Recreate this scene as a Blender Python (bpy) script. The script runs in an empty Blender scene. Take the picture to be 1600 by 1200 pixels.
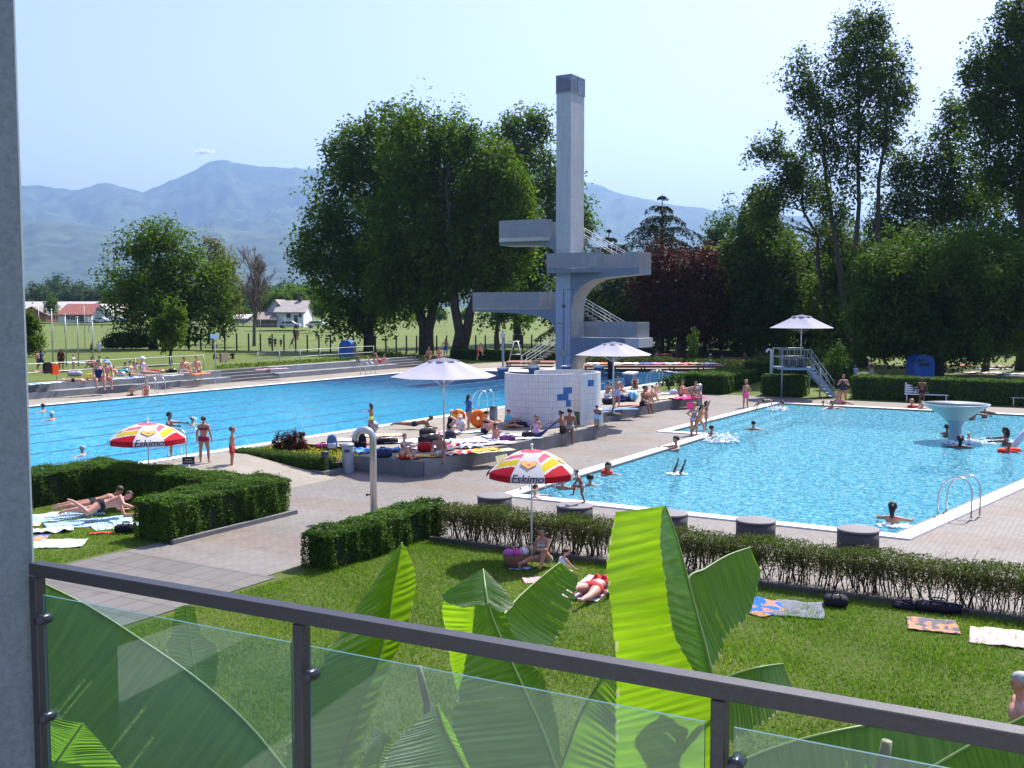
import bpy, bmesh, math, random
import numpy as np
from mathutils import Vector, Matrix, noise as mnoise
R = math.radians
random.seed(7); rng = np.random.default_rng(7)
scn = bpy.context.scene
col = scn.collection

# ---------------------------------------------------------------- camera
F = 1640.0; HC = 5.4; PITCH = math.atan(122/1640)
cam_d = bpy.data.cameras.new("camera"); cam = bpy.data.objects.new("camera", cam_d); col.objects.link(cam)
cam.location = (0, 0, HC); cam.rotation_euler = (R(90)-PITCH, 0, 0)
cam_d.sensor_width = 36; cam_d.lens = 36*F/1600; cam_d.clip_end = 40000; cam_d.clip_start = .05
scn.camera = cam
# ---------------------------------------------------------------- sky, sun, exposure
SUN_EL = R(52); SUN_AZ = R(36)           # azimuth measured from +Y towards +X
w = bpy.data.worlds.new("World"); scn.world = w; w.use_nodes = True
nt = w.node_tree; bg = nt.nodes['Background']
sky = nt.nodes.new('ShaderNodeTexSky'); sky.sky_type = 'NISHITA'; sky.sun_disc = False
sky.sun_elevation = SUN_EL; sky.sun_rotation = SUN_AZ
sky.altitude = 400; sky.air_density = 1.0; sky.dust_density = 1.7; sky.ozone_density = 1.2
tint = nt.nodes.new('ShaderNodeMix'); tint.data_type = 'RGBA'; tint.blend_type = 'MULTIPLY'; tint.inputs[0].default_value = 1; tint.inputs[7].default_value = (.99, .855, 1.07, 1)
nt.links.new(sky.outputs[0], tint.inputs[6]); nt.links.new(tint.outputs[2], bg.inputs[0]); bg.inputs[1].default_value = 0.122
sd = bpy.data.lights.new("sun", 'SUN'); sun = bpy.data.objects.new("sun", sd); col.objects.link(sun)
sd.energy = 4.6; sd.angle = R(0.5); sd.color = (1, .955, .87)
sv = Vector((math.sin(SUN_AZ)*math.cos(SUN_EL), math.cos(SUN_AZ)*math.cos(SUN_EL), math.sin(SUN_EL)))
sun.rotation_euler = sv.to_track_quat('Z', 'Y').to_euler()
scn.view_settings.view_transform = 'Standard'; scn.view_settings.look = 'None'
scn.view_settings.exposure = 1.22; scn.view_settings.gamma = 1
scn.cycles.max_bounces = 8; scn.cycles.transparent_max_bounces = 16
scn.cycles.caustics_reflective = False; scn.cycles.caustics_refractive = False
scn.cycles.volume_bounces = 0

# ---------------------------------------------------------------- survey helpers
def ray(x, y):
    v = 600-y
    return Vector((x-800, F*math.cos(PITCH)+v*math.sin(PITCH), -F*math.sin(PITCH)+v*math.cos(PITCH)))
def at(x, y, z=0.0):                      # point of the plane z seen at a photo pixel
    d = ray(x, y); t = (z-HC)/d.z
    return Vector((d.x*t, d.y*t, z))
def atY(x, y, Y):                         # point at depth Y
    d = ray(x, y); t = Y/d.y
    return Vector((d.x*t, Y, HC+d.z*t))
def mpp(Y): return Y/F                    # metres per photo pixel at depth Y
GA = math.atan2(973, F/math.cos(PITCH)); V1 = Vector((math.sin(GA), math.cos(GA), 0)); N1 = Vector((-V1.y, V1.x, 0))
def G(u, w_, z=0.0): p = V1*u+N1*w_; return Vector((p.x, p.y, z))
def uw(p): return p.x*V1.x+p.y*V1.y, p.x*N1.x+p.y*N1.y
ROTG = math.atan2(V1.y, V1.x)             # rotation that lays local x along u
def sstep(a, b, x):
    t = min(1, max(0, (x-a)/(b-a))); return t*t*(3-2*t)
ZA = 0.5; ZT = 1.23                       # level of the big pool's deck, of the raised lawn
def hgt(x, y):                            # height of the lawns
    u, w_ = x*V1.x+y*V1.y, x*N1.x+y*N1.y
    if w_ < 20.5: return ZA*sstep(60, 76, u)
    if w_ > 50.9:
        e = sstep(50.9, 51.25+max(0, u-60)*.35, w_); t = ZT*(1-sstep(66, 90, u))+ZA*sstep(66, 90, u)
        return ZA+(t-ZA)*e if u > 10 else t
    if w_ > 26.3: return ZA
    if w_ > 24.6: return ZA*sstep(54.6, 56, u)
    return ZA*sstep(62, 70, u)
def atg(x, y):
    z = .6
    for i in range(12):
        p = at(x, y, z); z = .5*z+.5*hgt(p.x, p.y)
    return at(x, y, z)

# ---------------------------------------------------------------- object helpers
def tag(o, label=None, cat=None, group=None, kind=None):
    if label: o['label'] = label
    if cat: o['category'] = cat
    if group: o['group'] = group
    if kind: o['kind'] = kind
    return o
def empty(name, loc=(0, 0, 0), rz=0.0):
    o = bpy.data.objects.new(name, None); col.objects.link(o); o.location = loc; o.rotation_euler = (0, 0, rz)
    o.empty_display_size = .1
    return o
def link(name, me, m=None, parent=None, loc=None, rz=None):
    o = bpy.data.objects.new(name, me); col.objects.link(o)
    if m is not None and not me.materials: me.materials.append(m)
    if parent is not None: o.parent = parent
    if loc is not None: o.location = loc
    if rz is not None: o.rotation_euler = (0, 0, rz)
    return o
def children(o, _all=None): return [c for c in o.children]
def copy_tree(o, parent=None):
    c = o.copy(); col.objects.link(c); c.parent = parent
    for ch in list(o.children): copy_tree(ch, c)
    return c
def mesh_np(name, V, Fc, mi=None, smooth=False, rnd=None):
    """V (n,3), Fc (m,k) all faces same size"""
    me = bpy.data.meshes.new(name); V = np.asarray(V, dtype=np.float32); Fc = np.asarray(Fc, dtype=np.int32)
    m, k = Fc.shape
    me.vertices.add(len(V)); me.vertices.foreach_set('co', V.ravel())
    me.loops.add(m*k); me.loops.foreach_set('vertex_index', Fc.ravel())
    me.polygons.add(m); me.polygons.foreach_set('loop_start', np.arange(m, dtype=np.int32)*k)
    if mi is not None: me.polygons.foreach_set('material_index', np.asarray(mi, dtype=np.int32))
    if smooth: me.polygons.foreach_set('use_smooth', np.ones(m, dtype=bool))
    if rnd is not None:
        a = me.attributes.new('rnd', 'FLOAT', 'FACE'); a.data.foreach_set('value', np.asarray(rnd, dtype=np.float32))
    me.update(); me.validate()
    return me

class MB:                                  # mesh collector
    def __init__(s): s.v = []; s.f = []; s.mi = []; s.cur = 0; s.sm = []
    def add(s, vs, fs, smooth=False):
        b = len(s.v); s.v += [tuple(v) for v in vs]
        for f in fs: s.f.append(tuple(b+i for i in f)); s.mi.append(s.cur); s.sm.append(smooth)
        return s
    def box(s, c, d, rz=0, bev=0.0, M=None):
        x, y, z = d[0]/2, d[1]/2, d[2]/2
        if bev <= 0:
            vs = [(-x,-y,-z),(x,-y,-z),(x,y,-z),(-x,y,-z),(-x,-y,z),(x,-y,z),(x,y,z),(-x,y,z)]
            fs = [(0,3,2,1),(4,5,6,7),(0,1,5,4),(1,2,6,5),(2,3,7,6),(3,0,4,7)]
        else:
            b = min(bev, x*.9, y*.9, z*.9); vs = []; fs = []
            ring = lambda xx, yy, zz: [(-xx+b,-yy,zz),(xx-b,-yy,zz),(xx,-yy+b,zz),(xx,yy-b,zz),(xx-b,yy,zz),(-xx+b,yy,zz),(-xx,yy-b,zz),(-xx,-yy+b,zz)]
            def small(zz): return [(sx*(x-b)*1.0, sy*(y-b), zz) for sx, sy in ((-1,-1),(1,-1),(1,-1),(1,1),(1,1),(-1,1),(-1,1),(-1,-1))]
            vs = small(-z)+ring(x, y, -z+b)+ring(x, y, z-b)+small(z)
            for r in range(3):
                for i in range(8):
                    j = (i+1) % 8; fs.append((r*8+i, r*8+j, r*8+8+j, r*8+8+i))
            fs.append(tuple(range(7, -1, -1))); fs.append(tuple(range(24, 32)))
        c = Vector(c); cr, sr = math.cos(rz), math.sin(rz)
        out = []
        for v in vs:
            if M is not None: q = M @ Vector(v)
            else: q = Vector((v[0]*cr-v[1]*sr, v[0]*sr+v[1]*cr, v[2]))
            out.append(q+c)
        return s.add(out, fs)
    def tube(s, pts, r, n=8, closed=False, cap=True, smooth=True):
        pts = [Vector(p) for p in pts]; k = len(pts)
        rs = r if isinstance(r, (list, tuple)) else [r]*k
        vs = []; up = None
        for i, p in enumerate(pts):
            if closed: t = pts[(i+1) % k]-pts[i-1]
            else: t = pts[min(i+1, k-1)]-pts[max(i-1, 0)]
            t = t.normalized() if t.length > 1e-9 else Vector((0, 0, 1))
            if up is None: up = t.orthogonal().normalized()
            else:
                up = up-t*up.dot(t)
                up = up.normalized() if up.length > 1e-6 else t.orthogonal().normalized()
            b = t.cross(up)
            for j in range(n):
                a = 2*math.pi*j/n; vs.append(p+(up*math.cos(a)+b*math.sin(a))*rs[i])
        fs = []
        for i in range(k if closed else k-1):
            for j in range(n):
                a = i*n+j; b_ = i*n+(j+1) % n; c = ((i+1) % k)*n+(j+1) % n; d = ((i+1) % k)*n+j
                fs.append((a, b_, c, d))
        s.add(vs, fs, smooth)
        if cap and not closed:
            b0 = len(s.v)-len(vs)
            s.f.append(tuple(b0+j for j in range(n-1, -1, -1))); s.mi.append(s.cur); s.sm.append(False)
            s.f.append(tuple(b0+(k-1)*n+j for j in range(n))); s.mi.append(s.cur); s.sm.append(False)
        return s
    def lathe(s, c, prof, n=24, smooth=True, cap=True):
        c = Vector(c); vs = []; fs = []
        for r, z in prof:
            for j in range(n):
                a = 2*math.pi*j/n; vs.append(c+Vector((r*math.cos(a), r*math.sin(a), z)))
        for i in range(len(prof)-1):
            for j in range(n): fs.append((i*n+j, i*n+(j+1) % n, (i+1)*n+(j+1) % n, (i+1)*n+j))
        if cap:
            fs.append(tuple(range(n-1, -1, -1))); fs.append(tuple((len(prof)-1)*n+j for j in range(n)))
        return s.add(vs, fs, smooth)
    def ball(s, c, r, n=10, m=7):
        c = Vector(c); rx, ry, rz = r if isinstance(r, (tuple, list)) else (r, r, r)
        vs = [c+Vector((0, 0, -rz))]; fs = []
        for i in range(1, m):
            th = -math.pi/2+math.pi*i/m
            for j in range(n):
                a = 2*math.pi*j/n; vs.append(c+Vector((rx*math.cos(th)*math.cos(a), ry*math.cos(th)*math.sin(a), rz*math.sin(th))))
        vs.append(c+Vector((0, 0, rz)))
        for j in range(n): fs.append((0, 1+(j+1) % n, 1+j)); fs.append((len(vs)-1, 1+(m-2)*n+j, 1+(m-2)*n+(j+1) % n))
        for i in range(m-2):
            for j in range(n): fs.append((1+i*n+j, 1+i*n+(j+1) % n, 1+(i+1)*n+(j+1) % n, 1+(i+1)*n+j))
        return s.add(vs, fs, True)
    def prism(s, poly, z0, z1):
        n = len(poly); vs = [(p[0], p[1], z0) for p in poly]+[(p[0], p[1], z1) for p in poly]
        fs = [tuple(range(n-1, -1, -1)), tuple(range(n, 2*n))]+[(i, (i+1) % n, n+(i+1) % n, n+i) for i in range(n)]
        return s.add(vs, fs)
    def build(s, name, mats, parent=None, loc=None, rz=None):
        me = bpy.data.meshes.new(name); me.from_pydata(s.v, [], s.f)
        me.polygons.foreach_set('material_index', s.mi); me.polygons.foreach_set('use_smooth', s.sm)
        for m in (mats if isinstance(mats, (list, tuple)) else [mats]): me.materials.append(m)
        me.update()
        return link(name, me, None, parent, loc, rz)

# ---------------------------------------------------------------- materials
def lin(h):                                # sRGB 0-255 triple to linear
    return tuple(((c/255)/12.92 if c/255 <= .04045 else ((c/255+.055)/1.055)**2.4) for c in h)
def newmat(name):
    m = bpy.data.materials.new(name); m.use_nodes = True; return m, m.node_tree, m.node_tree.nodes['Principled BSDF']
def mixrgb(nt, a, b, fac, mode='MIX'):
    n = nt.nodes.new('ShaderNodeMix'); n.data_type = 'RGBA'; n.blend_type = mode
    for i, v in ((6, a), (7, b)):
        if isinstance(v, (tuple, list)): n.inputs[i].default_value = (*v[:3], 1)
        else: nt.links.new(v, n.inputs[i])
    if isinstance(fac, (int, float)): n.inputs[0].default_value = fac
    else: nt.links.new(fac, n.inputs[0])
    return n.outputs[2]
def texn(nt, scale, detail=4, rough=.55, coord='Object', stretch=None, dist=0):
    tc = nt.nodes.new('ShaderNodeTexCoord'); t = nt.nodes.new('ShaderNodeTexNoise')
    t.inputs['Scale'].default_value = scale; t.inputs['Detail'].default_value = detail; t.inputs['Roughness'].default_value = rough
    t.inputs['Distortion'].default_value = dist
    src = tc.outputs[coord]
    if stretch:
        mp = nt.nodes.new('ShaderNodeMapping'); mp.inputs['Scale'].default_value = stretch[:3]
        if len(stretch) > 3: mp.inputs['Rotation'].default_value = (0, 0, stretch[3])
        nt.links.new(src, mp.inputs[0]); src = mp.outputs[0]
    nt.links.new(src, t.inputs['Vector'])
    return t.outputs['Fac']
def ramp(nt, fac, stops):
    r = nt.nodes.new('ShaderNodeValToRGB'); nt.links.new(fac, r.inputs[0]); e = r.color_ramp.elements
    while len(e) < len(stops): e.new(.5)
    for i, (p, c) in enumerate(stops):
        e[i].position = p; e[i].color = (*c[:3], 1) if isinstance(c, (tuple, list)) else (c, c, c, 1)
    return r.outputs[0]
def bump(nt, h, strength=.3, dist=.02, normal=None):
    b = nt.nodes.new('ShaderNodeBump'); b.inputs['Strength'].default_value = strength; b.inputs['Distance'].default_value = dist
    nt.links.new(h, b.inputs['Height'])
    if normal: nt.links.new(normal, b.inputs['Normal'])
    return b.outputs[0]
def pm(name, c, rough=.6, var=.15, scale=6, metal=0.0, bmp=0.0, bscale=40, spec=.4, coord='Object', trans=0.0):
    m, nt, p = newmat(name)
    f = ramp(nt, texn(nt, scale, 5, .6, coord), [(.3, 0.0), (.7, 1.0)])
    a = tuple(x*(1-var) for x in c); b = tuple(min(1, x*(1+var)) for x in c)
    nt.links.new(mixrgb(nt, a, b, f), p.inputs['Base Color'])
    p.inputs['Roughness'].default_value = rough; p.inputs['Metallic'].default_value = metal
    p.inputs['Specular IOR Level'].default_value = spec
    if bmp > 0: nt.links.new(bump(nt, texn(nt, bscale, 4, .6, coord), bmp, .02), p.inputs['Normal'])
    if trans > 0:
        t = nt.nodes.new('ShaderNodeBsdfTranslucent'); t.inputs[0].default_value = (*c, 1)
        mx = nt.nodes.new('ShaderNodeMixShader'); mx.inputs[0].default_value = trans
        nt.links.new(p.outputs[0], mx.inputs[1]); nt.links.new(t.outputs[0], mx.inputs[2])
        nt.links.new(mx.outputs[0], nt.nodes['Material Output'].inputs[0])
    return m
_mc = {}
def M(name, *a, **k):
    if name not in _mc: _mc[name] = pm(name, *a, **k)
    return _mc[name]
def leafmat(name, c1, c2, c3=None, trans=.35, rough=.6, tc=None, spec=.08):
    """foliage: colour differs from leaf to leaf, light passes through"""
    m, nt, p = newmat(name)
    at_ = nt.nodes.new('ShaderNodeAttribute'); at_.attribute_name = 'rnd'
    st = [(0, c1), (.75, c2), (1, c3 or c2)]
    cc = ramp(nt, at_.outputs['Fac'], st)
    nt.links.new(cc, p.inputs['Base Color']); p.inputs['Roughness'].default_value = rough
    p.inputs['Specular IOR Level'].default_value = spec
    t = nt.nodes.new('ShaderNodeBsdfTranslucent')
    nt.links.new(mixrgb(nt, cc, tc or (1.0, 1.25, .35), 1.0, 'MULTIPLY'), t.inputs[0])
    mx = nt.nodes.new('ShaderNodeMixShader'); mx.inputs[0].default_value = trans
    nt.links.new(p.outputs[0], mx.inputs[1]); nt.links.new(t.outputs[0], mx.inputs[2])
    nt.links.new(mx.outputs[0], nt.nodes['Material Output'].inputs[0])
    return m
# ================================================================ ground, decks, pools
def gridmesh(name, us, ws, hole, hf, m):
    nu, nw = len(us), len(ws); vs = []; idx = {}
    for i, u in enumerate(us):
        for j, w_ in enumerate(ws):
            p = G(u, w_); vs.append((p.x, p.y, hf(p.x, p.y)))
    fs = [(i*nw+j, (i+1)*nw+j, (i+1)*nw+j+1, i*nw+j+1) for i in range(nu-1) for j in range(nw-1)
          if not hole((us[i]+us[i+1])/2, (ws[j]+ws[j+1])/2)]
    me = mesh_np(name, vs, fs, smooth=True); return link(name, me, m)
def grassmat():
    m, nt, p = newmat("grass_ground")
    big = ramp(nt, texn(nt, .12, 4, .6), [(.35, 0.0), (.65, 1.0)]); mid = ramp(nt, texn(nt, 1.1, 5, .65), [(.35, 0.0), (.68, 1.0)])
    fine = ramp(nt, texn(nt, 28, 5, .8), [(.3, 0.0), (.7, 1.0)])
    a = mixrgb(nt, (.095, .138, .018), (.145, .185, .028), big)
    b = mixrgb(nt, a, (.20, .19, .055), mixrgb(nt, (0, 0, 0), (.55, .55, .55), mid))
    c = mixrgb(nt, b, (.35, .55, .3), fine, 'MULTIPLY')
    nt.links.new(mixrgb(nt, b, c, .8), p.inputs['Base Color'])
    p.inputs['Roughness'].default_value = .75; p.inputs['Specular IOR Level'].default_value = .15
    nt.links.new(bump(nt, texn(nt, 60, 4, .8), .8, .05), p.inputs['Normal'])
    return m
GRASS = grassmat()
def rngs(*segs):
    out = []
    for a, b, s in segs:
        n = max(1, round((b-a)/s)); out += [a+(b-a)*i/n for i in range(n)]
    return out
us = [-11000, -6000, -3000, -1000, -300, -80, -20]+rngs((0, 20, 2), (20, 25.6, 1), (25.6, 42, 4), (42, 57, 3), (57, 100, 2))+[100, 110, 120, 140, 170, 220, 300, 500, 900, 2000, 4500, 7000, 11000]
ws = [-11000, -6000, -3000, -1000, -300, -100, -50, -25, -10, -1.5, 1, 4.6, 8, 12, 14.9, 17.1, 18, 20.4, 20.6, 22, 24, 24.6, 24.8, 26.2, 26.4, 30, 35, 40, 46.2, 48, 49.8, 50.9, 51.25, 52, 54, 56, 58, 60, 64, 70, 80, 100, 130, 180, 300, 600, 1500, 4000, 7000, 11000]
def inpool(u, w_):
    return (25.6 < u < 57 and (4.6 < w_ < 14.9 or -1.5 < w_ < 4.6 or (42 < u < 57 and w_ < 17.1 and w_ > 0))) or (8 < u < 72 and 26.4 < w_ < 46.2)
ground = gridmesh("lawn", us, ws, inpool, lambda x, y: hgt(x, y)-.0, GRASS); tag(ground, kind='structure')

def paver_mat(name, c1, c2, cm, bw, bh, mortar=.02, off=.5, band=None, bandc=None):
    m, nt, p = newmat(name)
    tc = nt.nodes.new('ShaderNodeTexCoord'); br = nt.nodes.new('ShaderNodeTexBrick')
    nt.links.new(tc.outputs['Object'], br.inputs['Vector'])
    br.inputs['Scale'].default_value = 1; br.inputs['Brick Width'].default_value = bw; br.inputs['Row Height'].default_value = bh
    br.inputs['Mortar Size'].default_value = mortar; br.inputs['Mortar Smooth'].default_value = .3; br.offset = off; br.inputs['Bias'].default_value = 0
    br.inputs['Color1'].default_value = (*c1, 1); br.inputs['Color2'].default_value = (*c2, 1); br.inputs['Mortar'].default_value = (*cm, 1)
    c = br.outputs['Color']
    if band:
        sp = nt.nodes.new('ShaderNodeSeparateXYZ'); nt.links.new(tc.outputs['Object'], sp.inputs[0])
        def wave(sock, period, duty):
            a = nt.nodes.new('ShaderNodeMath'); a.operation = 'MODULO'; nt.links.new(sock, a.inputs[0]); a.inputs[1].default_value = period
            b = nt.nodes.new('ShaderNodeMath'); b.operation = 'LESS_THAN'; nt.links.new(a.outputs[0], b.inputs[0]); b.inputs[1].default_value = duty; return b.outputs[0]
        fx = wave(sp.outputs[0], *band); c = mixrgb(nt, c, mixrgb(nt, c, bandc, 1.0, 'MULTIPLY'), fx)
    d = ramp(nt, texn(nt, .35, 5, .7, dist=.6), [(.3, 0.0), (.7, 1.0)])
    c = mixrgb(nt, mixrgb(nt, c, (.80, .79, .77), 1.0, 'MULTIPLY'), c, d)
    st = ramp(nt, texn(nt, 1.6, 6, .7, dist=1.5), [(.56, 1.0), (.66, .75)])
    c = mixrgb(nt, c, st, 1.0, 'MULTIPLY')
    nt.links.new(c, p.inputs['Base Color']); p.inputs['Roughness'].default_value = .7; p.inputs['Specular IOR Level'].default_value = .3
    nt.links.new(bump(nt, br.outputs['Fac'], -.3, .01), p.inputs['Normal'])
    return m
PAVE = paver_mat("small_pavers", (.188, .170, .150), (.224, .204, .180), (.146, .133, .118), .24, .12, .010, band=(4.2, 1.5), bandc=(.98, .90, .85))
SLAB = paver_mat("grey_slabs", (.14, .13, .114), (.165, .154, .136), (.088, .082, .073), .8, .5, .018, 0)
BEIGE = paver_mat("beige_deck_tiles", (.26, .232, .185), (.295, .262, .21), (.21, .188, .152), .6, .6, .012, 0)
def sheet(name, outer, holes, z, m, thick=0.0):
    """flat polygon with holes in local grid coordinates (x=u, y=w)"""
    bm = bmesh.new()
    for loop in [outer]+holes:
        vs = [bm.verts.new((a, b, z)) for a, b in loop]
        for i in range(len(vs)): bm.edges.new((vs[i], vs[(i+1) % len(vs)]))
    bmesh.ops.triangle_fill(bm, use_beauty=True, edges=bm.edges[:])
    for f in bm.faces:
        if f.normal.z < 0: f.normal_flip()
    if thick > 0:
        for loop in [outer]+holes:
            n = len(loop)
            for i in range(n):
                a, b = loop[i], loop[(i+1) % n]
                q = [bm.verts.new((a[0], a[1], z)), bm.verts.new((b[0], b[1], z)), bm.verts.new((b[0], b[1], z-thick)), bm.verts.new((a[0], a[1], z-thick))]
                bm.faces.new(q)
    me = bpy.data.meshes.new(name); bm.to_mesh(me); bm.free()
    o = link(name, me, m, None, (0, 0, 0), ROTG); return o
def grow(poly, d):                         # offset a polygon outwards (ccw)
    out = []; n = len(poly)
    area = sum(poly[i][0]*poly[(i+1) % n][1]-poly[(i+1) % n][0]*poly[i][1] for i in range(n))
    s = 1 if area > 0 else -1
    for i in range(n):
        p0, p1, p2 = (Vector(poly[i-1]), Vector(poly[i]), Vector(poly[(i+1) % n]))
        a = (p1-p0).normalized(); b = (p2-p1).normalized()
        na = Vector((a.y, -a.x))*s; nb = Vector((b.y, -b.x))*s; m = (na+nb).normalized()
        k = d/max(.3, m.dot(na)); out.append((p1.x+m.x*k, p1.y+m.y*k))
    return out
pB = [(25.6, 4.6), (35.7, 2.75), (56.6, -1.3), (57.1, 4.4), (57.3, 16.75), (42.0, 17.0), (42.0, 14.95), (25.6, 14.95)]
pA = [(9, 26.75), (62.0, 25.9), (69.0, 25.9), (74.0, 31), (70.5, 42), (62.0, 45.7), (9, 45.9)]
bB = grow(pB, .42); bA = grow(pA, .42)
dB = sheet("pool_deck", [(19.9, -40), (61.3, -40), (61.3, 22.9), (54.9, 22.9), (54.9, 22.0), (20.4, 22.0), (20.4, 18.95), (15.3, 18.95), (15.3, 14.75), (20.45, 14.75), (19.9, 13.5)], [bB], .012, PAVE); tag(dB, kind='structure')
pth = sheet("path", [(-4, 14.5), (15.3, 14.5), (15.3, 19.05), (-4, 19.05)], [], .012, SLAB); tag(pth, kind='structure')
CONC = M("concrete", (.165, .165, .158), .8, .14, 2, bmp=.15, bscale=30)
CONCL = M("concrete_light", (.52, .50, .46), .8, .08, 2, bmp=.1)
dA_out = [(4, 26.2), (21.6, 26.2), (21.6, 25.2), (25.2, 25.2), (25.2, 26.0), (28.2, 26.0), (28.2, 21.8), (26.85, 21.8), (26.85, 19.2), (39.2, 18.8), (39.2, 21.2), (43.9, 21.0), (54.6, 20.6), (54.9, 23.0), (59, 25.0), (64, 25.0), (66, 22.5), (84, 22.5), (84, 46), (67, 49.7), (4, 49.7)]
dA = sheet("pool_deck", dA_out, [bA], ZA+.006, BEIGE); tag(dA, kind='structure')
# grey facing of the raised deck, one wall round the sunbathing platform
def wall_strip(name, pts, z0, z1, th, m, label, cat):
    b = MB()
    for (a, c) in zip(pts[:-1], pts[1:]):
        a = Vector((*a, 0)); c = Vector((*c, 0)); d = (c-a); L = d.length; ang = math.atan2(d.y, d.x)
        k = max(1, round(L/2.4))
        for i in range(k):
            s0, s1 = L*i/k, L*(i+1)/k
            mid = a+d.normalized()*((s0+s1)/2)
            b.box((mid.x, mid.y, (z0+z1)/2), ((s1-s0)-.012, th, z1-z0), ang)
    o = b.build(name, m, None, (0, 0, 0), ROTG); tag(o, label, cat); return o
wall_strip("platform_wall", [(26.8, 21.8), (26.8, 19.12), (39.27, 18.72), (39.27, 21.1)], -.02, ZA+.004, .12, CONC, "grey concrete wall edging the near sunbathing platform below the tiled shower wall", "low wall")
wall_strip("platform_wall", [(39.3, 21.12), (43.9, 20.95), (54.65, 20.52), (54.9, 22.9), (61.2, 23.0)], -.02, ZA+.004, .12, CONC, "grey concrete wall edging the farther sunbathing platform beside the paddling pool", "low wall")
b = MB(); b.add([(21.6, 21.3, .016), (25.25, 21.3, .016), (25.25, 25.2, ZA+.006), (21.6, 25.2, ZA+.006)], [(0, 1, 2, 3)]); o = b.build("ramp", BEIGE, None, (0, 0, 0), ROTG); tag(o, kind='structure')

# pools: coping, basin, water
WHITE = M("white_coping", (.80, .80, .78), .45, .05, 3)
RIM = M("dark_grate", (.12, .125, .13), .6, .1, 20)
def basin_mat(name, c):
    m, nt, p = newmat(name); tc = nt.nodes.new('ShaderNodeTexCoord'); br = nt.nodes.new('ShaderNodeTexBrick')
    nt.links.new(tc.outputs['Object'], br.inputs['Vector']); br.offset = 0
    br.inputs['Scale'].default_value = 1; br.inputs['Brick Width'].default_value = .3; br.inputs['Row Height'].default_value = .3; br.inputs['Mortar Size'].default_value = .01
    br.inputs['Color1'].default_value = (*c, 1); br.inputs['Color2'].default_value = tuple(x*.92 for x in c)+(1,); br.inputs['Mortar'].default_value = tuple(x*.7 for x in c)+(1,)
    nt.links.new(br.outputs['Color'], p.inputs['Base Color']); p.inputs['Roughness'].default_value = .4; return m
def water_mat(name, shallow, deep, tcol, bs, opac, scale=1.0, deepfac=None, bd=.6):
    m, nt, p = newmat(name); out = nt.nodes['Material Output']
    # several crossing trains of ripples
    n1 = texn(nt, 1.5*scale, 5, .6, stretch=(1, 1.7, 1, .5), dist=1.0); n2 = texn(nt, 5.5*scale, 4, .62, stretch=(1, 1.5, 1, -.3), dist=.9)
    n3 = texn(nt, 14*scale, 2, .6)
    h = nt.nodes.new('ShaderNodeMath'); h.operation = 'MULTIPLY_ADD'; nt.links.new(n2, h.inputs[0]); h.inputs[1].default_value = .42; nt.links.new(n1, h.inputs[2])
    h2 = nt.nodes.new('ShaderNodeMath'); h2.operation = 'MULTIPLY_ADD'; nt.links.new(n3, h2.inputs[0]); h2.inputs[1].default_value = .12; nt.links.new(h.outputs[0], h2.inputs[2])
    nb = bump(nt, h2.outputs[0], bs, bd)
    body = ramp(nt, n2, [(.40, deep), (.50, tuple((a*.6+b_*.4) for a, b_ in zip(deep, shallow))), (.64, shallow)])  # bright and dark of the ripples painted into the water colour, not depth
    if deepfac: body = deepfac(nt, body)
    nd = bump(nt, h2.outputs[0], bs, min(.85, bd*.5)); df = nt.nodes.new('ShaderNodeBsdfDiffuse'); nt.links.new(body, df.inputs[0]); nt.links.new(nd, df.inputs['Normal'])
    tr = nt.nodes.new('ShaderNodeBsdfTransparent'); tr.inputs[0].default_value = (*tcol, 1)
    gl = nt.nodes.new('ShaderNodeBsdfGlossy'); gl.inputs['Roughness'].default_value = .035; nt.links.new(nb, gl.inputs['Normal'])
    fr = nt.nodes.new('ShaderNodeFresnel'); fr.inputs[0].default_value = 1.333
    m1 = nt.nodes.new('ShaderNodeMixShader'); m1.inputs[0].default_value = opac; nt.links.new(tr.outputs[0], m1.inputs[1]); nt.links.new(df.outputs[0], m1.inputs[2])
    m2 = nt.nodes.new('ShaderNodeMixShader'); fm = nt.nodes.new('ShaderNodeMath'); fm.operation = 'MULTIPLY'; nt.links.new(fr.outputs[0], fm.inputs[0]); fm.inputs[1].default_value = .36; nt.links.new(fm.outputs[0], m2.inputs[0]); nt.links.new(m1.outputs[0], m2.inputs[1]); nt.links.new(gl.outputs[0], m2.inputs[2])
    nt.links.new(m2.outputs[0], out.inputs[0]); return m
def deepA(nt, body):                       # the diving end of the long pool is much deeper
    tc = nt.nodes.new('ShaderNodeTexCoord'); sp = nt.nodes.new('ShaderNodeSeparateXYZ'); nt.links.new(tc.outputs['Object'], sp.inputs[0])
    mr = nt.nodes.new('ShaderNodeMapRange'); mr.interpolation_type = 'SMOOTHSTEP'; nt.links.new(sp.outputs[0], mr.inputs[0])
    mr.inputs[1].default_value = 45; mr.inputs[2].default_value = 55
    mr2 = nt.nodes.new('ShaderNodeMapRange'); nt.links.new(sp.outputs[0], mr2.inputs[0]); mr2.inputs[1].default_value = 26; mr2.inputs[2].default_value = 46
    b1 = mixrgb(nt, body, (.10, .66, .72), mr2.outputs[0], 'MULTIPLY')
    return mixrgb(nt, b1, (.25, .30, .42), mr.outputs[0], 'MULTIPLY')
WB = water_mat("paddling_water", (.46, .93, .98), (.045, .50, .76), (.6, .88, .93), 1.0, .66, 1.0, None, 1.7)
WA = water_mat("swimming_water", (.09, .50, .68), (.015, .23, .40), (.25, .62, .75), .8, .90, 1.0, deepA)
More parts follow.
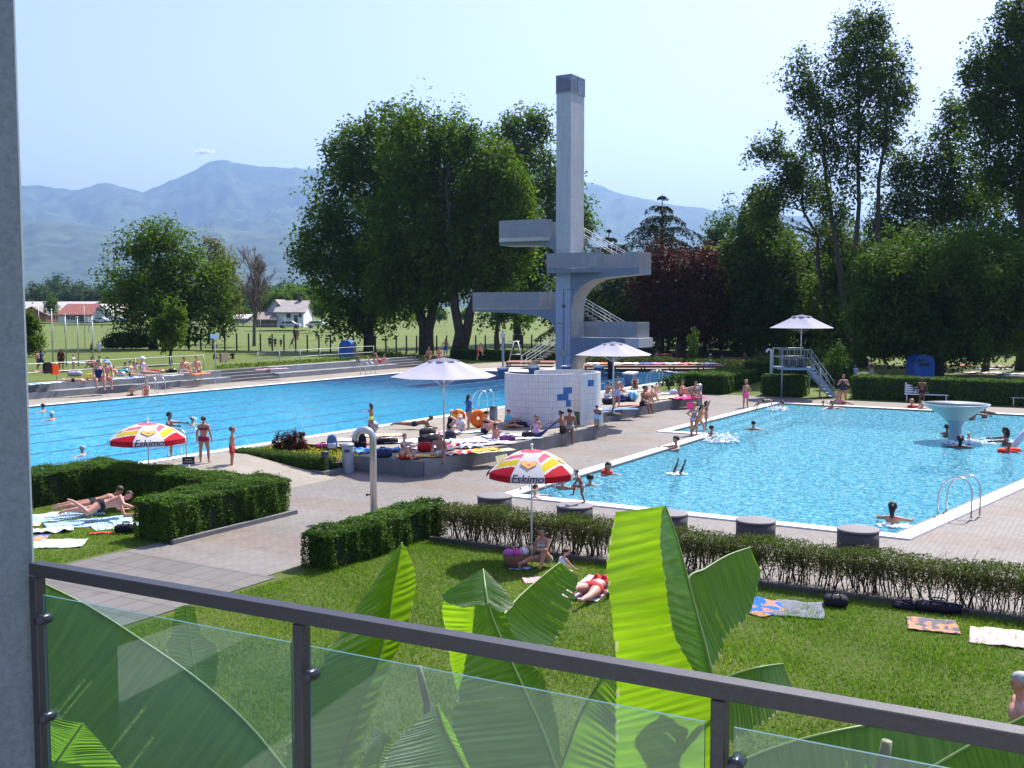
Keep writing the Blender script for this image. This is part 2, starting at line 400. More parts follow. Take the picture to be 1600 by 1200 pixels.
def pool(poly, border, z, zf, wm, bm_, nm):
    c = sheet("pool_coping", border, [poly], z+.055, WHITE, .1); tag(c, kind='structure')
    inner = grow(poly, -.09); g = sheet("pool_gutter", poly, [inner], z+.048, RIM, .05); tag(g, kind='structure')
    b = MB(); n = len(poly)
    b.add([(p[0], p[1], zf) for p in poly]+[(p[0], p[1], z+.04) for p in poly], [tuple(range(n))]+[(i, (i+1) % n, n+(i+1) % n, n+i) for i in range(n)])
    o = b.build("pool_basin", bm_, None, (0, 0, 0), ROTG); tag(o, kind='structure')
    wt = sheet("pool_water", grow(poly, -.02), [], z-.02, wm); tag(wt, kind='structure')
    return wt
pool(pB, bB, 0, -1.0, WB, basin_mat("pale_blue_tiles", (.55, .78, .85)), 'b')
pool(pA, bA, ZA, ZA-2.4, WA, basin_mat("blue_tiles", (.25, .55, .68)), 'a')
# floor markings of the lanes: dark tile lines lying on the basin floor
# paved edge strips between lanes (floating lane ropes are absent in the photo)
LANE = M("lane_tiles", (.012, .07, .14), .5)
b = MB()
for k in range(1, 8):
    vs = []; fs = []
    for i in range(181):
        u = 9.5+i*.29; wv = 26.4+k*2.45+.05*math.sin(i*1.9+k)+.04*math.sin(i*.83+2*k); hw_ = .09+.03*math.sin(i*1.3+k*2)
        vs += [(u, wv-hw_, ZA-.014), (u, wv+hw_, ZA-.014)]
        if i: fs.append((2*i-2, 2*i, 2*i+1, 2*i-1))
    b.add(vs, fs)
ln = b.build("lane_line", LANE, None, (0, 0, 0), ROTG); tag(ln, kind='structure')
b = MB()                                    # shallow white steps in the notch of the small pool
for k in range(3): b.box((49.6, 16.6-.25*k, -.15-.2*k), (15, .5+.5*k, .05))
o = b.build("pool_steps", basin_mat("step_tiles", (.6, .78, .82)), None, (0, 0, 0), ROTG); tag(o, kind='structure')

# terrace of two long concrete benches and stairs behind the far edge of the long pool
def gbox(b, u0, u1, w0, w1, z0, z1): b.box(((u0+u1)/2, (w0+w1)/2, (z0+z1)/2), (u1-u0, w1-w0, z1-z0))
def bench_run(u0, u1, lab):
    e = empty("terrace_seating", G(u0, 49.7), ROTG); L = u1-u0
    n = max(1, round(L/4)); b = MB()
    for i in range(n): gbox(b, L*i/n+.008, L*(i+1)/n-.008, 0, .8, ZA-.1, ZA+.34)
    b.build("lower_seat", M("terrace_concrete", (.25, .26, .26), .8, .15, 1.2, bmp=.2), e)
    b = MB()
    for i in range(n): gbox(b, L*i/n+.008, L*(i+1)/n-.008, .8, 1.5, ZA-.1, ZT+.02)
    b.build("upper_seat", M("terrace_concrete2", (.27, .28, .275), .8, .15, 1.2, bmp=.2), e)
    tag(e, lab, "concrete seating")
bench_run(24, 48.6, "long grey concrete terrace benches left of the stairs behind the big pool")
bench_run(53.0, 66.5, "grey concrete terrace benches right of the stairs below the juniper mound")
def stair(u0, u1, lab):
    e = empty("stairs", G(u0, 49.7), ROTG); b = MB()
    for k in range(4): gbox(b, 0, u1-u0, .42*k, .42*(k+1)+.02 if k < 3 else 1.9, ZA-.1, ZA+(ZT-ZA)*(k+1)/4.05)
    b.build("steps", M("dark_step", (.15, .15, .145), .85, .15, 2), e); tag(e, lab, "stairs")
stair(48.6, 53.0, "dark concrete stairs between the two runs of terrace benches")
stair(66.5, 70.5, "dark concrete stairs at the far end of the benches beside the juniper")
# ================================================================ mountains
def mountains(name, prof, D, depth, seed, foot, m):
    px = np.arange(-500, 2300, 5); prof = np.array(prof, dtype=float)
    ry = np.interp(px, prof[:, 0], prof[:, 1]); nr = 80; V = []; fs = []
    for i, x in enumerate(px):
        dirx = (x-800)/F; zr = HC+(478-ry[i])/F*D
        for j in range(nr):
            t = j/(nr-1); dist = D-depth+depth*t*1.15; X, Y = dirx*dist, dist
            a = min(1.0, t*1.15)
            n1 = mnoise.fractal(Vector((X/900+seed, Y/1500, seed)), .9, 2.1, 6); n2 = mnoise.fractal(Vector((X/260+seed, Y/420, 3+seed)), .8, 2.1, 5)
            rg = 1-abs(mnoise.fractal(Vector((X/700+seed, Y/1100, 7)), .8, 2.2, 6))*1.4; z = zr*(a**.9)*(1+.30*n1*(1-a)*4*a+.30*(rg-.6)*(1-a)*2.2*a+.08*n2*(1-a))+n2*zr*.018
            if t > .87: z = zr*(1-(t-.87)*1.2)
            if j == 0: z = -20
            V.append((X, Y, z))
    n = len(px)
    for i in range(n-1):
        for j in range(nr-1): fs.append((i*nr+j, (i+1)*nr+j, (i+1)*nr+j+1, i*nr+j+1))
    o = link(name, mesh_np(name, V, fs, smooth=True), m); tag(o, kind='structure'); return o
MT = pm("mountain_forest", (.05, .07, .03), .9, .8, .006, coord='Object', spec=.1)
mountains("mountains", [(-500, 300), (0, 286), (60, 293), (120, 300), (172, 288), (195, 293), (230, 303), (290, 277), (335, 257), (355, 254), (400, 263), (440, 264), (480, 268), (520, 264), (600, 262), (700, 258), (800, 262), (870, 272), (915, 287), (950, 299), (1000, 313), (1060, 325), (1110, 330), (1160, 329), (1230, 338), (1300, 340), (1400, 352), (1600, 360), (2300, 340)], 9500, 3800, 1.3, 0, MT)
mountains("foothills", [(-500, 400), (0, 352), (60, 345), (130, 352), (200, 368), (300, 352), (420, 366), (520, 372), (700, 400), (900, 395), (1100, 402), (1200, 410), (2300, 410)], 6200, 1900, 4.1, 0, MT)

def cloud():
    rs = random.Random(9); b = MB()
    for i in range(90):
        t = rs.gauss(0, .8); b.ball((t*135+rs.gauss(0, 15), rs.gauss(0, 60), rs.gauss(0, 26)*math.exp(-t*t*.5)+t*14), (rs.uniform(14, 46), 40, rs.uniform(12, 30)), 10, 7)
    m, nt, p = newmat("cloud_white"); p.inputs['Base Color'].default_value = (.95, .95, .95, 1); p.inputs['Roughness'].default_value = 1
    t_ = nt.nodes.new('ShaderNodeBsdfTransparent'); mx = nt.nodes.new('ShaderNodeMixShader'); mx.inputs[0].default_value = .6; tl = nt.nodes.new('ShaderNodeBsdfTranslucent'); tl.inputs[0].default_value = (1, 1, 1, 1); m3 = nt.nodes.new('ShaderNodeMixShader'); m3.inputs[0].default_value = .8; nt.links.new(p.outputs[0], m3.inputs[1]); nt.links.new(tl.outputs[0], m3.inputs[2]); nt.links.new(m3.outputs[0], mx.inputs[1]); nt.links.new(t_.outputs[0], mx.inputs[2]); nt.links.new(mx.outputs[0], nt.nodes['Material Output'].inputs[0])
    o = b.build("cloud", m, None, atY(318, 238, 24000)); tag(o, kind='structure')
cloud()

# foam where bathers splash and where the mushroom's water falls
def foam(label, px, py, rad, n, hgt_, seed):
    rs = random.Random(seed); b = MB(); p = at(px, py, 0)
    for i in range(n):
        a, r = rs.uniform(0, 6.28), rad*rs.random()**.7; s_ = rs.uniform(.012, .05); b.ball((r*math.cos(a), r*.6*math.sin(a), rs.random()**3*hgt_), (s_*1.6, s_, s_*.7), 6, 4)
    o = b.build("splash", M("foam_white", (.85, .88, .9), .4, .03), None, p); tag(o, label, "splash", kind='stuff')
foam("white splash around the boy falling backwards beside the three girls", 1127, 690, .75, 260, .35, 1)
foam("white splash where the diving boy meets the water", 1216, 641, .6, 140, .2, 2)
foam("ripple foam in front of the water mushroom", 1520, 690, 1.6, 260, .05, 3)
foam("foam around the long haired girl in the near right corner", 1402, 822, .5, 90, .03, 4)
foam("small splash at the handstand legs", 1056, 741, .35, 70, .04, 5)
# ================================================================ vegetation
def leaf_cards(C, size, up=.35, asp=.55, rs=None, droop=0.0, outd=None):
    """one folded-free quad leaf at each point C (n,3); size (n,)"""
    n = len(C); rs = rs or rng
    nrm = rs.normal(size=(n, 3)); nrm[:, 2] = np.abs(nrm[:, 2])+up
    if outd is not None: nrm += outd*.9
    nrm /= np.linalg.norm(nrm, axis=1)[:, None]
    t = rs.normal(size=(n, 3)); t[:, 2] -= droop
    t -= nrm*(t*nrm).sum(1)[:, None]; t /= np.linalg.norm(t, axis=1)[:, None]+1e-9
    b = np.cross(nrm, t); s = size[:, None]
    V = np.stack([C-t*s*.5, C+b*s*asp*.5-t*s*.08, C+t*s*.5, C-b*s*asp*.5-t*s*.08], axis=1).reshape(-1, 3)
    Fc = np.arange(n*4, dtype=np.int32).reshape(n, 4)
    return V, Fc
def crown_points(lobes, ncl, per, crad, rs, shell=.55, flat=1.0):
    """lobes: (x,y,z,rx,ry,rz); clusters spread near the shell of each lobe, leaves around each cluster centre"""
    vol = np.array([(l[3]*l[4]*l[5])**.7 for l in lobes]); vol /= vol.sum()
    cc = []; 
    for l, v in zip(lobes, vol):
        k = max(3, int(ncl*v)); d = rs.normal(size=(k, 3)); d /= np.linalg.norm(d, axis=1)[:, None]
        r = shell+(1-shell)*rs.random(k)**.6; r *= 1+.20*rs.normal(size=k)
        cc.append(np.array(l[:3])+d*r[:, None]*np.array(l[3:6]))
    cc = np.concatenate(cc); k = len(cc)
    cs = crad*(.6+.8*rs.random(k)); cnt = rs.integers(int(per*.6), int(per*1.4), k)
    idx = np.repeat(np.arange(k), cnt); n = len(idx)
    off = rs.normal(size=(n, 3)); off /= np.linalg.norm(off, axis=1)[:, None]; off *= (rs.random(n)**.5)[:, None]
    el = .75+.9*rs.random(k)[idx]; off[:, 2] *= flat*el; off[:, :2] /= np.sqrt(el)[:, None]
    P = cc[idx]+off*cs[idx][:, None]
    tint = rs.random(k)[idx]*.55+rs.random(n)*.45
    return P, tint, cc, off
def limbs(b, base, cc, rs, trunk_top, r0, nl, bend=.1, stems=None):
    """trunk(s) and main limbs that reach into the crown"""
    stems = stems or [(base, trunk_top)]
    tops = []
    for (p0, p1) in stems:
        p0, p1 = Vector(p0), Vector(p1); pts = []; rr = []; L = (p1-p0).length
        for i in range(9):
            t = i/8; j = Vector((rs.normal(), rs.normal(), 0))*L*.012*(0 < t)
            pts.append(p0.lerp(p1, t)+j); rr.append(r0/len(stems)**.4*(1.25-.25*min(1, t*8) if t < .125 else 1-.78*t))
        b.tube(pts, rr, 9); tops.append((pts, rr))
    sel = cc[rs.choice(len(cc), min(nl, len(cc)), replace=False)]
    for q in sel:
        q = Vector(q); pts, rr = min(tops, key=lambda s_: min((q-p).length for p in s_[0]))
        # leave the trunk well below the target
        cand = [(i, p) for i, p in enumerate(pts) if 1 < i < 9 and p.z < q.z-.12*(q-p).length]
        i, p = min(cand, key=lambda c: (q-c[1]).length) if cand else (3, pts[3])
        m = p.lerp(q, .5)+Vector((rs.normal(), rs.normal(), abs(rs.normal())*.6))*(q-p).length*.08
        r = rr[i]*.42
        b.tube([p, p.lerp(m, .5)+Vector((0, 0, .03*(q-p).length)), m, m.lerp(q, .6), q], [r, r*.75, r*.5, r*.3, r*.1], 5)
BARK = pm("bark", (.065, .052, .04), .9, .3, 3, bmp=.6, bscale=14)
BARKL = pm("bark_light", (.13, .115, .095), .9, .3, 3, bmp=.5, bscale=14)
LM = {
 'dark': leafmat("leaf_dark", (.033, .064, .009), (.072, .118, .014), (.13, .175, .024), .42),
 'mid': leafmat("leaf_mid", (.045, .085, .009), (.10, .155, .014), (.18, .23, .025), .5),
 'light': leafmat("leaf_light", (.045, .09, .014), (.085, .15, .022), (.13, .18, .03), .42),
 'olive': leafmat("leaf_olive", (.035, .055, .015), (.07, .085, .02), (.12, .12, .03), .33),
 'silver': leafmat("leaf_silver", (.045, .075, .016), (.09, .13, .028), (.17, .20, .06), .44),
 'copper': leafmat("leaf_copper", (.040, .015, .009), (.075, .026, .013), (.12, .045, .02), .25, tc=(1.4, .5, .3)),
 'conifer': leafmat("leaf_conifer", (.012, .028, .014), (.024, .046, .022), (.035, .06, .026), .12),
 'yellow': leafmat("leaf_yellow", (.10, .11, .03), (.17, .16, .05), (.22, .20, .07), .4),
 'far': leafmat("leaf_far", (.035, .065, .02), (.055, .09, .025), (.075, .11, .03), .25),
}
def tree(name, label, base_px, Y, lobes_px, leaf, ncl, per, crad, lsize, r0=.35, nl=40, trunk_px=None, stems_px=None, seed=1, shell=.55, zbase=None, group=None, cat="tree", bark=None, droop=0.0, dyf=.85, dys=None):
    """every lobe is measured on the tree's own depth Y; its depth radius equals its width"""
    rs = np.random.default_rng(seed); bx = ray(base_px, 600).x/F*Y
    zb = hgt(bx, Y) if zbase is None else zbase
    k = Y/F; lobes = []
    for i, (px, py, rx, ry) in enumerate(lobes_px):
        p = atY(px, py, Y); dy = (rs.random()-.5)*rx*k*.9 if dys is None else dys[i]
        lobes.append((p.x-bx, dy, p.z-zb, rx*k, rx*k*dyf, ry*k))
    P, tint, cc, off = crown_points(lobes, ncl, per, crad, rs, shell)
    keep = P[:, 2] > .15; P, tint, off = P[keep], tint[keep], off[keep]
    sz = lsize*(.6+.8*rs.random(len(P)))
    V, Fc = leaf_cards(P, sz, rs=rs, droop=droop, outd=off)
    e = empty(name, (bx, Y, zb)); tag(e, label, cat, group)
    o = link("crown", mesh_np("crown", V, Fc, rnd=tint), LM[leaf], e)
    top = atY(*(trunk_px or (lobes_px[0][0], lobes_px[0][1]-lobes_px[0][3]*.5)), Y)
    st = None
    if stems_px: st = [((atY(a, 500, Y).x-bx, 0, 0), (atY(c, d, Y).x-bx, dd, atY(c, d, Y).z-zb)) for a, c, d, dd in stems_px]
    b = MB(); limbs(b, (0, 0, -.2), cc, rs, (top.x-bx, 0, top.z-zb), r0, nl, stems=st)
    b.build("trunk", bark or BARK, e)
    return e
# --- left meadow
tree("maple_tree", "round green broadleaf tree standing alone on the left meadow", 240, 104, [(262, 400, 52, 50), (212, 430, 50, 46), (300, 440, 52, 50), (335, 455, 34, 48), (255, 465, 66, 40), (195, 478, 34, 22), (230, 380, 38, 30), (310, 500, 42, 34), (215, 505, 40, 14)], 'mid', 420, 60, 1.15, .34, .42, 34, (250, 390), seed=3)
tree("young_tree", "small staked young tree on the left meadow behind the railing", 266, 74, [(265, 500, 20, 24), (262, 525, 24, 20), (275, 485, 12, 16), (248, 515, 12, 14)], 'mid', 110, 50, .5, .2, .13, 14, (266, 490), seed=4)
tree("autumn_tree", "yellowish thin tree behind the round broadleaf tree", 325, 135, [(345, 425, 30, 45), (330, 395, 18, 22), (362, 470, 18, 30)], 'yellow', 130, 34, 1.2, .36, .2, 22, (338, 400), seed=5)
# leafless tree
def bare_tree():
    Y = 128; p = atY(397, 522, Y); zb = hgt(p.x, Y); e = empty("bare_tree", (p.x, Y, zb)); tag(e, "leafless brownish tree with upright twigs on the left meadow", "tree")
    rs = random.Random(5); b = MB(); t = MB(); k = Y/F
    H = 122*k
    def branch(p0, d, L, r, lev, mb):
        p1 = p0+d*L*.5+Vector((rs.uniform(-1, 1), rs.uniform(-1, 1), 0))*L*.03; p2 = p1+(d+Vector((0, 0, .12))).normalized()*L*.5
        mb.tube([p0, p1, p2], [r, r*.7, r*.3], 5 if lev < 2 else 3, cap=False)
        if lev >= 4: return
        n = [12, 7, 6, 5][lev]
        for i in range(n):
            f = rs.uniform(.25 if lev else .15, 1); q = p0.lerp(p1, f*2) if f < .5 else p1.lerp(p2, f*2-1)
            a = rs.uniform(0, 2*math.pi); sp = rs.uniform(.3, .6)
            nd = (d+Vector((math.cos(a), math.sin(a), rs.uniform(.0, .5)))*sp).normalized()
            branch(q, nd, L*(rs.uniform(.42, .62) if lev else rs.uniform(.4, .55)*(1.1-.4*f)), max(r*.45, .02), lev+1, t if lev >= 1 else b)
    branch(Vector((0, 0, 0)), Vector((0, 0, 1)), H*.86, .24, 0, b)
    b.build("trunk", BARKL, e); t.build("twigs", pm("twig", (.16, .125, .11), .9, .2), e)
bare_tree()
# --- the great clump left of the diving tower
tree("silver_maple", "broad multi-stemmed tree left of the tower, its branch reaching far left", 578, 112, [(590, 250, 66, 66), (560, 320, 74, 74), (520, 390, 60, 40), (600, 425, 74, 60), (545, 445, 56, 46), (482, 405, 34, 14), (505, 345, 34, 30), (625, 215, 42, 44), (575, 490, 60, 24), (545, 500, 36, 22), (550, 245, 34, 38), (640, 340, 60, 80), (475, 385, 22, 12)], 'mid', 900, 58, 1.35, .40, .6, 70, (590, 230), seed=11)
tree("silver_maple", "tallest tree of the clump with a forked trunk behind the white parasol", 664, 104, [(650, 240, 56, 66), (690, 290, 70, 74), (640, 350, 70, 76), (700, 400, 76, 66), (660, 430, 74, 40), (620, 455, 56, 34), (700, 225, 40, 40), (735, 350, 44, 60), (640, 205, 26, 36)], 'mid', 780, 56, 1.3, .38, .75, 70, (660, 250), [(664, 640, 215, .5), (667, 705, 240, -1.5)], seed=12)
tree("silver_maple", "tree with two splayed trunks closest to the diving tower's left side", 716, 100, [(745, 260, 50, 58), (770, 330, 60, 72), (740, 400, 62, 60), (790, 400, 44, 50), (800, 330, 40, 46), (745, 430, 56, 34), (720, 220, 30, 34), (790, 275, 38, 46)], 'mid', 640, 56, 1.2, .36, .7, 60, (750, 260), [(713, 700, 250, 1.0), (718, 775, 260, -1)], seed=13)
tree("poplar_tree", "tall poplar rising behind the clump just left of the concrete shaft", 810, 135, [(815, 215, 40, 42), (790, 205, 20, 22), (838, 200, 20, 24), (835, 290, 52, 70), (880, 330, 44, 60), (840, 400, 50, 60), (900, 370, 24, 40), (815, 460, 50, 40), (800, 270, 30, 50)], 'mid', 560, 55, 1.5, .46, .5, 40, (825, 220), seed=14)
tree("small_tree", "young tree with low leaves below the five metre platform", 775, 96, [(765, 500, 26, 12), (800, 496, 22, 12), (828, 498, 18, 12), (790, 480, 24, 14)], 'light', 60, 30, .8, .3, .3, 12, (780, 470), seed=15)
# conifers
def conifer(label, bx_px, Y, top_px, w_px, foot_px, tiers, seed, drp=.35, leaf='conifer', name="spruce_tree", den=1.0):
    p = atY(bx_px, 560, Y); zb = hgt(p.x, Y); e = empty(name, (p.x, Y, zb)); tag(e, label, "tree")
    rs = np.random.default_rng(seed); k = Y/F; ztop = atY(bx_px, top_px, Y).z-zb; zf = atY(bx_px, foot_px, Y).z-zb
    b = MB(); b.tube([(0, 0, -.2), (.05, 0, ztop*.5), (0, 0, ztop)], [.35, .22, .03], 8); P = []
    for t in range(tiers):
        f = (t+.3)/tiers; z0_ = ztop-(ztop-zf)*f; Rr = w_px*k*(f**.8)*(.85+.3*rs.random()); nb = 6+int(5*f)
        for j in range(nb):
            a = 2*math.pi*(j+rs.random()*.8)/nb; L = Rr*(.5+.65*rs.random()); z = z0_+rs.normal()*.35*(ztop-zf)/tiers*min(1, f*2); d = Vector((math.cos(a), math.sin(a), 0))
            pts = [Vector((0, 0, z))+d*L*s+Vector((0, 0, .16*L*math.sin(s*2.2)-drp*L*s*s)) for s in (0, .35, .7, 1)]
            b.tube(pts, [.07, .05, .035, .015], 3, cap=False)
            n = int(55*den*max(.35, L/1.6)); s_ = rs.random(n)**.75; q = np.array([pts[0]*(1-0) for _ in range(1)])
            base = np.array([[*(Vector((0, 0, z))+d*L*x+Vector((0, 0, .16*L*math.sin(x*2.2)-drp*L*x*x)))] for x in s_])
            side = np.array([-d.y, d.x, 0])*(rs.normal(size=(n, 1))*.16*L*(1.1-s_)[:, None])
            hang = np.zeros((n, 3)); hang[:, 2] = -np.abs(rs.normal(size=n))*min(.34, .16*L)-.02
            P.append(base+side+hang)
    P = np.concatenate(P); V, Fc = leaf_cards(P, .34*(.6+.8*rs.random(len(P))), .3, .34, rs, droop=.6)
    link("crown", mesh_np("crown", V, Fc, rnd=rs.random(len(P))), LM[leaf], e); b.build("trunk", BARK, e); return e
conifer("dark drooping conifer with a spiky top right of the tower", 1032, 108, 303, 165, 470, 10, 21, .38, den=1.6)
conifer("small pointed spruce just right of the concrete shaft", 950, 118, 357, 100, 520, 13, 22, .3, den=1.5)
# --- right of the tower
tree("copper_beech", "dark red copper beech right of the diving tower", 1065, 100, [(1060, 430, 50, 40), (1030, 470, 44, 40), (1100, 440, 40, 44), (1085, 490, 54, 34), (1120, 480, 34, 40), (1030, 420, 26, 24)], 'copper', 420, 55, 1.2, .34, .5, 30, seed=23)
tree("copper_beech", "smaller dark red tree between the pointed green tree and the tall poplar", 1268, 112, [(1262, 410, 18, 22), (1270, 440, 20, 30), (1255, 430, 16, 20)], 'copper', 80, 45, 1.1, .34, .25, 10, seed=24)
tree("birch_tree", "light green tree edge behind the copper beech", 1128, 118, [(1128, 370, 26, 40), (1120, 410, 26, 40), (1140, 450, 34, 50)], 'light', 190, 48, 1.1, .36, .3, 16, seed=25)
tree("hornbeam_tree", "dense conical green tree between copper beech and tall poplar", 1190, 98, [(1192, 330, 26, 40), (1185, 370, 40, 40), (1190, 420, 54, 44), (1195, 470, 62, 46), (1190, 510, 60, 34), (1160, 400, 34, 34), (1225, 440, 34, 44)], 'dark', 560, 60, 1.1, .34, .5, 36, (1190, 320), seed=26)
tree("hornbeam_tree", "dark tree in the hedge line directly behind the far white parasol", 1245, 104, [(1250, 490, 50, 44), (1290, 500, 40, 40), (1225, 520, 30, 24)], 'mid', 240, 55, 1.1, .34, .3, 16, seed=27)
tree("tall_poplar", "very tall loose poplar with forked leaning stems on the right", 1345, 84, [(1352, 60, 40, 48), (1330, 110, 50, 56), (1385, 120, 46, 60), (1365, 170, 60, 60), (1305, 190, 46, 60), (1257, 120, 34, 44), (1265, 170, 34, 40), (1320, 260, 40, 50), (1300, 330, 34, 40), (1345, 40, 22, 26), (1372, 40, 20, 26), (1380, 215, 34, 26), (1280, 230, 26, 40), (1410, 150, 20, 34)], 'silver', 640, 46, .95, .27, .42, 90, (1340, 60), [(1347, 1338, 60, 0), (1344, 1262, 110, .6), (1346, 1385, 100, -.6)], seed=31, shell=.35)
tree("tall_poplar", "loose poplar with a limb reaching left above the conical tree", 1300, 88, [(1240, 270, 34, 34), (1200, 240, 30, 12), (1225, 300, 26, 22), (1180, 238, 12, 8), (1215, 220, 14, 18), (1300, 370, 32, 26), (1275, 300, 24, 24), (1205, 310, 24, 30), (1320, 430, 36, 50), (1190, 340, 22, 20)], 'silver', 330, 44, .9, .28, .35, 40, (1250, 260), [(1303, 1248, 250, 0), (1303, 1310, 350, .5)], seed=32, shell=.35)
tree("tall_poplar", "tall dark poplar cut by the right edge of the view", 1600, 80, [(1590, 60, 46, 60), (1560, 110, 50, 44), (1600, 150, 70, 70), (1530, 110, 32, 26), (1570, 220, 60, 60), (1620, 60, 50, 60), (1600, 290, 60, 50), (1540, 165, 30, 34), (1640, 200, 60, 120), (1595, 20, 30, 34)], 'dark', 800, 52, 1.0, .28, .5, 70, (1605, 30), seed=33, shell=.4)
tree("tall_poplar", "mid height loose tree between the tall poplar and the right edge tree", 1470, 90, [(1500, 190, 34, 34), (1470, 240, 44, 44), (1500, 290, 60, 50), (1420, 290, 40, 44), (1440, 340, 60, 50), (1390, 350, 40, 50), (1540, 320, 50, 50), (1490, 165, 18, 20), (1400, 260, 26, 30), (1390, 420, 50, 50)], 'silver', 620, 46, 1.05, .3, .4, 60, (1480, 210), seed=34, shell=.4)
tree("spreading_tree", "dark spreading tree with hanging foliage behind the white bench", 1467, 72, [(1470, 420, 120, 52), (1400, 470, 66, 56), (1530, 470, 80, 60), (1470, 490, 120, 60), (1590, 450, 60, 70), (1360, 500, 40, 44), (1440, 535, 100, 30), (1560, 530, 80, 28), (1380, 420, 50, 30), (1560, 400, 50, 26)], 'dark', 1150, 66, .85, .25, .36, 60, (1470, 420), seed=35, droop=.8, shell=.6)
# added crown for that tree's sunlit top, sunlight put into a lighter leaf colour
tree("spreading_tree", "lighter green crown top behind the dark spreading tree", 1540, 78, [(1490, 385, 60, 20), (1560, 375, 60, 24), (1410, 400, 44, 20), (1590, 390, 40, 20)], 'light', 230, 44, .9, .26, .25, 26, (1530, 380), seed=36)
tree("lime_tree", "tree trunk and crown behind the lawn left of the spreading tree", 1345, 86, [(1340, 470, 50, 44), (1330, 520, 46, 30), (1380, 520, 50, 30), (1350, 430, 40, 40)], 'dark', 330, 55, 1.0, .3, .6, 24, (1345, 430), seed=37)
tree("lime_tree", "leaning dark trunked tree among the right hand wood", 1310, 95, [(1290, 470, 50, 50), (1320, 500, 40, 40)], 'mid', 200, 50, 1.0, .3, .3, 16, seed=38)
tree("sapling", "thin light green sapling on the lawn right of the tower", 1085, 88, [(1085, 535, 10, 14), (1083, 552, 12, 10), (1087, 520, 6, 10)], 'light', 30, 24, .35, .2, .05, 6, (1085, 520), seed=39)
tree("sapling", "young leafy bush beside the stairs of the lifeguard platform", 1308, 66, [(1308, 560, 12, 14), (1300, 572, 14, 10), (1312, 545, 8, 10)], 'light', 50, 26, .35, .14, .05, 6, (1308, 545), seed=40)
# --- far belts of trees: each crown its own tree, three builds shared by all copies
def proto_far(seed, leaf):
    rs = np.random.default_rng(seed)
    P, tint, cc, off = crown_points([(0, 0, 5.2, 4, 4, 3.6), (2, 1, 4, 3, 3, 3), (-2.3, -1, 4.2, 3, 3, 3)], 150, 40, 1.1, rs)
    V, Fc = leaf_cards(P, .55*(.6+.8*rs.random(len(P))), rs=rs); me = mesh_np("crown", V, Fc, rnd=tint); me.materials.append(LM[leaf])
    b = MB(); b.tube([(0, 0, -.3), (0, 0, 4)], [.3, .12], 6); o = b.build("trunk", BARK); tm = o.data; bpy.data.objects.remove(o)
    return me, tm
ORD = ["leftmost"]+[a for a in "second third fourth fifth sixth seventh eighth ninth tenth eleventh twelfth thirteenth fourteenth fifteenth sixteenth seventeenth eighteenth nineteenth twentieth".split()]
ORD += ["twenty "+a for a in "first second third fourth fifth sixth seventh eighth ninth".split()]+["thirtieth"]+["thirty "+a for a in "first second third fourth fifth sixth seventh eighth ninth".split()]
def nth(i): return "leftmost" if i == 0 else ORD[i]+" from the left"
PF = [proto_far(51, 'far'), proto_far(52, 'mid'), proto_far(53, 'dark')]
def far_tree(px, ytop, ybase, Y, kind, label, wf=1.0, group="far belt of trees behind the meadow"):
    p = atY(px, ybase, Y); Hh = (ybase-ytop)*Y/F; s = Hh/8.9; e = empty("far_tree", (p.x, Y, p.z)); e.scale = (s*wf, s*wf, s); e.rotation_euler = (0, 0, px*.7)
    tag(e, label, "tree", group)
    link("crown", PF[kind][0], None, e); link("trunk", PF[kind][1], None, e)
random.seed(3)
for i, px in enumerate(range(-30, 470, 14)):
    top = 446+random.uniform(-3, 4); top = 437 if 80 < px < 105 else top; top = 455 if px < 60 else top
    far_tree(px, top, 494, 420+random.uniform(-30, 60), 0, "hazy tree in the distant belt before the mountains, "+nth(i), 1.2)
for i, (px, yt) in enumerate([(430, 452), (448, 446), (468, 443), (486, 445), (503, 450), (520, 455), (540, 470), (380, 478), (352, 476)]):
    far_tree(px, yt, 497, 250+i*7, 1, "green tree behind the white house and bare tree, "+nth([7, 8, 0, 1, 2, 3, 4, 5, 6].index(i) if False else sorted([430, 448, 468, 486, 503, 520, 540, 380, 352]).index(px)), 1.1, "trees around the white house")
far_tree(80, 464, 496, 200, 1, "small green tree between the barn and the red roofed shed", .6, None)
far_tree(500, 470, 497, 190, 1, "bushy tree right beside the white house", 1.0, None)
# dark wood closing the view on the right: individual trees standing in rows
k_ = 0
for row, Yr in ((0, 112), (1, 128)):
    na = nb_ = 0
    for px in range(560 if row else 920, 1700, 44 if row else 38):
        px2 = px+random.uniform(-10, 10)
        if 1108 < px2 < 1150: continue
        top = (400 if px2 > 1130 else 440)+random.uniform(-25, 25)-(20 if row else 0)
        if px2 < 900: top = 485+random.uniform(-8, 8)
        rw = "back row" if row else "front row"
        if px2 > 900: lab = "dark wood tree right of the tower, "+rw+", "+nth(na); na += 1
        else: lab = "low tree at the meadow's back seen under the great clump, "+nth(nb_); nb_ += 1
        far_tree(px2, top if px2 > 900 else random.uniform(474, 484), 545 if px2 > 900 else 505, Yr+random.uniform(-4, 4) if px2 > 900 else 260, 2 if (k_ % 3) else 1, lab, .95, "trees of the dark wood" if px2 > 900 else "low trees behind the clump")
        k_ += 1
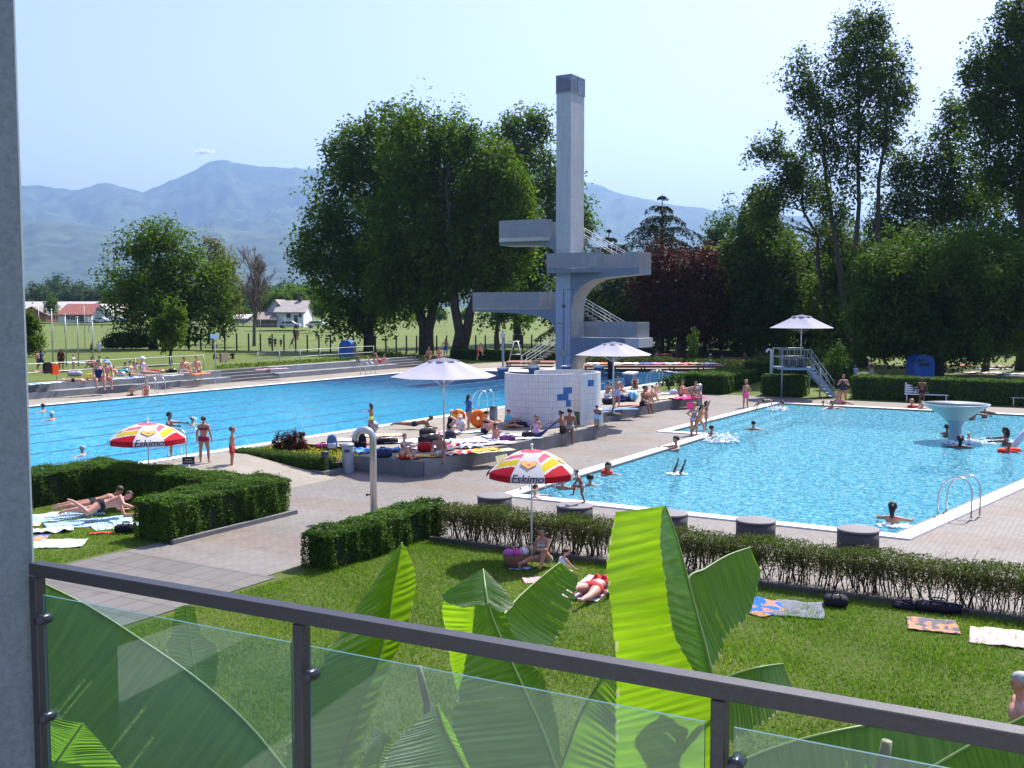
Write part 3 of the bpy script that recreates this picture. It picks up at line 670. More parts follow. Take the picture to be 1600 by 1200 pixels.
# --- shrubs
def shrub(name, label, base_px, Y, lobes, leaf, ncl, per, crad, ls, seed, cat="shrub", zbase=None, nl=10):
    return tree(name, label, base_px, Y, lobes, leaf, ncl, per, crad, ls, .08, nl, seed=seed, zbase=zbase, cat=cat)
shrub("shrub", "tall light topped shrub at the left edge beside the plaster pillar", 40, 86, [(38, 500, 20, 18), (30, 522, 22, 22), (52, 524, 15, 20), (20, 500, 16, 18), (45, 536, 20, 12), (25, 538, 18, 10)], 'mid', 230, 45, .5, .2, 61)
shrub("shrub", "low rounded dark shrub left of the lone broadleaf tree", 197, 102, [(180, 535, 22, 13), (205, 534, 26, 14), (222, 538, 12, 10)], 'dark', 180, 45, .5, .22, 62)
shrub("juniper", "spreading juniper mound beside the far end of the terrace benches", 605, 90, [(560, 573, 34, 10), (600, 566, 44, 14), (635, 572, 30, 14), (655, 582, 18, 10), (530, 578, 20, 6)], 'mid', 420, 50, .4, .17, 63, zbase=.8)
shrub("juniper", "large spreading juniper behind the lifeguard platform", 1250, 71, [(1215, 572, 40, 12), (1260, 562, 44, 14), (1300, 572, 34, 14), (1185, 580, 26, 8)], 'mid', 420, 50, .4, .16, 64, zbase=.2)
shrub("flowering_bush", "round purple flowering bush in the bed by the big pool", 452, 35.8, [(446, 693, 19, 17), (462, 688, 15, 14), (470, 700, 13, 12), (440, 702, 12, 12)], 'copper', 220, 44, .1, .055, 65, zbase=.35)
shrub("flowering_bush", "dark bush with pink blooms beside the farther platform", 1048, 62, [(1042, 600, 12, 12), (1055, 596, 11, 13)], 'dark', 90, 40, .16, .08, 66, zbase=.5)
# --- clipped hedges: box core plus leaf cards on the faces; laid out in grid coordinates
HL = leafmat("hedge_leaf", (.035, .075, .010), (.075, .145, .016), (.14, .22, .035), .34, .6, spec=.1)
HLB = leafmat("bare_hedge_leaf", (.055, .085, .015), (.12, .15, .03), (.12, .07, .04), .3, .6)
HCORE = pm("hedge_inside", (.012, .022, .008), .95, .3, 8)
def hedge(label, u0, u1, w0, w1, h, ls, dens, z0=0.0, seed=1, leaf=None, name="clipped_hedge", z0f=None):
    rs = np.random.default_rng(seed); e = empty(name, G(u0, w0, z0), ROTG); tag(e, label, "hedge")
    L, W = u1-u0, w1-w0; b = MB(); i_ = .07
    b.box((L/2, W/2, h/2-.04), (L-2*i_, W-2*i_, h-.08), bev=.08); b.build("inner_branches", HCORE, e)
    P = []; N = []
    for (nrm, area, fn) in (((0, 0, 1), L*W*1.25, lambda a, c: (a*L, c*W, np.full_like(a, h))), ((0, -1, 0), L*h, lambda a, c: (a*L, np.zeros_like(a), c*h)), ((0, 1, 0), L*h, lambda a, c: (a*L, np.full_like(a, W), c*h)),
                          ((-1, 0, 0), W*h, lambda a, c: (np.zeros_like(a), a*W, c*h)), ((1, 0, 0), W*h, lambda a, c: (np.full_like(a, L), a*W, c*h))):
        if nrm == (0, 1, 0) or nrm == (1, 0, 0): area *= .35
        n = int(area*dens); a, c = rs.random(n), rs.random(n)**(.9); x, y, z = fn(a, c)
        P.append(np.stack([x, y, z], 1)); N.append(np.tile(np.array(nrm, float), (n, 1)))
    P = np.concatenate(P); N = np.concatenate(N); n = len(P)
    # uneven clipping: shallow dips and bulges, rounded edges, sprigs that stand out
    dips = .045*np.sin(P[:, 0]*2.3+seed)*np.cos(P[:, 1]*3.1)+.03*np.sin(P[:, 0]*7.1+P[:, 2]*5)+.02*np.sin(P[:, 0]*17+P[:, 1]*13)
    spr = np.where(rs.random(n) < .04, rs.random(n)*.09, 0)
    P += N*(dips+rs.normal(size=n)*.022+spr-.03)[:, None]
    r = .12; 
    for ax, lo, hi in ((0, 0, L), (1, 0, W)):
        edge = np.minimum(np.abs(P[:, ax]-lo), np.abs(P[:, ax]-hi)); top = np.clip((P[:, 2]-(h-r))/r, 0, 1); ed = np.clip(1-edge/r, 0, 1)
        P[:, 2] -= top*ed*.06
    V, Fc = leaf_cards(P, ls*(.6+.8*rs.random(n)), .25, .6, rs, outd=N*.8)
    cl = .5+.25*np.sin(P[:, 0]*1.7+seed)+.15*np.sin(P[:, 0]*9+P[:, 2]*8)
    link("foliage", mesh_np("foliage", V, Fc, rnd=np.clip(cl*.6+rs.random(n)*.45, 0, 1)), leaf or HL, e)
    return e
hedge("thick clipped green hedge left of the paved path in the foreground", 16.25, 20.3, 18.65, 19.9, .98, .05, 2600, seed=1)
hedge("clipped green hedge across the back of the small left lawn", 19.2, 20.3, 19.95, 25.05, .96, .05, 2300, seed=2)
hedge("clipped green hedge along the big pool at the left edge behind the sunbathers", 9.0, 20.3, 25.1, 26.1, .95, .05, 2200, seed=3)
hedge("clipped green hedge arm right of the paved path, joining the bare hedge", 16.2, 20.4, 13.85, 14.65, .8, .05, 2600, seed=4)
hedge("low clipped hedge around the flower bed by the shower post", 25.35, 25.95, 21.9, 26.1, .62, .045, 1800, seed=5)
hedge("broad box hedge right of the farther sunbathing platform", 61.35, 70.5, 21.3, 24.3, 1.2, .09, 700, seed=6)
hedge("short box hedge under the lifeguard platform", 61.8, 63.3, 16.7, 19.2, 1.25, .08, 800, seed=7)
hedge("long dark hedge behind the benches at the far side of the paddling pool", 62.2, 63.6, -6.0, 14.0, 1.35, .09, 600, seed=8)
hedge("dark clipped hedge behind the short box hedge and the juniper", 68, 69.6, 15.5, 22.3, 1.5, .1, 500, z0=.2, seed=9)
hedge("low clipped hedge behind the far end of the big pool beside the climbing frame", 80, 81.5, 41, 54, .9, .1, 400, z0=.5, seed=10)
def bare_hedge():
    rs = np.random.default_rng(5); u0, w0, L, W, h = 19.75, -5.0, 18.7, .75, .82
    e = empty("bare_hedge", G(u0, w0), ROTG); tag(e, "long thin hedge with bare brown stems and sparse leaves between lawn and paddling pool", "hedge")
    b = MB(); P = []; Pn = []
    n = int(L*38)
    for i in range(n):
        y = rs.random()*L; x = .12+rs.random()*(W-.24); top = Vector((x+rs.normal()*.1, y+rs.normal()*.12, h*(.75+.2*rs.random())))
        p0 = Vector((x, y, -.02)); m = p0.lerp(top, .45)+Vector((rs.normal()*.05, rs.normal()*.06, 0)); r = .006+.008*rs.random()
        b.tube([p0, m, top], [r*1.3, r, r*.4], 4, cap=False)
        for k in range(8):
            f = .3+.6*rs.random(); q = m.lerp(top, (f-.45)/.55) if f > .45 else p0.lerp(m, f/.45)
            t = q+Vector((rs.normal()*.13, rs.normal()*.14, .08+.22*rs.random())); b.tube([q, q.lerp(t, .5)+Vector((0, 0, .02)), t], [r*.6, r*.45, r*.25], 3, cap=False)
    for i in range(90):                            # sprigs standing above the clipped top
        q = Vector((rs.random()*W, rs.random()*L, h-.05)); b.tube([q, q+Vector((rs.normal()*.03, rs.normal()*.03, .1+.07*rs.random()))], [.005, .002], 3, cap=False)
    b.build("stems", pm("hedge_stem", (.060, .040, .028), .9, .3, 9), e)
    n = int(L*W*1.15*2600); z = h-np.abs(rs.normal(size=n))*.13*1.0; x = rs.random(n)*W+rs.normal(size=n)*.04; y = rs.random(n)*L; z += .035*np.sin(y*3)+.02*np.sin(y*11+x*9)
    P.append(np.stack([x, y, z], 1)); t = rs.random(n)*.75
    n2 = int(L*4600); z2 = rs.random(n2)**.8*h*.85; side = rs.random(n2) < .8; x2 = np.where(side, rs.random(n2)*.12, W-rs.random(n2)*.12); y2 = rs.random(n2)*L
    keep = rs.random(n2) < (.05+.95*np.clip((z2-.22)/.28, 0, 1)); P.append(np.stack([x2, y2, z2], 1)[keep]); t2 = (.55+.45*rs.random(n2))[keep]
    P = np.concatenate(P); t = np.concatenate([t, t2])
    V, Fc = leaf_cards(P, .042*(.6+.8*rs.random(len(P))), .3, .55, rs); link("foliage", mesh_np("foliage", V, Fc, rnd=t), HLB, e)
bare_hedge()
b = MB(); b.box((19.63, 4.3, .03), (.1, 19, .12)); o = b.build("edging_log", pm("old_wood", (.09, .075, .06), .9, .3, 5), None, (0, 0, 0), ROTG); tag(o, "long dark edging board at the foot of the bare hedge", "edging")
b = MB(); b.box((18.3, 18.56, .05), (4.1, .1, .13)); o = b.build("kerb", CONC, None, (0, 0, 0), ROTG); tag(o, "grey kerb stone at the foot of the thick hedge beside the path", "kerb")
b = MB(); b.box((25.28, 24.0, .08), (.12, 4.4, .2)); b.box((26.6, 21.86, .08), (2.6, .12, .2)); o = b.build("kerb", CONC, None, (0, 0, 0), ROTG); tag(o, "grey kerb around the flower bed by the shower post", "kerb")
# flower bed: soil, yellow flowers (uncountable)
b = MB(); b.box((26.95, 23.95, .2), (2.0, 4.1, .3)); o = b.build("soil", pm("soil", (.05, .04, .025), .95, .3, 8), None, (0, 0, 0), ROTG); tag(o, kind='structure')
rs = np.random.default_rng(8); n = 5200; P = np.stack([26.0+rs.random(n)*1.9, 22.0+rs.random(n)*4.0, .35+rs.random(n)*.16], 1)
V, Fc = leaf_cards(P, .06*(.6+.8*rs.random(n)), .6, .6, rs)
flower = leafmat("bed_flowers", (.05, .10, .015), (.10, .16, .02), (.65, .50, .03), .25)
o = link("yellow_flowers", mesh_np("yellow_flowers", V, Fc, rnd=np.where(rs.random(n) < .45, 1.0, rs.random(n)*.75)), flower, None, (0, 0, 0), ROTG); tag(o, "low yellow flowers filling the bed round the purple bush", "flowers", kind='stuff')
# low planting behind the wooden sun deck
n = 5200; P = np.stack([81+rs.random(n)*2.2, 26+rs.random(n)*15, .5+rs.random(n)*.55], 1); V, Fc = leaf_cards(P, .22*(.6+.8*rs.random(n)), .3, .5, rs)
o = link("ground_cover", mesh_np("ground_cover", V, Fc, rnd=rs.random(n)), LM['olive'], None, (0, 0, 0), ROTG); tag(o, "low ragged planting behind the wooden sun deck", "plants", kind='stuff')
n = 5200; P = np.stack([25+rs.random(n)*41, 51.9+rs.random(n)*.9, ZT+rs.random(n)*.25], 1); P = P[P[:, 0] > 50]; n = len(P); V, Fc = leaf_cards(P, .16*(.6+.8*rs.random(n)), .3, .4, rs)
o = link("ground_cover", mesh_np("ground_cover", V, Fc, rnd=rs.random(n)), LM['mid'], None, (0, 0, 0), ROTG); tag(o, "tall grass and weeds along the railing above the terrace benches", "weeds", kind='stuff')
# grass blades of the near lawns
def blades(name, label, polys, dens, seed, hmul=1.0):
    rs = np.random.default_rng(seed); PP = []
    for (u0, u1, w0, w1) in polys:
        n = int((u1-u0)*(w1-w0)*dens); PP.append(np.stack([u0+rs.random(n)*(u1-u0), w0+rs.random(n)*(w1-w0)], 1))
    P = np.concatenate(PP); x = P[:, 0]*V1.x+P[:, 1]*N1.x; y = P[:, 0]*V1.y+P[:, 1]*N1.y
    keep = (y > 5) & (np.abs(x) < y*.52+.5); x, y = x[keep], y[keep]; n = len(x)
    a = rs.random(n)*2*math.pi; hh = (.025+.04*rs.random(n))*hmul*(1+.45*np.sin(x*2.1)*np.sin(y*1.7)); wd = .006+.006*rs.random(n); lean = rs.normal(size=(n, 2))*.028
    z = np.zeros(n)
    A = np.stack([x-np.cos(a)*wd, y-np.sin(a)*wd, z], 1); B_ = np.stack([x+np.cos(a)*wd, y+np.sin(a)*wd, z], 1); C = np.stack([x+lean[:, 0], y+lean[:, 1], z+hh], 1)
    V = np.stack([A, B_, C], 1).reshape(-1, 3); Fc = np.arange(3*n).reshape(n, 3)
    patch = .5+.36*np.sin(x*.9+1.3*np.sin(y*.7))+.2*np.sin(x*3.1+y*2.3)
    o = link(name, mesh_np(name, V, Fc, rnd=np.clip(patch*.5+rs.random(n)*.55, 0, 1)), GB); tag(o, label, "grass", kind='stuff')
GB = leafmat("grass_blade", (.092, .165, .018), (.155, .25, .028), (.34, .34, .13), .45, .6, spec=.1)
blades("grass", "short mown grass of the lawn in front of the bare hedge", [(3, 19.6, -4, 14.3)], 1150, 3)
blades("grass", "mown grass of the small lawn left of the paved path", [(12, 16.3, 19.2, 25.0), (16.3, 20.4, 20, 25.0)], 900, 4)
# ================================================================ diving tower
def stained(name, c, dirt, amt=.5):
    """painted concrete with rain streaks and formwork joints"""
    m, nt, p = newmat(name); st = ramp(nt, texn(nt, 1.0, 6, .7, stretch=(5, 5, .35)), [(.45, 0.), (.75, 1.)]); bl = ramp(nt, texn(nt, .8, 6, .7, dist=1), [(.4, 0.), (.7, 1.)])
    c1 = mixrgb(nt, c, dirt, mixrgb(nt, (0, 0, 0), (amt,)*3, st)); c2 = mixrgb(nt, c1, tuple(x*.80 for x in c), mixrgb(nt, (0, 0, 0), (.8,)*3, bl))
    tc = nt.nodes.new('ShaderNodeTexCoord'); sp = nt.nodes.new('ShaderNodeSeparateXYZ'); nt.links.new(tc.outputs['Object'], sp.inputs[0]); md = nt.nodes.new('ShaderNodeMath'); md.operation = 'MODULO'; nt.links.new(sp.outputs[2], md.inputs[0]); md.inputs[1].default_value = 1.9
    lt = nt.nodes.new('ShaderNodeMath'); lt.operation = 'LESS_THAN'; nt.links.new(md.outputs[0], lt.inputs[0]); lt.inputs[1].default_value = .04; lf = nt.nodes.new('ShaderNodeMath'); lf.operation = 'MULTIPLY'; nt.links.new(lt.outputs[0], lf.inputs[0]); lf.inputs[1].default_value = .35
    nt.links.new(mixrgb(nt, c2, tuple(x*.5 for x in c), lf.outputs[0]), p.inputs['Base Color']); p.inputs['Roughness'].default_value = .75; nt.links.new(bump(nt, texn(nt, 4, 5, .6), .25, .03), p.inputs['Normal']); return m
TP = stained("tower_paint", (.50, .52, .52), (.24, .25, .24))
TB = stained("tower_shade_paint", (.20, .25, .30), (.12, .14, .16), .6)  # pale concrete in shade: the sky's blue is put into the colour
TU = stained("tower_soffit", (.55, .53, .47), (.3, .28, .24), .4)  # paler underside: light bounced off water and deck put into the colour
SHT = stained("railing_sheet", (.36, .365, .365), (.22, .21, .2), .5)
STEEL = M("steel", (.55, .56, .57), .3, .06, 4, metal=.85)
WSTEEL = M("white_steel", (.75, .76, .75), .4, .05, 4)
DARKM = M("dark_metal", (.06, .065, .07), .45, .1, 6)
def tower():
    Y0 = 77.0; p = atY(891, 560, Y0); u0, w0 = uw(p); e = empty("diving_tower", G(u0, w0, 0), ROTG)
    tag(e, "tall pale concrete diving tower, blue shade put into its colour, with four cantilevered platforms", "diving tower")
    k = Y0/F; zz = lambda y: HC-(y-478)*k
    SU, SW = 2.1, 1.22; ztop = zz(125); zl = zz(150)
    b = MB(); gbox(b, 0, SU, 0, SW, -.5, zz(421)); b.build("lower_shaft", TB if False else stained("shaft_shade_paint", (.39, .455, .51), (.2, .23, .25), .45), e)  # lower shaft's bluish sky shade painted into its colour
    b = MB(); gbox(b, 0, SU, 0, SW, zz(421), zl); s_ = b.build("upper_shaft", TP, e)
    b = MB(); gbox(b, -.012, 0, SW*.42, SW*.44, zz(421), zl); gbox(b, -.02, .0, -.0, .05, zz(421), zl); b.build("corner_strip", pm("strip_paint", (.5, .53, .56), .6), s_)
    # open lantern on top
    b = MB()
    for a in (0, SU/2, SU):
        for c in (0, SW):
            gbox(b, a-.03, a+.03, c-.03, c+.03, zl, ztop)
    for c in (0, SW): gbox(b, -.03, SU+.03, c-.03, c+.03, ztop, ztop+.09)
    for a in (0, SU): gbox(b, a-.03, a+.03, -.03, SW+.03, ztop+.002, ztop+.092)
    gbox(b, -.05, SU+.05, -.05, SW+.05, zl-.02, zl+.06)
    la = b.build("lantern_frame", M("lantern_metal", (.25, .28, .30), .5, .1), e)
    b = MB()
    for i in range(6): gbox(b, .10+i*.33, .34+i*.33, SW*.35, SW*.4, zl+.06, ztop-.1-.12*(i % 3))
    b.build("louvre", M("louvre", (.14, .16, .18), .6), la)
    gm, gnt, gp = newmat("lantern_glass"); tr = gnt.nodes.new('ShaderNodeBsdfTransparent'); tr.inputs[0].default_value = (.22, .25, .28, 1)
    gl = gnt.nodes.new('ShaderNodeBsdfGlossy'); gl.inputs['Roughness'].default_value = .1; mx = gnt.nodes.new('ShaderNodeMixShader'); mx.inputs[0].default_value = .15
    gnt.links.new(tr.outputs[0], mx.inputs[1]); gnt.links.new(gl.outputs[0], mx.inputs[2]); gnt.links.new(mx.outputs[0], gnt.nodes['Material Output'].inputs[0])
    b = MB(); gbox(b, .0, SU, -.005, .005, zl+.06, ztop); gbox(b, -.005, .005, .03, SW, zl+.06, ztop); gbox(b, .0, SU, SW-.005, SW+.005, zl+.06, ztop); b.build("glass", gm, la)
    def sheet_rail(par, pts, z0, h, bars=(), nm="railing"):
        """profiled metal sheet on posts along a polyline; the segments listed in bars are open bars"""
        b = MB()
        for i, (a, c) in enumerate(zip(pts[:-1], pts[1:])):
            a = Vector((*a, 0)); c = Vector((*c, 0)); d = c-a; L = d.length; ang = math.atan2(d.y, d.x); dn = d.normalized()
            if i not in bars:
                b.box(((a+c)/2)+Vector((0, 0, z0+h/2+.03)), (L, .02, h-.08), ang)
                n = max(1, int(L/.11)); side = Vector((-dn.y, dn.x, 0))
                for j in range(n+1):
                    q = a+dn*(L*j/max(1, n))
                    b.box(q+Vector((0, 0, z0+h/2)), (.035, .06, h-.02), ang)
            else:
                n = max(1, int(L/.14))
                for j in range(n+1): b.box(a+dn*(L*j/n)+Vector((0, 0, z0+h/2)), (.025, .025, h), ang)
                b.box(((a+c)/2)+Vector((0, 0, z0+.1)), (L, .03, .03), ang)
            b.box(((a+c)/2)+Vector((0, 0, z0+h)), (L+.04, .045, .04), ang)
        return b.build(nm, SHT, par)
    def bracket(sgn, Lg, zt, tip, root, prof, nm, u_a=0.0, u_b=SU):
        """cantilever: prof = [(distance from shaft, underside z)], extruded along u"""
        wedge = lambda d: (0 if sgn < 0 else SW)+sgn*d
        n = len(prof); vs = []; 
        for uu_ in (u_a, u_b):
            for d, z in prof: vs.append((uu_, wedge(d), z))
            for d, z in prof: vs.append((uu_, wedge(d), zt))
        b = MB(); fs = []
        for i in range(n-1):
            fs += [(i, i+1, n+i+1, n+i), (2*n+i, 3*n+i, 3*n+i+1, 2*n+i+1), (n+i, n+i+1, 3*n+i+1, 3*n+i)]
        fs += [(n-1, 3*n-1, 4*n-1, 2*n-1)]
        b.add(vs, fs); b.cur = 1; b.add(vs, [(i, 2*n+i, 2*n+i+1, i+1) for i in range(n-1)])
        return b.build(nm, [TB, TU], e)
    ql = lambda dpx: dpx*k/.86
    q = lambda dpx: dpx*k/.86*.83
    # seven and a half metre platform, right side
    z75 = zz(421)
    pr = [(.02, zz(575)), (.02, zz(500)), (.06, zz(480)), (.3, zz(462)), (.75, zz(450)), (1.3, zz(442)), (1.9, zz(437)), (2.9, zz(434)), (4.2, zz(432)), (q(120), zz(430))]
    pl = bracket(-1, 6.5, z75, .4, 2, pr, "platform")
    sheet_rail(pl, [(0, -2.6), (0, -q(96))], z75, q(20)*.98, bars=(0,)); sheet_rail(pl, [(0, -q(96)), (-.0, -q(119)), (SU, -q(119)), (SU, -.1)], z75, 1.12)
    # walkway curving round the front of the shaft
    b = MB(); out = [(-.05, SW+.45), (-.55, SW+.45), (-.85, SW-.3), (-.9, .2), (-.9, -1.2), (-.75, -1.9), (-.4, -2.4), (-.0, -2.6)]
    poly = out+[(0.0, SW+.45)]
    b.prism([(a, c) for a, c in poly][::-1], z75-.28, z75); wk = b.build("walkway", TB, e)
    sheet_rail(wk, out, z75, 1.12)
    # three metre platform, right side
    z3 = zz(527); pr = [(.02, -.4), (.05, zz(572)), (.25, zz(560)), (.7, zz(551)), (1.4, zz(545)), (2.4, zz(541)), (3.8, zz(539)), (q(121), zz(538))]
    b0 = bracket(-1, 6, z3, .4, 2, pr, "platform", -.012, SU-.012)
    b = MB(); gbox(b, -.25, SU+.1, -q(123), -q(99), zz(541), z3+.004); b.build("board_end", M("board_concrete", (.5, .5, .48), .8), b0)
    sheet_rail(b0, [(0, -.1), (0, -q(52))], z3, 1.12, bars=(0,)); sheet_rail(b0, [(0, -q(52)), (0, -q(117)), (SU, -q(117)), (SU, -.1)], z3, 1.12)
    # five metre platform, left side
    z5 = zz(483); pr = [(.02, zz(530)), (.06, zz(518)), (.25, zz(508)), (.6, zz(501)), (1.2, zz(496)), (2.2, zz(492)), (4, zz(489)), (7.3, zz(487.5))]
    b1 = bracket(1, 7, z5, .4, 2, pr, "platform", .012, SU+.012)
    sheet_rail(b1, [(0, SW+1.4), (0, SW+7.25), (SU, SW+7.25), (SU, SW+.1)], z5, 1.25); sheet_rail(b1, [(0, SW+.02), (0, SW+1.4)], z5, 1.25, bars=(0,))
    # ten metre platform, left side
    z10 = zz(371); pr = [(.02, zz(406)), (.08, zz(398)), (.3, zz(390)), (.8, zz(385)), (1.6, zz(382.5)), (4.85, zz(381))]
    b2 = bracket(1, 5, z10, .4, 2, pr, "platform", .02, SU+.02)
    b = MB(); b.prism([(-.7, SW+.8), (-.7, SW+4.4), (0.018, SW+4.9), (0.018, SW+.5)][::-1], z10-.22, z10); b.build("side_slab", TU, b2)
    sheet_rail(b2, [(0.0, SW+.35), (-.7, SW+.85), (-.7, SW+4.4), (0, SW+4.85), (SU, SW+4.85), (SU, SW+.1)], z10, 1.3)
    # stair flights behind the shaft with slanting white handrails
    def flight(ua, wa, za, wb, zb, par, nm="stair_flight"):
        n = max(4, int(abs(zb-za)/.18)); b = MB()
        for i in range(n):
            f = (i+.5)/n; gbox(b, ua, ua+.85, min(wa+(wb-wa)*i/n, wa+(wb-wa)*(i+1)/n), max(wa+(wb-wa)*i/n, wa+(wb-wa)*(i+1)/n)-.01, za+(zb-za)*f-.12, za+(zb-za)*f)
        f_ = b.build(nm, CONC, par); b = MB()
        for uu_ in (ua, ua+.85):
            for h in (.5, 1.0): b.tube([(uu_, wa, za+h), (uu_, wb, zb+h)], .03, 6)
            for i in range(0, n+1, 4):
                f = i/n; b.tube([(uu_, wa+(wb-wa)*f, za+(zb-za)*f), (uu_, wa+(wb-wa)*f, za+(zb-za)*f+1.0)], .014, 4)
        b.build("handrail", WSTEEL, f_)
    flight(SU+.05, SW+4.2, ZA, SW-.2, z3, e); flight(SU+.05, -3.2, z3, SW-.5, z5, e); flight(SU+.95, SW+1.5, z5, -2, z75, e); flight(SU+.05, -3.6, z75, SW-.5, z10, e)
    b = MB(); gbox(b, SU, SU+1.9, SW-.2, SW+.9, z3-.15, z3); gbox(b, SU, SU+1.9, -4.2, -3.2, z3-.15, z3); gbox(b, SU, SU+1.9, SW-.5, SW+1.4, z5-.15, z5); gbox(b, SU, SU+1.9, -4.4, -3.4, z75-.15, z75); gbox(b, SU, SU+.95, SW-.5, SW+1.0, z10-.15, z10)
    b.build("landing", CONC, e)
    # service pipes and hatch on the shaft
    b = MB(); X = -.03
    b.tube([(X, .55, zz(575)), (X, .55, zz(452)), (X, .05, zz(452)), (X, -.3, zz(452))], .018, 5); b.tube([(X, .55, zz(505)), (X, SW, zz(505))], .014, 5)
    gbox(b, -.08, 0, .45, .65, zz(480), zz(476)); b.build("pipe", DARKM, e)
    b = MB(); gbox(b, -.06, .0, .3, .95, zz(556), zz(547)); b.build("hatch", M("hatch_metal", (.35, .36, .33), .6), e)
    b = MB(); gbox(b, -1.4, SU+3.2, -1.2, SW+6.5, -1.5, ZA+.02); pe = b.build("plinth", CONCL, e)
tower()
# ================================================================ curved tiled shower wall
def tile_mat():
    m, nt, p = newmat("white_tiles"); tc = nt.nodes.new('ShaderNodeTexCoord'); br = nt.nodes.new('ShaderNodeTexBrick'); nt.links.new(tc.outputs['UV'], br.inputs['Vector']); br.offset = 0
    br.inputs['Scale'].default_value = 1; br.inputs['Brick Width'].default_value = .075; br.inputs['Row Height'].default_value = .26; br.inputs['Mortar Size'].default_value = .007
    br.inputs['Color1'].default_value = (.72, .70, .68, 1); br.inputs['Color2'].default_value = (.64, .62, .61, 1); br.inputs['Mortar'].default_value = (.40, .38, .37, 1)
    nt.links.new(br.outputs['Color'], p.inputs['Base Color']); p.inputs['Roughness'].default_value = .25; return m
TILE = tile_mat(); BTILE = M("blue_tiles_wall", (.03, .13, .33), .3, .12, 9)
def arcwall(cx, cy, Rr, a0, a1, z0, h, th, par, blue=(), nm="curved_wall"):
    n = 60; b = MB(); vs = []; fs = []; me = None
    A = [R(a0+(a1-a0)*i/n) for i in range(n+1)]; zr = 8
    bm = bmesh.new(); uvl = bm.loops.layers.uv.new("UVMap")
    def pt(a, r, z): return (cx+r*math.cos(a), cy+r*math.sin(a), z)
    def quad(ps, uvs, mi=0):
        f = bm.faces.new([bm.verts.new(q) for q in ps]); f.material_index = mi
        for l, uv in zip(f.loops, uvs): l[uvl].uv = uv
    for i in range(n):
        s0, s1 = Rr*(A[i]-A[0]), Rr*(A[i+1]-A[0])
        for j in range(zr):
            za, zb = z0+h*j/zr, z0+h*(j+1)/zr; mi = 1 if any(b0 <= (s0+s1)/2 <= b1 and j == jj for b0, b1, jj in blue) else 0
            quad([pt(A[i], Rr, za), pt(A[i+1], Rr, za), pt(A[i+1], Rr, zb), pt(A[i], Rr, zb)], [(s0, za-z0), (s1, za-z0), (s1, zb-z0), (s0, zb-z0)], mi)
        ri = Rr-th
        quad([pt(A[i+1], ri, z0), pt(A[i], ri, z0), pt(A[i], ri, z0+h), pt(A[i+1], ri, z0+h)], [(s1, 0), (s0, 0), (s0, h), (s1, h)])
        quad([pt(A[i], Rr, z0+h), pt(A[i+1], Rr, z0+h), pt(A[i+1], ri, z0+h), pt(A[i], ri, z0+h)], [(s0, .02), (s1, .02), (s1, .1), (s0, .1)])
    for a in (A[0], A[-1]):
        quad([pt(a, Rr, z0), pt(a, Rr-th, z0), pt(a, Rr-th, z0+h), pt(a, Rr, z0+h)], [(0, 0), (th, 0), (th, h), (0, h)])
    me = bpy.data.meshes.new(nm); bm.to_mesh(me); bm.free(); me.materials.append(TILE); me.materials.append(BTILE)
    return link(nm, me, None, par)
def shower_wall():
    c = atY(848, 665, 43.9); e = empty("tiled_shower_wall", (c.x, c.y, ZA+.006)); tag(e, "curved white tiled shower enclosure with blue tile pattern between the two platforms", "shower wall")
    h = 2.12; Rr = 1.6
    s = lambda px: Rr*(math.radians(360-172)-math.acos(max(-1, min(1, (px-848)*43/F/Rr))))
    st = lambda px: Rr*(-math.acos(max(-1, min(1, (px-848)*42.4/F/Rr)))+2*math.pi-R(172))
    blue = [(st(878), st(894), 5), (st(868), st(887), 4), (st(883), st(891), 3), (st(868)-0.0, st(868), 9)]
    arcwall(0, 0, Rr, 172, 322, 0, h, .16, e, blue)
    c2 = Vector((36*43.5/F, .35)); arcwall(c2.x, c2.y, 1.5, -62, 150, 0, h, .16, e, [(1.5*R(8), 1.5*R(20), 6)])
    b = MB(); b.box((1.62, -1.36, h/2), (.05, .32, h-.004), R(-62)); b.build("end_panel", TILE if False else M("end_tile", (.66, .65, .63), .35, .05, 9), e)
    b = MB(); b.ball((.55, 1.86-.0, h-.25), .05); b.tube([(.55, 1.72, h-.25), (.55, 1.9, h-.25)], .02, 6); b.build("shower_head", STEEL, e)
shower_wall()
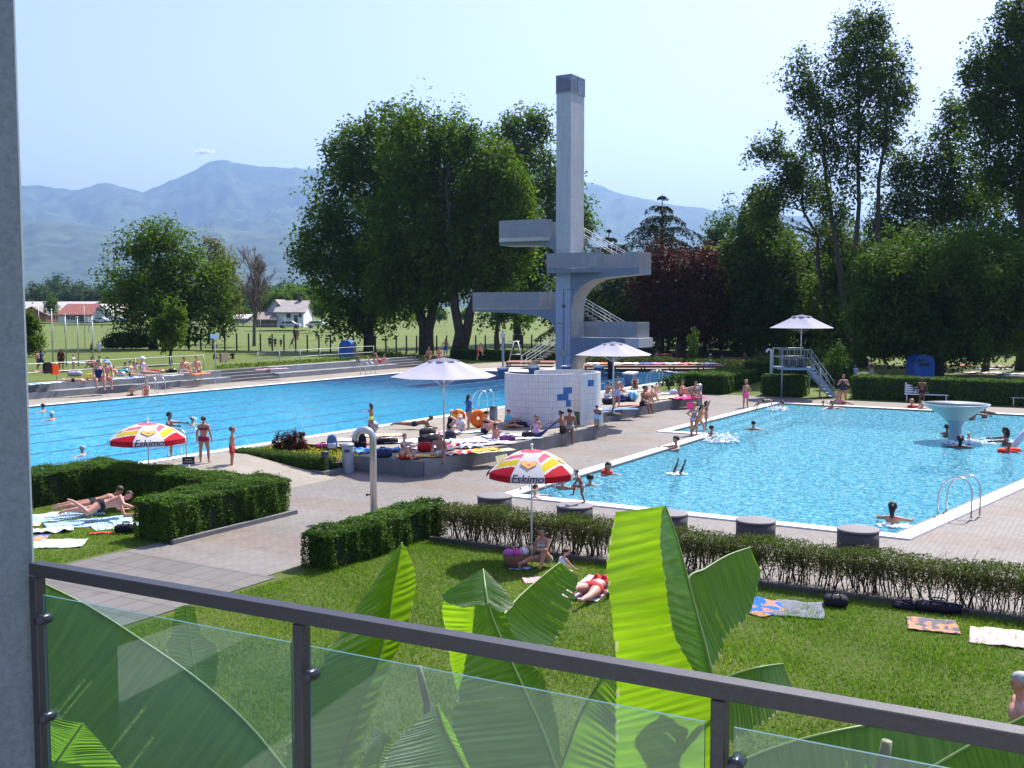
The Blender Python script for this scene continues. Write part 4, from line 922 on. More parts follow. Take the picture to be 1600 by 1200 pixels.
# ================================================================ parasols
def cloth(name, c, tr=.35): return pm(name, c, .8, .04, 3, trans=tr, spec=.1)
WCL = cloth("white_canvas", (.50, .49, .57), .3); GCL = cloth("grey_canvas", (.20, .21, .26), .2)
def market_parasol(px, ybase, Yv, rim_y, apex_y, rad, label, zb, sides=8, rot=.2):
    p = atY(px, ybase, Yv); k = Yv/F; zr = HC-(rim_y-478)*k; za = HC-(apex_y-478)*k; e = empty("parasol", (p.x, Yv, zb), rot); tag(e, label, "parasol", "large white parasols")
    b = MB(); b.tube([(0, 0, 0), (0, 0, za-zb+.02)], .035, 10); b.build("pole", STEEL, e)
    b = MB(); b.lathe((0, 0, 0), [(.35, 0), (.35, .08), (.06, .12), (.06, .3)], 20); b.build("base", DARKM, e)
    b = MB(); vs = []; fs = []; n = sides; rings = 8; sub = 6; z0 = zr-zb; H_ = za-zr
    r0 = .26
    for i in range(rings+1):
        f = i/rings; r = rad*(r0+(1-r0)*f)
        for j in range(n*sub):
            a = 2*math.pi*j/(n*sub); s = (j % sub)/sub; pinch = math.cos(math.pi/n)/math.cos((s-.5)*2*math.pi/n)
            sag = -.10*math.sin(math.pi*f)*math.sin(math.pi*s)*rad*.5
            vs.append((r*math.cos(a)*pinch, r*math.sin(a)*pinch, z0+H_*.86*(1-f)**1.05+sag*.4))
    for i in range(rings):
        for j in range(n*sub): fs.append((i*n*sub+j, i*n*sub+(j+1) % (n*sub), (i+1)*n*sub+(j+1) % (n*sub), (i+1)*n*sub+j))
    b.add(vs, fs, True); cn = b.build("canopy", WCL, e)
    b = MB(); vs = []; fs = []                       # raised vent cap with scalloped edge over a dark opening
    for i in range(5):
        f = i/4; r = rad*.30*f
        for j in range(n*sub):
            a = 2*math.pi*j/(n*sub); s = (j % sub)/sub; vs.append((r*math.cos(a), r*math.sin(a), z0+H_*1.02-.10*f-(.07*(1-math.sin(math.pi*s)) if i == 4 else 0)))
    for i in range(4):
        for j in range(n*sub): fs.append((i*n*sub+j, (i+1)*n*sub+j, (i+1)*n*sub+(j+1) % (n*sub), i*n*sub+(j+1) % (n*sub)))
    b.add(vs, fs, True); b.build("vent_cap", GCL, cn)
    for j in range(n):
        a = 2*math.pi*j/n; b = MB(); b.tube([(0, 0, z0+H_*.84), (rad*.98*math.cos(a), rad*.98*math.sin(a), z0-.02)], .014, 5); b.tube([(.04*math.cos(a), .04*math.sin(a), z0-.35), (rad*.5*math.cos(a), rad*.5*math.sin(a), z0+H_*.42)], .011, 5); b.build("rib", STEEL, e)
    return e
market_parasol(694, 705, 35.4, 588, 559, 1.80, "white parasol in front of the big pool on the near platform", ZA)
market_parasol(958, 649, 47.0, 554, 534, 1.78, "white parasol right of the diving tower's base over the farther platform", ZA)
# ice cream parasol: eight panels, printed
PINK = cloth("pink_canvas", (.72, .16, .22), .35); YEL = cloth("yellow_canvas", (.72, .56, .03), .35); RED = cloth("red_canvas", (.48, .015, .03), .3); WPR = cloth("white_print_canvas", (.74, .72, .72), .35)
LOGR = pm("logo_red", (.70, .07, .05), .7, .04); LOGY = pm("logo_yellow", (.80, .55, .08), .7, .04); TXT = pm("lettering_blue", (.05, .06, .13), .7, .04)
def heart_pts(n=40):
    out = []
    for i in range(n):
        t = 2*math.pi*i/n; x = 16*math.sin(t)**3; y = 13*math.cos(t)-5*math.cos(2*t)-2*math.cos(3*t)-math.cos(4*t); out.append((x/16, (y+2)/17))
    return out
def printed_parasol(px, py_c, Yv, rim_y, apex_y, rad, zb, label, rot, tilt=0.0):
    p = atY(px, 600, Yv); k = Yv/F; zr = HC-(rim_y-478)*k; za = HC-(apex_y-478)*k
    e = empty("ice_cream_parasol", (p.x, Yv, zb), rot); tag(e, label, "parasol", "printed ice cream parasols")
    H_ = za-zr; z0 = zr-zb; n = 8; sub = 26; rings = 44; b = MB(); vs = []; NS = n*sub
    def P(f, a):
        s = (a*n/(2*math.pi)) % 1.0; r = rad*f*(math.cos(math.pi/n)/math.cos((s-.5)*2*math.pi/n)*.5+.5)
        if f <= 1: z = z0+H_*(1-f**1.9)-.03*math.sin(math.pi*s)*f*(1-f)*4*.5
        else: z = z0-(f-1)*rad*1.0; r = rad*(1+(f-1)*.05)*(math.cos(math.pi/n)/math.cos((s-.5)*2*math.pi/n)*.5+.5)
        return Vector((r*math.cos(a), r*math.sin(a), z))
    fr = [i/rings for i in range(rings+1)]+[1.06, 1.13]
    for f in fr:
        for j in range(NS): vs.append(P(f, 2*math.pi*j/NS))
    for i in range(len(fr)-1):
        for j in range(NS):
            f = (fr[i]+fr[i+1])/2; pan = j//sub; s = (j % sub+.5)/sub; g = f+.16*(s-.5)+.05*math.sin(s*3)
            c = 0
            if f < .27: c = 1
            elif pan % 2 == 0:
                if .42 < g < .58: c = 1
                elif .64 <= g < .82: c = 2
                elif g >= .86: c = 3
            b.cur = c; b.v and None
            base = 0
            b.f.append((i*NS+j, (i+1)*NS+j, (i+1)*NS+(j+1) % NS, i*NS+(j+1) % NS)); b.mi.append(c); b.sm.append(f < 1)
    b.v = [tuple(v) for v in vs]; cn = b.build("canopy", [WPR, PINK, YEL, RED], e)
    b = MB(); b.tube([(0, 0, 0), (0, 0, z0+H_+.08)], .02, 8); b.ball((0, 0, z0+H_+.09), .035); b.build("pole", WSTEEL, e)
    for j in range(n):
        a = 2*math.pi*j/n; b = MB(); b.tube([P(.05, a)-Vector((0, 0, .02)), P(.5, a)-Vector((0, 0, .02)), P(1, a)-Vector((0, 0, .02))], .008, 4); b.tube([Vector((0, 0, z0-.1)), P(.55, a)-Vector((0, 0, .03))], .006, 4); b.build("rib", STEEL, e)
    # emblem and word on the white panels
    for pan in (1, 3, 5, 7):
        am = 2*math.pi*(pan+.5)/n; o0 = P(.70, am); up = (P(.62, am)-P(.78, am)).normalized(); side = Vector((-math.sin(am), math.cos(am), 0)); nrm = side.cross(up).normalized()
        if nrm.z < 0: nrm = -nrm
        right = up.cross(nrm); sc = rad*.185; hp = heart_pts(); b = MB()
        def ringh(s0, s1, mi, lift):
            b.cur = mi; vs = []; 
            for (x, y) in hp:
                for s_ in (s0, s1): vs.append(o0+right*(x*sc*s_)+up*(y*sc*.82*s_-.06*sc)+nrm*lift)
            m = len(hp); fs = [(2*i, 2*((i+1) % m), 2*((i+1) % m)+1, 2*i+1) for i in range(m)]; b.add(vs, fs)
        ringh(1.0, .86, 0, .020); ringh(.86, .60, 1, .021); ringh(.60, .50, 0, .022); ringh(.30, .18, 0, .022); ringh(.50, .30, 1, .021)
        b.build("heart_emblem", [LOGR, LOGY], cn)
        cu = bpy.data.curves.new("word", 'FONT'); cu.body = "Eskimo"; cu.size = rad*.25; cu.align_x = 'CENTER'; cu.align_y = 'CENTER'; cu.extrude = .002; cu.shear = .25; cu.offset = .003
        to = bpy.data.objects.new("tmp", cu); col.objects.link(to); dg = bpy.context.evaluated_depsgraph_get(); me = bpy.data.meshes.new_from_object(to.evaluated_get(dg)); bpy.data.objects.remove(to)
        me.materials.clear(); me.materials.append(TXT); t = link("lettering", me, None, cn)
        oc = P(1.035, am); o_n = Vector((math.cos(am), math.sin(am), 0)); upv = Vector((0, 0, 1)); upv = (P(.97, am)-P(1.1, am)).normalized(); rt = upv.cross(o_n).normalized(); nn = rt.cross(upv).normalized()
        Mx = Matrix((rt, upv, nn)).transposed().to_4x4(); Mx.translation = oc+nn*.03; t.matrix_local = Mx
    return e
printed_parasol(831, 0, 22.2, 738, 703, .93, 0, "printed ice cream parasol over the near lawn beside the bare hedge", R(-90+22.5)-0.12)
printed_parasol(229, 0, 29.0, 685, 661, 1.05, 0, "printed ice cream parasol over the small left lawn by the clipped hedges", R(-90+22.5)+.35)
# ================================================================ lifeguard platform with stairs and its parasol
GALV2 = M("stand_steel", (.26, .29, .31), .5, .1, 4, metal=.3)
def lifeguard():
    Y = 61.0; k = Y/F; p = atY(1221, 623, Y); e = empty("lifeguard_platform", (p.x, Y, 0.0)); tag(e, "raised grey steel lifeguard platform with stairs over the paddling pool", "platform")
    X = lambda px: (px-1221)*k; z = lambda y: HC-(y-478)*k; D = 2.2; zd = z(575); zt = z(546)
    b = MB(); b.box((X(1247), D/2, zd-.06), (X(1273), D, .12)); b.build("deck", M("blue_grey_steel", (.22, .30, .38), .5, .08), e)
    for xx in (0, X(1281)):
        for yy in (0, D): b = MB(); b.tube([(xx, yy, 0), (xx, yy, zt if xx == 0 else zd)], .045, 8); b.build("leg", GALV2, e)
    b = MB()
    for h in (zt, (zt+zd)/2+.05): b.tube([(0, 0, h), (X(1266), 0, h)], .03, 6); b.tube([(0, D, h), (X(1270), D, h)], .03, 6); b.tube([(0, 0, h), (0, D, h)], .03, 6)
    for i in range(5): b.tube([(X(1221+11.5*i), 0, zd), (X(1221+11.5*i), 0, zt)], .022, 6); b.tube([(X(1221+11.5*i), D, zd), (X(1221+11.5*i), D, zt)], .022, 6)
    b.build("railing", GALV2, e)
    x0, x1 = X(1268), X(1304); b = MB()
    for yy in (.15, 1.05):
        v = [(x0, yy-.03, zd-.02), (x0, yy-.03, zd-.36), (x1, yy-.03, 0), (x1+.2, yy-.03, 0), (x1+.2, yy-.03, .12)]; v2 = [(a, c+.06, d) for a, c, d in v]
        b.add(v+v2, [(0, 1, 2, 3, 4), (9, 8, 7, 6, 5)]+[(i, (i+1) % 5+0, 5+(i+1) % 5, 5+i) for i in range(5)])
    for i in range(9): f = (i+.5)/9; b.box((x0+(x1-x0)*f, .6, zd*(1-f)), (.24, .9, .04))
    st = b.build("stairs", M("blue_grey_steel2", (.24, .33, .42), .5, .08), e)
    b = MB()
    for yy in (.15, 1.05):
        for h in (.55, 1.0): b.tube([(x0-.1, yy, zd+h), (x0, yy, zd+h), (x1, yy, h), (x1, yy, h-.3)], .025, 6)
        for f in (0, .33, .66, 1): b.tube([(x0+(x1-x0)*f, yy, zd*(1-f)), (x0+(x1-x0)*f, yy, zd*(1-f)+1)], .02, 6)
    b.build("handrail", GALV2, st)
    b = MB(); b.box((X(1246), .9, zd+.25), (1.2, .5, .42), bev=.03); c = b.build("bench_box", DARKM); c.location = e.location; tag(c, "dark box standing on the lifeguard platform", "box")
    market_parasol(1250, 623, Y+1.1, 512, 492, 1.95, "white parasol mounted on the raised lifeguard platform", zd, rot=.1)
lifeguard()
# ================================================================ shower posts, bins, drums, ladders
def hook_post(label, px, ybase, z0, ytop, r, reach, hr, side=-1, m=STEEL, Yv=None):
    p = at(px, ybase, z0) if Yv is None else atY(px, ybase, Yv); k = p.y/F; zt = HC-(ytop-478)*k-z0; e = empty("shower_post", (p.x, p.y, z0)); tag(e, label, "shower post")
    pts = [(0, 0, 0), (0, 0, zt-reach*.5)]+[(side*reach*.5*(1-math.cos(a)), 0, zt-reach*.5+reach*.5*math.sin(a)) for a in [math.pi*i/10 for i in range(1, 11)]]+[(side*reach, 0, zt-reach*.5-hr)]
    b = MB(); b.tube(pts, r, 14); b.build("pipe", m, e)
    b = MB(); b.tube([(side*reach, 0, zt-reach*.5-hr), (side*reach, 0, zt-reach*.5-hr-.05)], [r*1.05, r*.8], 12); b.build("shower_head", DARKM, e)
    b = MB(); b.tube([(0, 0, .55), (side*.16, 0, .55)], .02, 8); b.box((side*.17, 0, .55), (.05, .06, .06)); b.build("push_button", DARKM, e)
    b = MB(); b.lathe((0, 0, 0), [(r*2, 0), (r*2, .02), (r*1.05, .025)], 16); b.build("flange", m, e)
hook_post("big curved steel shower post standing on the paving behind the hedge", 584, 806, 0, 672, .088, .46, .05)
hook_post("slim white curved shower post left of the lifeguard platform", 1204, 607, 0, 546, .07, .3, .03, m=WSTEEL)
def tap_bin(name, label, px, y0, z0, ytop, wpx, m, kind):
    p = at(px, y0, z0); k = p.y/F; h = (y0-ytop)*k; r = wpx*k/2; e = empty(name, (p.x, p.y, z0), ROTG if kind == 'box' else 0); tag(e, label, "bin")
    b = MB()
    if kind == 'box':
        b.box((0, 0, h*.46), (r*1.5, r*1.5, h*.92), bev=.02); b.build("body", m, e); b = MB(); b.box((0, 0, h*.96), (r*1.65, r*1.65, h*.07), bev=.015); b.build("lid", DARKM, e)
        b = MB(); b.box((-r*.78, 0, h*.8), (.02, r*.9, h*.09)); b.build("slot", DARKM, e)
    else:
        b.lathe((0, 0, 0), [(r*.96, 0), (r, .03), (r, h*.96), (r*.97, h)], 20); b.build("body", m, e); b = MB(); b.lathe((0, 0, h), [(r*1.04, -.04), (r*1.04, .01), (r*.6, .05)], 20); b.build("lid", STEEL, e)
        b = MB(); b.box((0, -r-.01, h*.8), (r*.9, .02, .1)); b.build("slot", DARKM, e)
    return e
BINM = M("bin_metal", (.36, .42, .47), .45, .08, 3, metal=.3)
tap_bin("litter_bin", "tall blue grey metal litter bin at the platform corner beside the shower post", 544, 739, 0, 694, 19, BINM, 'round')
tap_bin("litter_bin", "grey litter bin by the big pool left of the tiled shower wall", 771, 657, ZA, 634, 13, M("bin_grey", (.16, .19, .22), .5), 'box')
tap_bin("litter_bin", "dark green litter bin against the tiled shower wall", 904, 663, ZA, 642, 14, M("bin_green", (.015, .05, .03), .5), 'box')
tap_bin("litter_bin", "round steel litter bin at the right end of the tiled shower wall", 936, 666, ZA, 640, 12, STEEL, 'round')
tap_bin("litter_bin", "grey litter bin beside the pink towel at the end of the farther platform", 1092, 634, 0, 601, 9, BINM, 'round')
p = at(508, 743, 0); e = empty("bollard", p, ROTG); tag(e, "short dark wooden post left of the tall litter bin", "bollard"); b = MB(); b.box((0, 0, .37), (.19, .19, .74), bev=.02); b.build("post", pm("dark_post", (.07, .065, .07), .8, .2), e); b = MB(); b.box((0, 0, .76), (.2, .2, .04), bev=.01); b.build("cap", DARKM, e)
DRUM = pm("drum_side", (.055, .052, .055), .7, .15, 6, bmp=.1); DRT = pm("drum_top", (.17, .16, .16), .75, .15, 30)
for (px, yt, lab) in ((773, 774, "leftmost round dark stone seat, left of the ice cream parasol pole"), (898, 789, "round dark stone seat the boy is stepping on"), (1045, 801, "round dark stone seat mostly hidden by the big bright banana leaf"), (1181, 812, "round dark stone seat fourth from the left along the paddling pool edge"), (1341, 826, "rightmost round dark stone seat at the paddling pool edge")):
    p = at(px, yt, .46); e = empty("round_seat", (p.x, p.y, .012)); tag(e, lab, "stone seat", "round stone seats along the paddling pool")
    b = MB(); b.lathe((0, 0, 0), [(.45, 0), (.45, .41)], 36); b.build("side", DRUM, e); b = MB(); b.lathe((0, 0, 0), [(.462, .412), (.465, .43), (.455, .452), (.44, .456)], 36); b.build("top", DRT, e)
def ladder(label, p, inward, z, h=.95, wd=.55, rr=.024, back=.55):
    """two chrome hoops; inward = unit vector to the water"""
    e = empty("pool_ladder", (p.x, p.y, z), math.atan2(inward.y, inward.x)); tag(e, label, "pool ladder")
    for s in (-1, 1):
        pts = [(-back, s*wd/2, 0), (-back, s*wd/2, h*.62)]+[(-back*.45-back*.55*math.cos(a), s*wd/2, h*.62+h*.38*math.sin(a)) for a in [math.pi*.5*i/6 for i in range(1, 7)]]
        pts += [(-back*.45+(.3+back*.45)*math.sin(a), s*wd/2, h*.62-.25+(h*.38+.25)*math.cos(a)) for a in [math.pi*.5*i/6 for i in range(1, 7)]]+[(.3, s*wd/2, -.9)]
        b = MB(); b.tube(pts, rr, 8); b.tube([(-back, s*wd/2, 0), (-back, s*wd/2, .02)], rr*2.2, 8); b.build("hoop", STEEL, e)
    for i in range(3): b = MB(); b.box((.3, 0, -.1-.27*i), (.1, wd, .03)); b.build("rung", STEEL, e)
gv = lambda u, w_: (V1*u+N1*w_)
ladder("chrome ladder at the right front corner of the paddling pool", at(1490, 806, 0)+gv(.18, .5)*0, gv(.25, .97).normalized(), .06, 1.0)
ladder("chrome pool ladder beside the woman in shorts at the near edge of the big pool", at(283, 716, ZA), N1, ZA+.05)
ladder("chrome pool ladder beside the girl carrying the orange swim ring", at(751, 642, ZA), N1, ZA+.05)
ladder("chrome pool ladder at the far edge left, near two bathers sitting in the water", at(247, 615, ZA), -N1, ZA+.05)
ladder("chrome pool ladder at the far edge beside the right hand terrace benches", at(577, 587, ZA), -N1, ZA+.05)
ladder("chrome ladder at the far right end of the big pool", at(1020, 603, ZA), N1, ZA+.05)
ladder("chrome ladder in the front left corner of the paddling pool under the parasol", at(846, 768, 0), N1*-1, .05, .8)
# starting blocks
SBB = M("block_blue", (.10, .20, .32), .5, .1); SBW = M("block_white", (.78, .78, .76), .5, .05)
for (px, yb, s, lab) in ((985, 602, 1.0, "nearest starting block with a white top, at the right end of the big pool"), (936, 587, .85, "starting block right of the diving tower foot"), (885, 585, .8, "starting block in front of the diving tower shaft"), (834, 588, .85, "starting block left of the diving tower by the stair foot"), (786, 590, .85, "starting block farthest left, behind the white parasol's edge")):
    p = at(px, yb, ZA); e = empty("starting_block", p, ROTG); tag(e, lab, "starting block", "starting blocks"); b = MB()
    v = [(-.25, -.22, 0), (.25, -.22, 0), (.25, .22, 0), (-.25, .22, 0), (-.38, -.33, .68), (.36, -.33, .74), (.36, .33, .74), (-.38, .33, .68)]
    b.add([(a*s, c*s, d*s) for a, c, d in v], [(0, 3, 2, 1), (4, 5, 6, 7), (0, 1, 5, 4), (1, 2, 6, 5), (2, 3, 7, 6), (3, 0, 4, 7)]); b.build("body", SBB, e)
    b = MB(); b.add([(a*s, c*s, d*s) for a, c, d in [(-.42, -.36, .684), (.4, -.36, .744), (.4, .36, .744), (-.42, .36, .684), (-.42, -.36, .78), (.4, -.36, .84), (.4, .36, .84), (-.42, .36, .78)]], [(0, 3, 2, 1), (4, 5, 6, 7), (0, 1, 5, 4), (1, 2, 6, 5), (2, 3, 7, 6), (3, 0, 4, 7)]); b.build("top_plate", SBW, e)
# water mushroom
def mushroom():
    p = at(1492, 688, 0); e = empty("water_mushroom", (p.x, p.y, -.9)); tag(e, "pale green funnel shaped water mushroom standing in the paddling pool", "fountain")
    g = pm("mushroom_green", (.52, .62, .59), .35, .12, 1.5, trans=.2); k = p.y/F; zc = HC-(632-478)*k+.9
    b = MB(); b.lathe((0, 0, 0), [(.25, 0), (.25, .9), (.245, zc-.95), (.30, zc-.74), (.42, zc-.6)], 28, cap=False); b.build("stem", pm("mushroom_stem", (.26, .38, .42), .5, .15, 2), e)
    b = MB(); b.lathe((0, 0, 0), [(.40, zc-.62), (.7, zc-.38), (1.05, zc-.15), (1.27, zc-.01), (1.28, zc+.03), (1.22, zc+.035)], 48, cap=False); b.build("bowl", g, e)
    b = MB(); b.lathe((0, 0, 0), [(1.22, zc+.03), (1.0, zc+.0), (.62, zc-.02), (.05, zc-.02)], 48, cap=True); b.build("bowl_inside", pm("mushroom_inside", (.45, .50, .51), .35, .2, 2), e)
mushroom()
# benches
def bench(label, px, yb):
    p = at(px, yb, 0); e = empty("park_bench", (p.x, p.y, .012), ROTG-R(90)-R(-8)); tag(e, label, "bench"); W2 = 1.15
    for i in range(4): b = MB(); b.box((0, -.05+.13*i, .46), (2.3, .10, .03), bev=.005); b.build("seat_slat", SBW, e)
    for i in range(5): b = MB(); b.box((0, .46+.04*i, .56+.12*i), (2.3, .025, .09), bev=.005); b.build("back_slat", SBW, e)
    for s in (-1, 1):
        b = MB(); b.tube([(s*1.02, -.08, 0), (s*1.02, -.05, .44), (s*1.02, .42, .43), (s*1.02, .66, 1.08)], .028, 6); b.tube([(s*1.02, .55, 0), (s*1.02, .42, .44)], .028, 6); b.build("leg", SBW, e)
bench("white slatted bench left of the water mushroom in front of the dark hedge", 1447, 630); bench("white slatted bench cut by the right edge in front of the dark hedge", 1616, 636)
# wooden sun decks on low feet
def sundeck(label, pxa, pxb, y, dep):
    a = at(pxa, y, ZA); c = at(pxb, y+.5, ZA); L = (c-a).length; e = empty("sun_deck", a, math.atan2(c.y-a.y, c.x-a.x)); tag(e, label, "sun deck")
    b = MB(); n = int(dep/.2)
    for i in range(n): b.box((L/2, .1+i*.2, .40), (L, .17, .05))
    b.build("planks", pm("red_wood_"+str(pxa), (.30, .13, .085), .7, .3, 1.5), e)
    b = MB(); b.box((L/2, .0, .32), (L, .06, .12)); b.build("edge_board", pm("dark_wood_"+str(pxa), (.10, .045, .035), .7, .2, 2), e)
    b = MB()
    for i in range(int(L/2.2)+1): b.box((min(L-.1, .1+i*2.2), .3, .15), (.1, .1, .3)); b.box((min(L-.1, .1+i*2.2), dep-.3, .15), (.1, .1, .3))
    b.build("feet", DARKM, e)
sundeck("long reddish wooden sun deck right of the diving tower", 914, 1135, 580, 3.4); sundeck("short reddish wooden sun deck left of the diving tower", 790, 866, 574, 2.6)
# blue arched shelters
def arch(label, px, yb, Y, wpx, hpx, rot):
    p = atY(px, yb, Y); zb = hgt(p.x, Y); k = Y/F; W2 = wpx*k/2; H2 = hpx*k; e = empty("blue_cabin", (p.x, Y, zb), rot); tag(e, label, "cabin"); D = 1.2
    prof = [(-W2, 0), (-W2, H2-W2)]+[(-W2*math.cos(a), H2-W2+W2*math.sin(a)) for a in [math.pi*i/12 for i in range(1, 12)]]+[(W2, H2-W2), (W2, 0)]
    n = len(prof); b = MB(); b.add([(x, 0, z) for x, z in prof]+[(x, D, z) for x, z in prof], [tuple(range(n)), tuple(range(2*n-1, n-1, -1))]+[(i, n+i, n+i+1, i+1) for i in range(n-1)])
    b.build("shell", pm("blue_plastic_"+str(px), (.02, .10, .38), .45, .12, 2), e)
    b = MB(); q = [(x*.84, z*.92) for x, z in prof]; b.add([(W2+.02, D*.5+x*D*.55/W2, z) for x, z in q]+[(W2-.05, D*.5+x*D*.55/W2, z) for x, z in q], [tuple(range(n)), tuple(range(2*n-1, n-1, -1))]+[(i, n+i, n+i+1, i+1) for i in range(n-1)]); b.build("door", M("dark_door", (.02, .03, .04), .6), e)
    b = MB(); b.box((0, -.02, H2*.62), (W2*1.0, .03, H2*.12)); b.build("vent", M("dark_door", (.02, .03, .04), .6), e)
arch("blue round topped cabin on the meadow left of the juniper mound", 540, 553, 82, 22, 30, -.15); arch("blue round topped cabin under the dark spreading tree behind the white bench", 1444, 598, 69, 34, 42, .1)
# ================================================================ fences, poles
def rail_fence(label, pts, h, n_rails, step, m, mr, name="railing", r=.022):
    e = empty(name, pts[0]); tag(e, label, "fence" if 'fence' in name else "railing"); o = Vector(pts[0]); b2 = MB()
    for a, c in zip(pts[:-1], pts[1:]):
        a, c = Vector(a)-o, Vector(c)-o; L = (c-a).length; n = max(1, round(L/step))
        for i in range(n+1 if c+o == Vector(pts[-1]) else n):
            q = a.lerp(c, i/n); b = MB(); b.tube([q, q+Vector((0, 0, h))], r*1.3, 6); b.build("post", m, e)
        for k in range(n_rails): z = h*(1-k/n_rails*.95); b2.tube([a+Vector((0, 0, z)), c+Vector((0, 0, z))], r, 6)
    b2.build("rails", mr, e); return e
GALV = M("galvanised", (.42, .45, .44), .5, .1, 4, metal=.4)
rail_fence("grey tube railing on the raised lawn behind the terrace benches, left of the stairs", [G(24, 51.9, ZT), G(48.4, 51.9, ZT)], 1.0, 2, 2.6, GALV, GALV)
rail_fence("grey tube railing on the raised lawn behind the terrace benches, right of the stairs", [G(53.2, 51.8, ZT), G(66, 51.8, ZT)], 1.0, 2, 2.2, GALV, GALV)
def net_fence(label, pts, h, step, rp, mp, par_kind="fence", wire=True, cell=.35, rw=.006):
    pts = [Vector(p) for p in pts]; e = empty("wire_fence", pts[0]); tag(e, label, "fence"); o = pts[0]; w_ = MB()
    for a, c in zip(pts[:-1], pts[1:]):
        a, c = a-o, c-o; L = (c-a).length; n = max(1, round(L/step))
        for i in range(n+1): q = a.lerp(c, i/n); b = MB(); b.tube([q-Vector((0, 0, .3)), q+Vector((0, 0, h))], rp, 6); b.build("post", mp, e)
        if wire:
            for k in range(int(h/cell)+1): z = h-k*cell; w_.tube([a+Vector((0, 0, z)), c+Vector((0, 0, z))], rw, 3, cap=False)
            nn = int(L/cell)
            if nn < 700:
                for k in range(nn): q = a.lerp(c, k/nn); w_.tube([q, q+Vector((0, 0, h))], rw*.8, 3, cap=False)
    if wire: w_.build("wire", GALV, e)
    return e
POSTD = pm("tarred_post", (.025, .02, .018), .9, .2, 4)
pA0 = at(295, 545, 1.2); pB0 = at(570, 546, 1.0); pB1 = at(900, 545, .6)
pA0.z = hgt(pA0.x, pA0.y); pB0.z = hgt(pB0.x, pB0.y); pB1.z = hgt(pB1.x, pB1.y)
net_fence("dark wooden post fence crossing the meadow behind the big pool", [pA0, pB0, pB1], 1.75, 1.15, .085, POSTD, wire=True, cell=.6)
q0 = atY(62, 500, 175); q1 = atY(560, 500, 175); q0.z = q1.z = ZT
net_fence("thin far wire fence on the meadow in front of the houses", [q0, q1], 2.2, 4.2, .05, GALV, wire=True, cell=1.1, rw=.014)
r0_ = at(62, 545, 1.23); r1_ = at(330, 540, 1.23)
net_fence("thin wire fence behind the low rounded shrub on the left meadow", [r0_, r1_], 4.2, 4.5, .035, GALV, wire=True, cell=1.4, rw=.01)
def net_pole(px, yb, ytop, lab, r=.05, arm=0):
    p = at(px, yb, ZT); h = (yb-ytop)*p.y/F; e = empty("net_pole", p); tag(e, lab, "pole", "ball net poles on the left meadow"); b = MB(); b.tube([(0, 0, 0), (0, 0, h)], [r, r*.7], 8); b.build("mast", GALV, e)
    b = MB(); b.ball((0, 0, h), .07); b.build("cap", GALV, e)
for px, yb, yt, lab in ((83, 573, 484, "tall thin net pole nearest the left shrub"), (104, 572, 492, "thin net pole, second from the left"), (123, 573, 496, "thin net pole, third from the left"), (146, 571, 500, "thin net pole left of the low rounded shrub")):
    net_pole(px, yb, yt, lab)
p = at(337, 590, ZT); b = MB(); h = (590-524)*p.y/F
e = empty("sign_post", (p.x, p.y, ZT-.0)); tag(e, "small white notice on a slim pole above the terrace stairs", "sign"); b.tube([(0, 0, -.3), (0, 0, h-.0)], .03, 6); b.build("pole", GALV, e); b = MB(); b.box((0, -.04, h-.05), (.5, .02, .25)); b.build("panel", SBW, e)
p = at(296, 765, 0); e = empty("notice_sign", (p.x, p.y, 0)); tag(e, "small dark notice board on a stake behind the clipped hedge", "sign"); zt_ = HC-(726-478)*p.y/F
b = MB(); b.tube([(0, 0, 0), (0, 0, zt_)], .02, 6); b.build("stake", WSTEEL, e); b = MB(); b.box((0, -.03, zt_+.1), (.36, .02, .22)); pn = b.build("panel", M("sign_dark", (.04, .04, .045), .6), e)
b = MB()
for i, (a_, c_) in enumerate(((-.1, .1), (-.14, .14))): b.box((0, -.043, zt_+.13-.07*i), (c_-a_, .004, .014))
b.build("text_line", SBW, pn)
# steel frame and mast near the far end of the big pool
p = at(786, 580, ZA); e = empty("lamp_mast", p); tag(e, "slim mast with a small lamp head at the far end of the big pool", "mast"); k = p.y/F; b = MB(); b.tube([(0, 0, 0), (0, 0, 55*k)], .09, 8); b.build("mast", GALV, e); b = MB(); b.ball((0, 0, 56*k), .2); b.build("lamp_head", SBW, e)
p = at(806, 570, ZA); e = empty("climbing_frame", p); tag(e, "light steel A shaped frame between the mast and the tower", "frame"); k = p.y/F; b = MB()
for s in (-1, 1): b.tube([(s*12*k, 0, 0), (s*3*k, .2, 36*k)], .05, 6); b.tube([(s*12*k, 1.6, 0), (s*3*k, .9, 36*k)], .05, 6)
b.build("legs", GALV, e); b = MB(); b.tube([(-12*k, .5, 36*k), (6*k, .5, 36*k)], .05, 6); b.tube([(-8*k, .3, 16*k), (8*k, .3, 16*k)], .04, 6); b.build("top_bar", GALV, e)
p = at(953, 592, ZA); e = empty("dark_post", p); tag(e, "dark upright post behind the pole of the middle white parasol", "post"); k = p.y/F; b = MB(); b.tube([(0, 0, 0), (.05, 0, 20*k), (0, 0, 42*k)], [.16, .2, .26], 8); b.build("stem", POSTD, e)
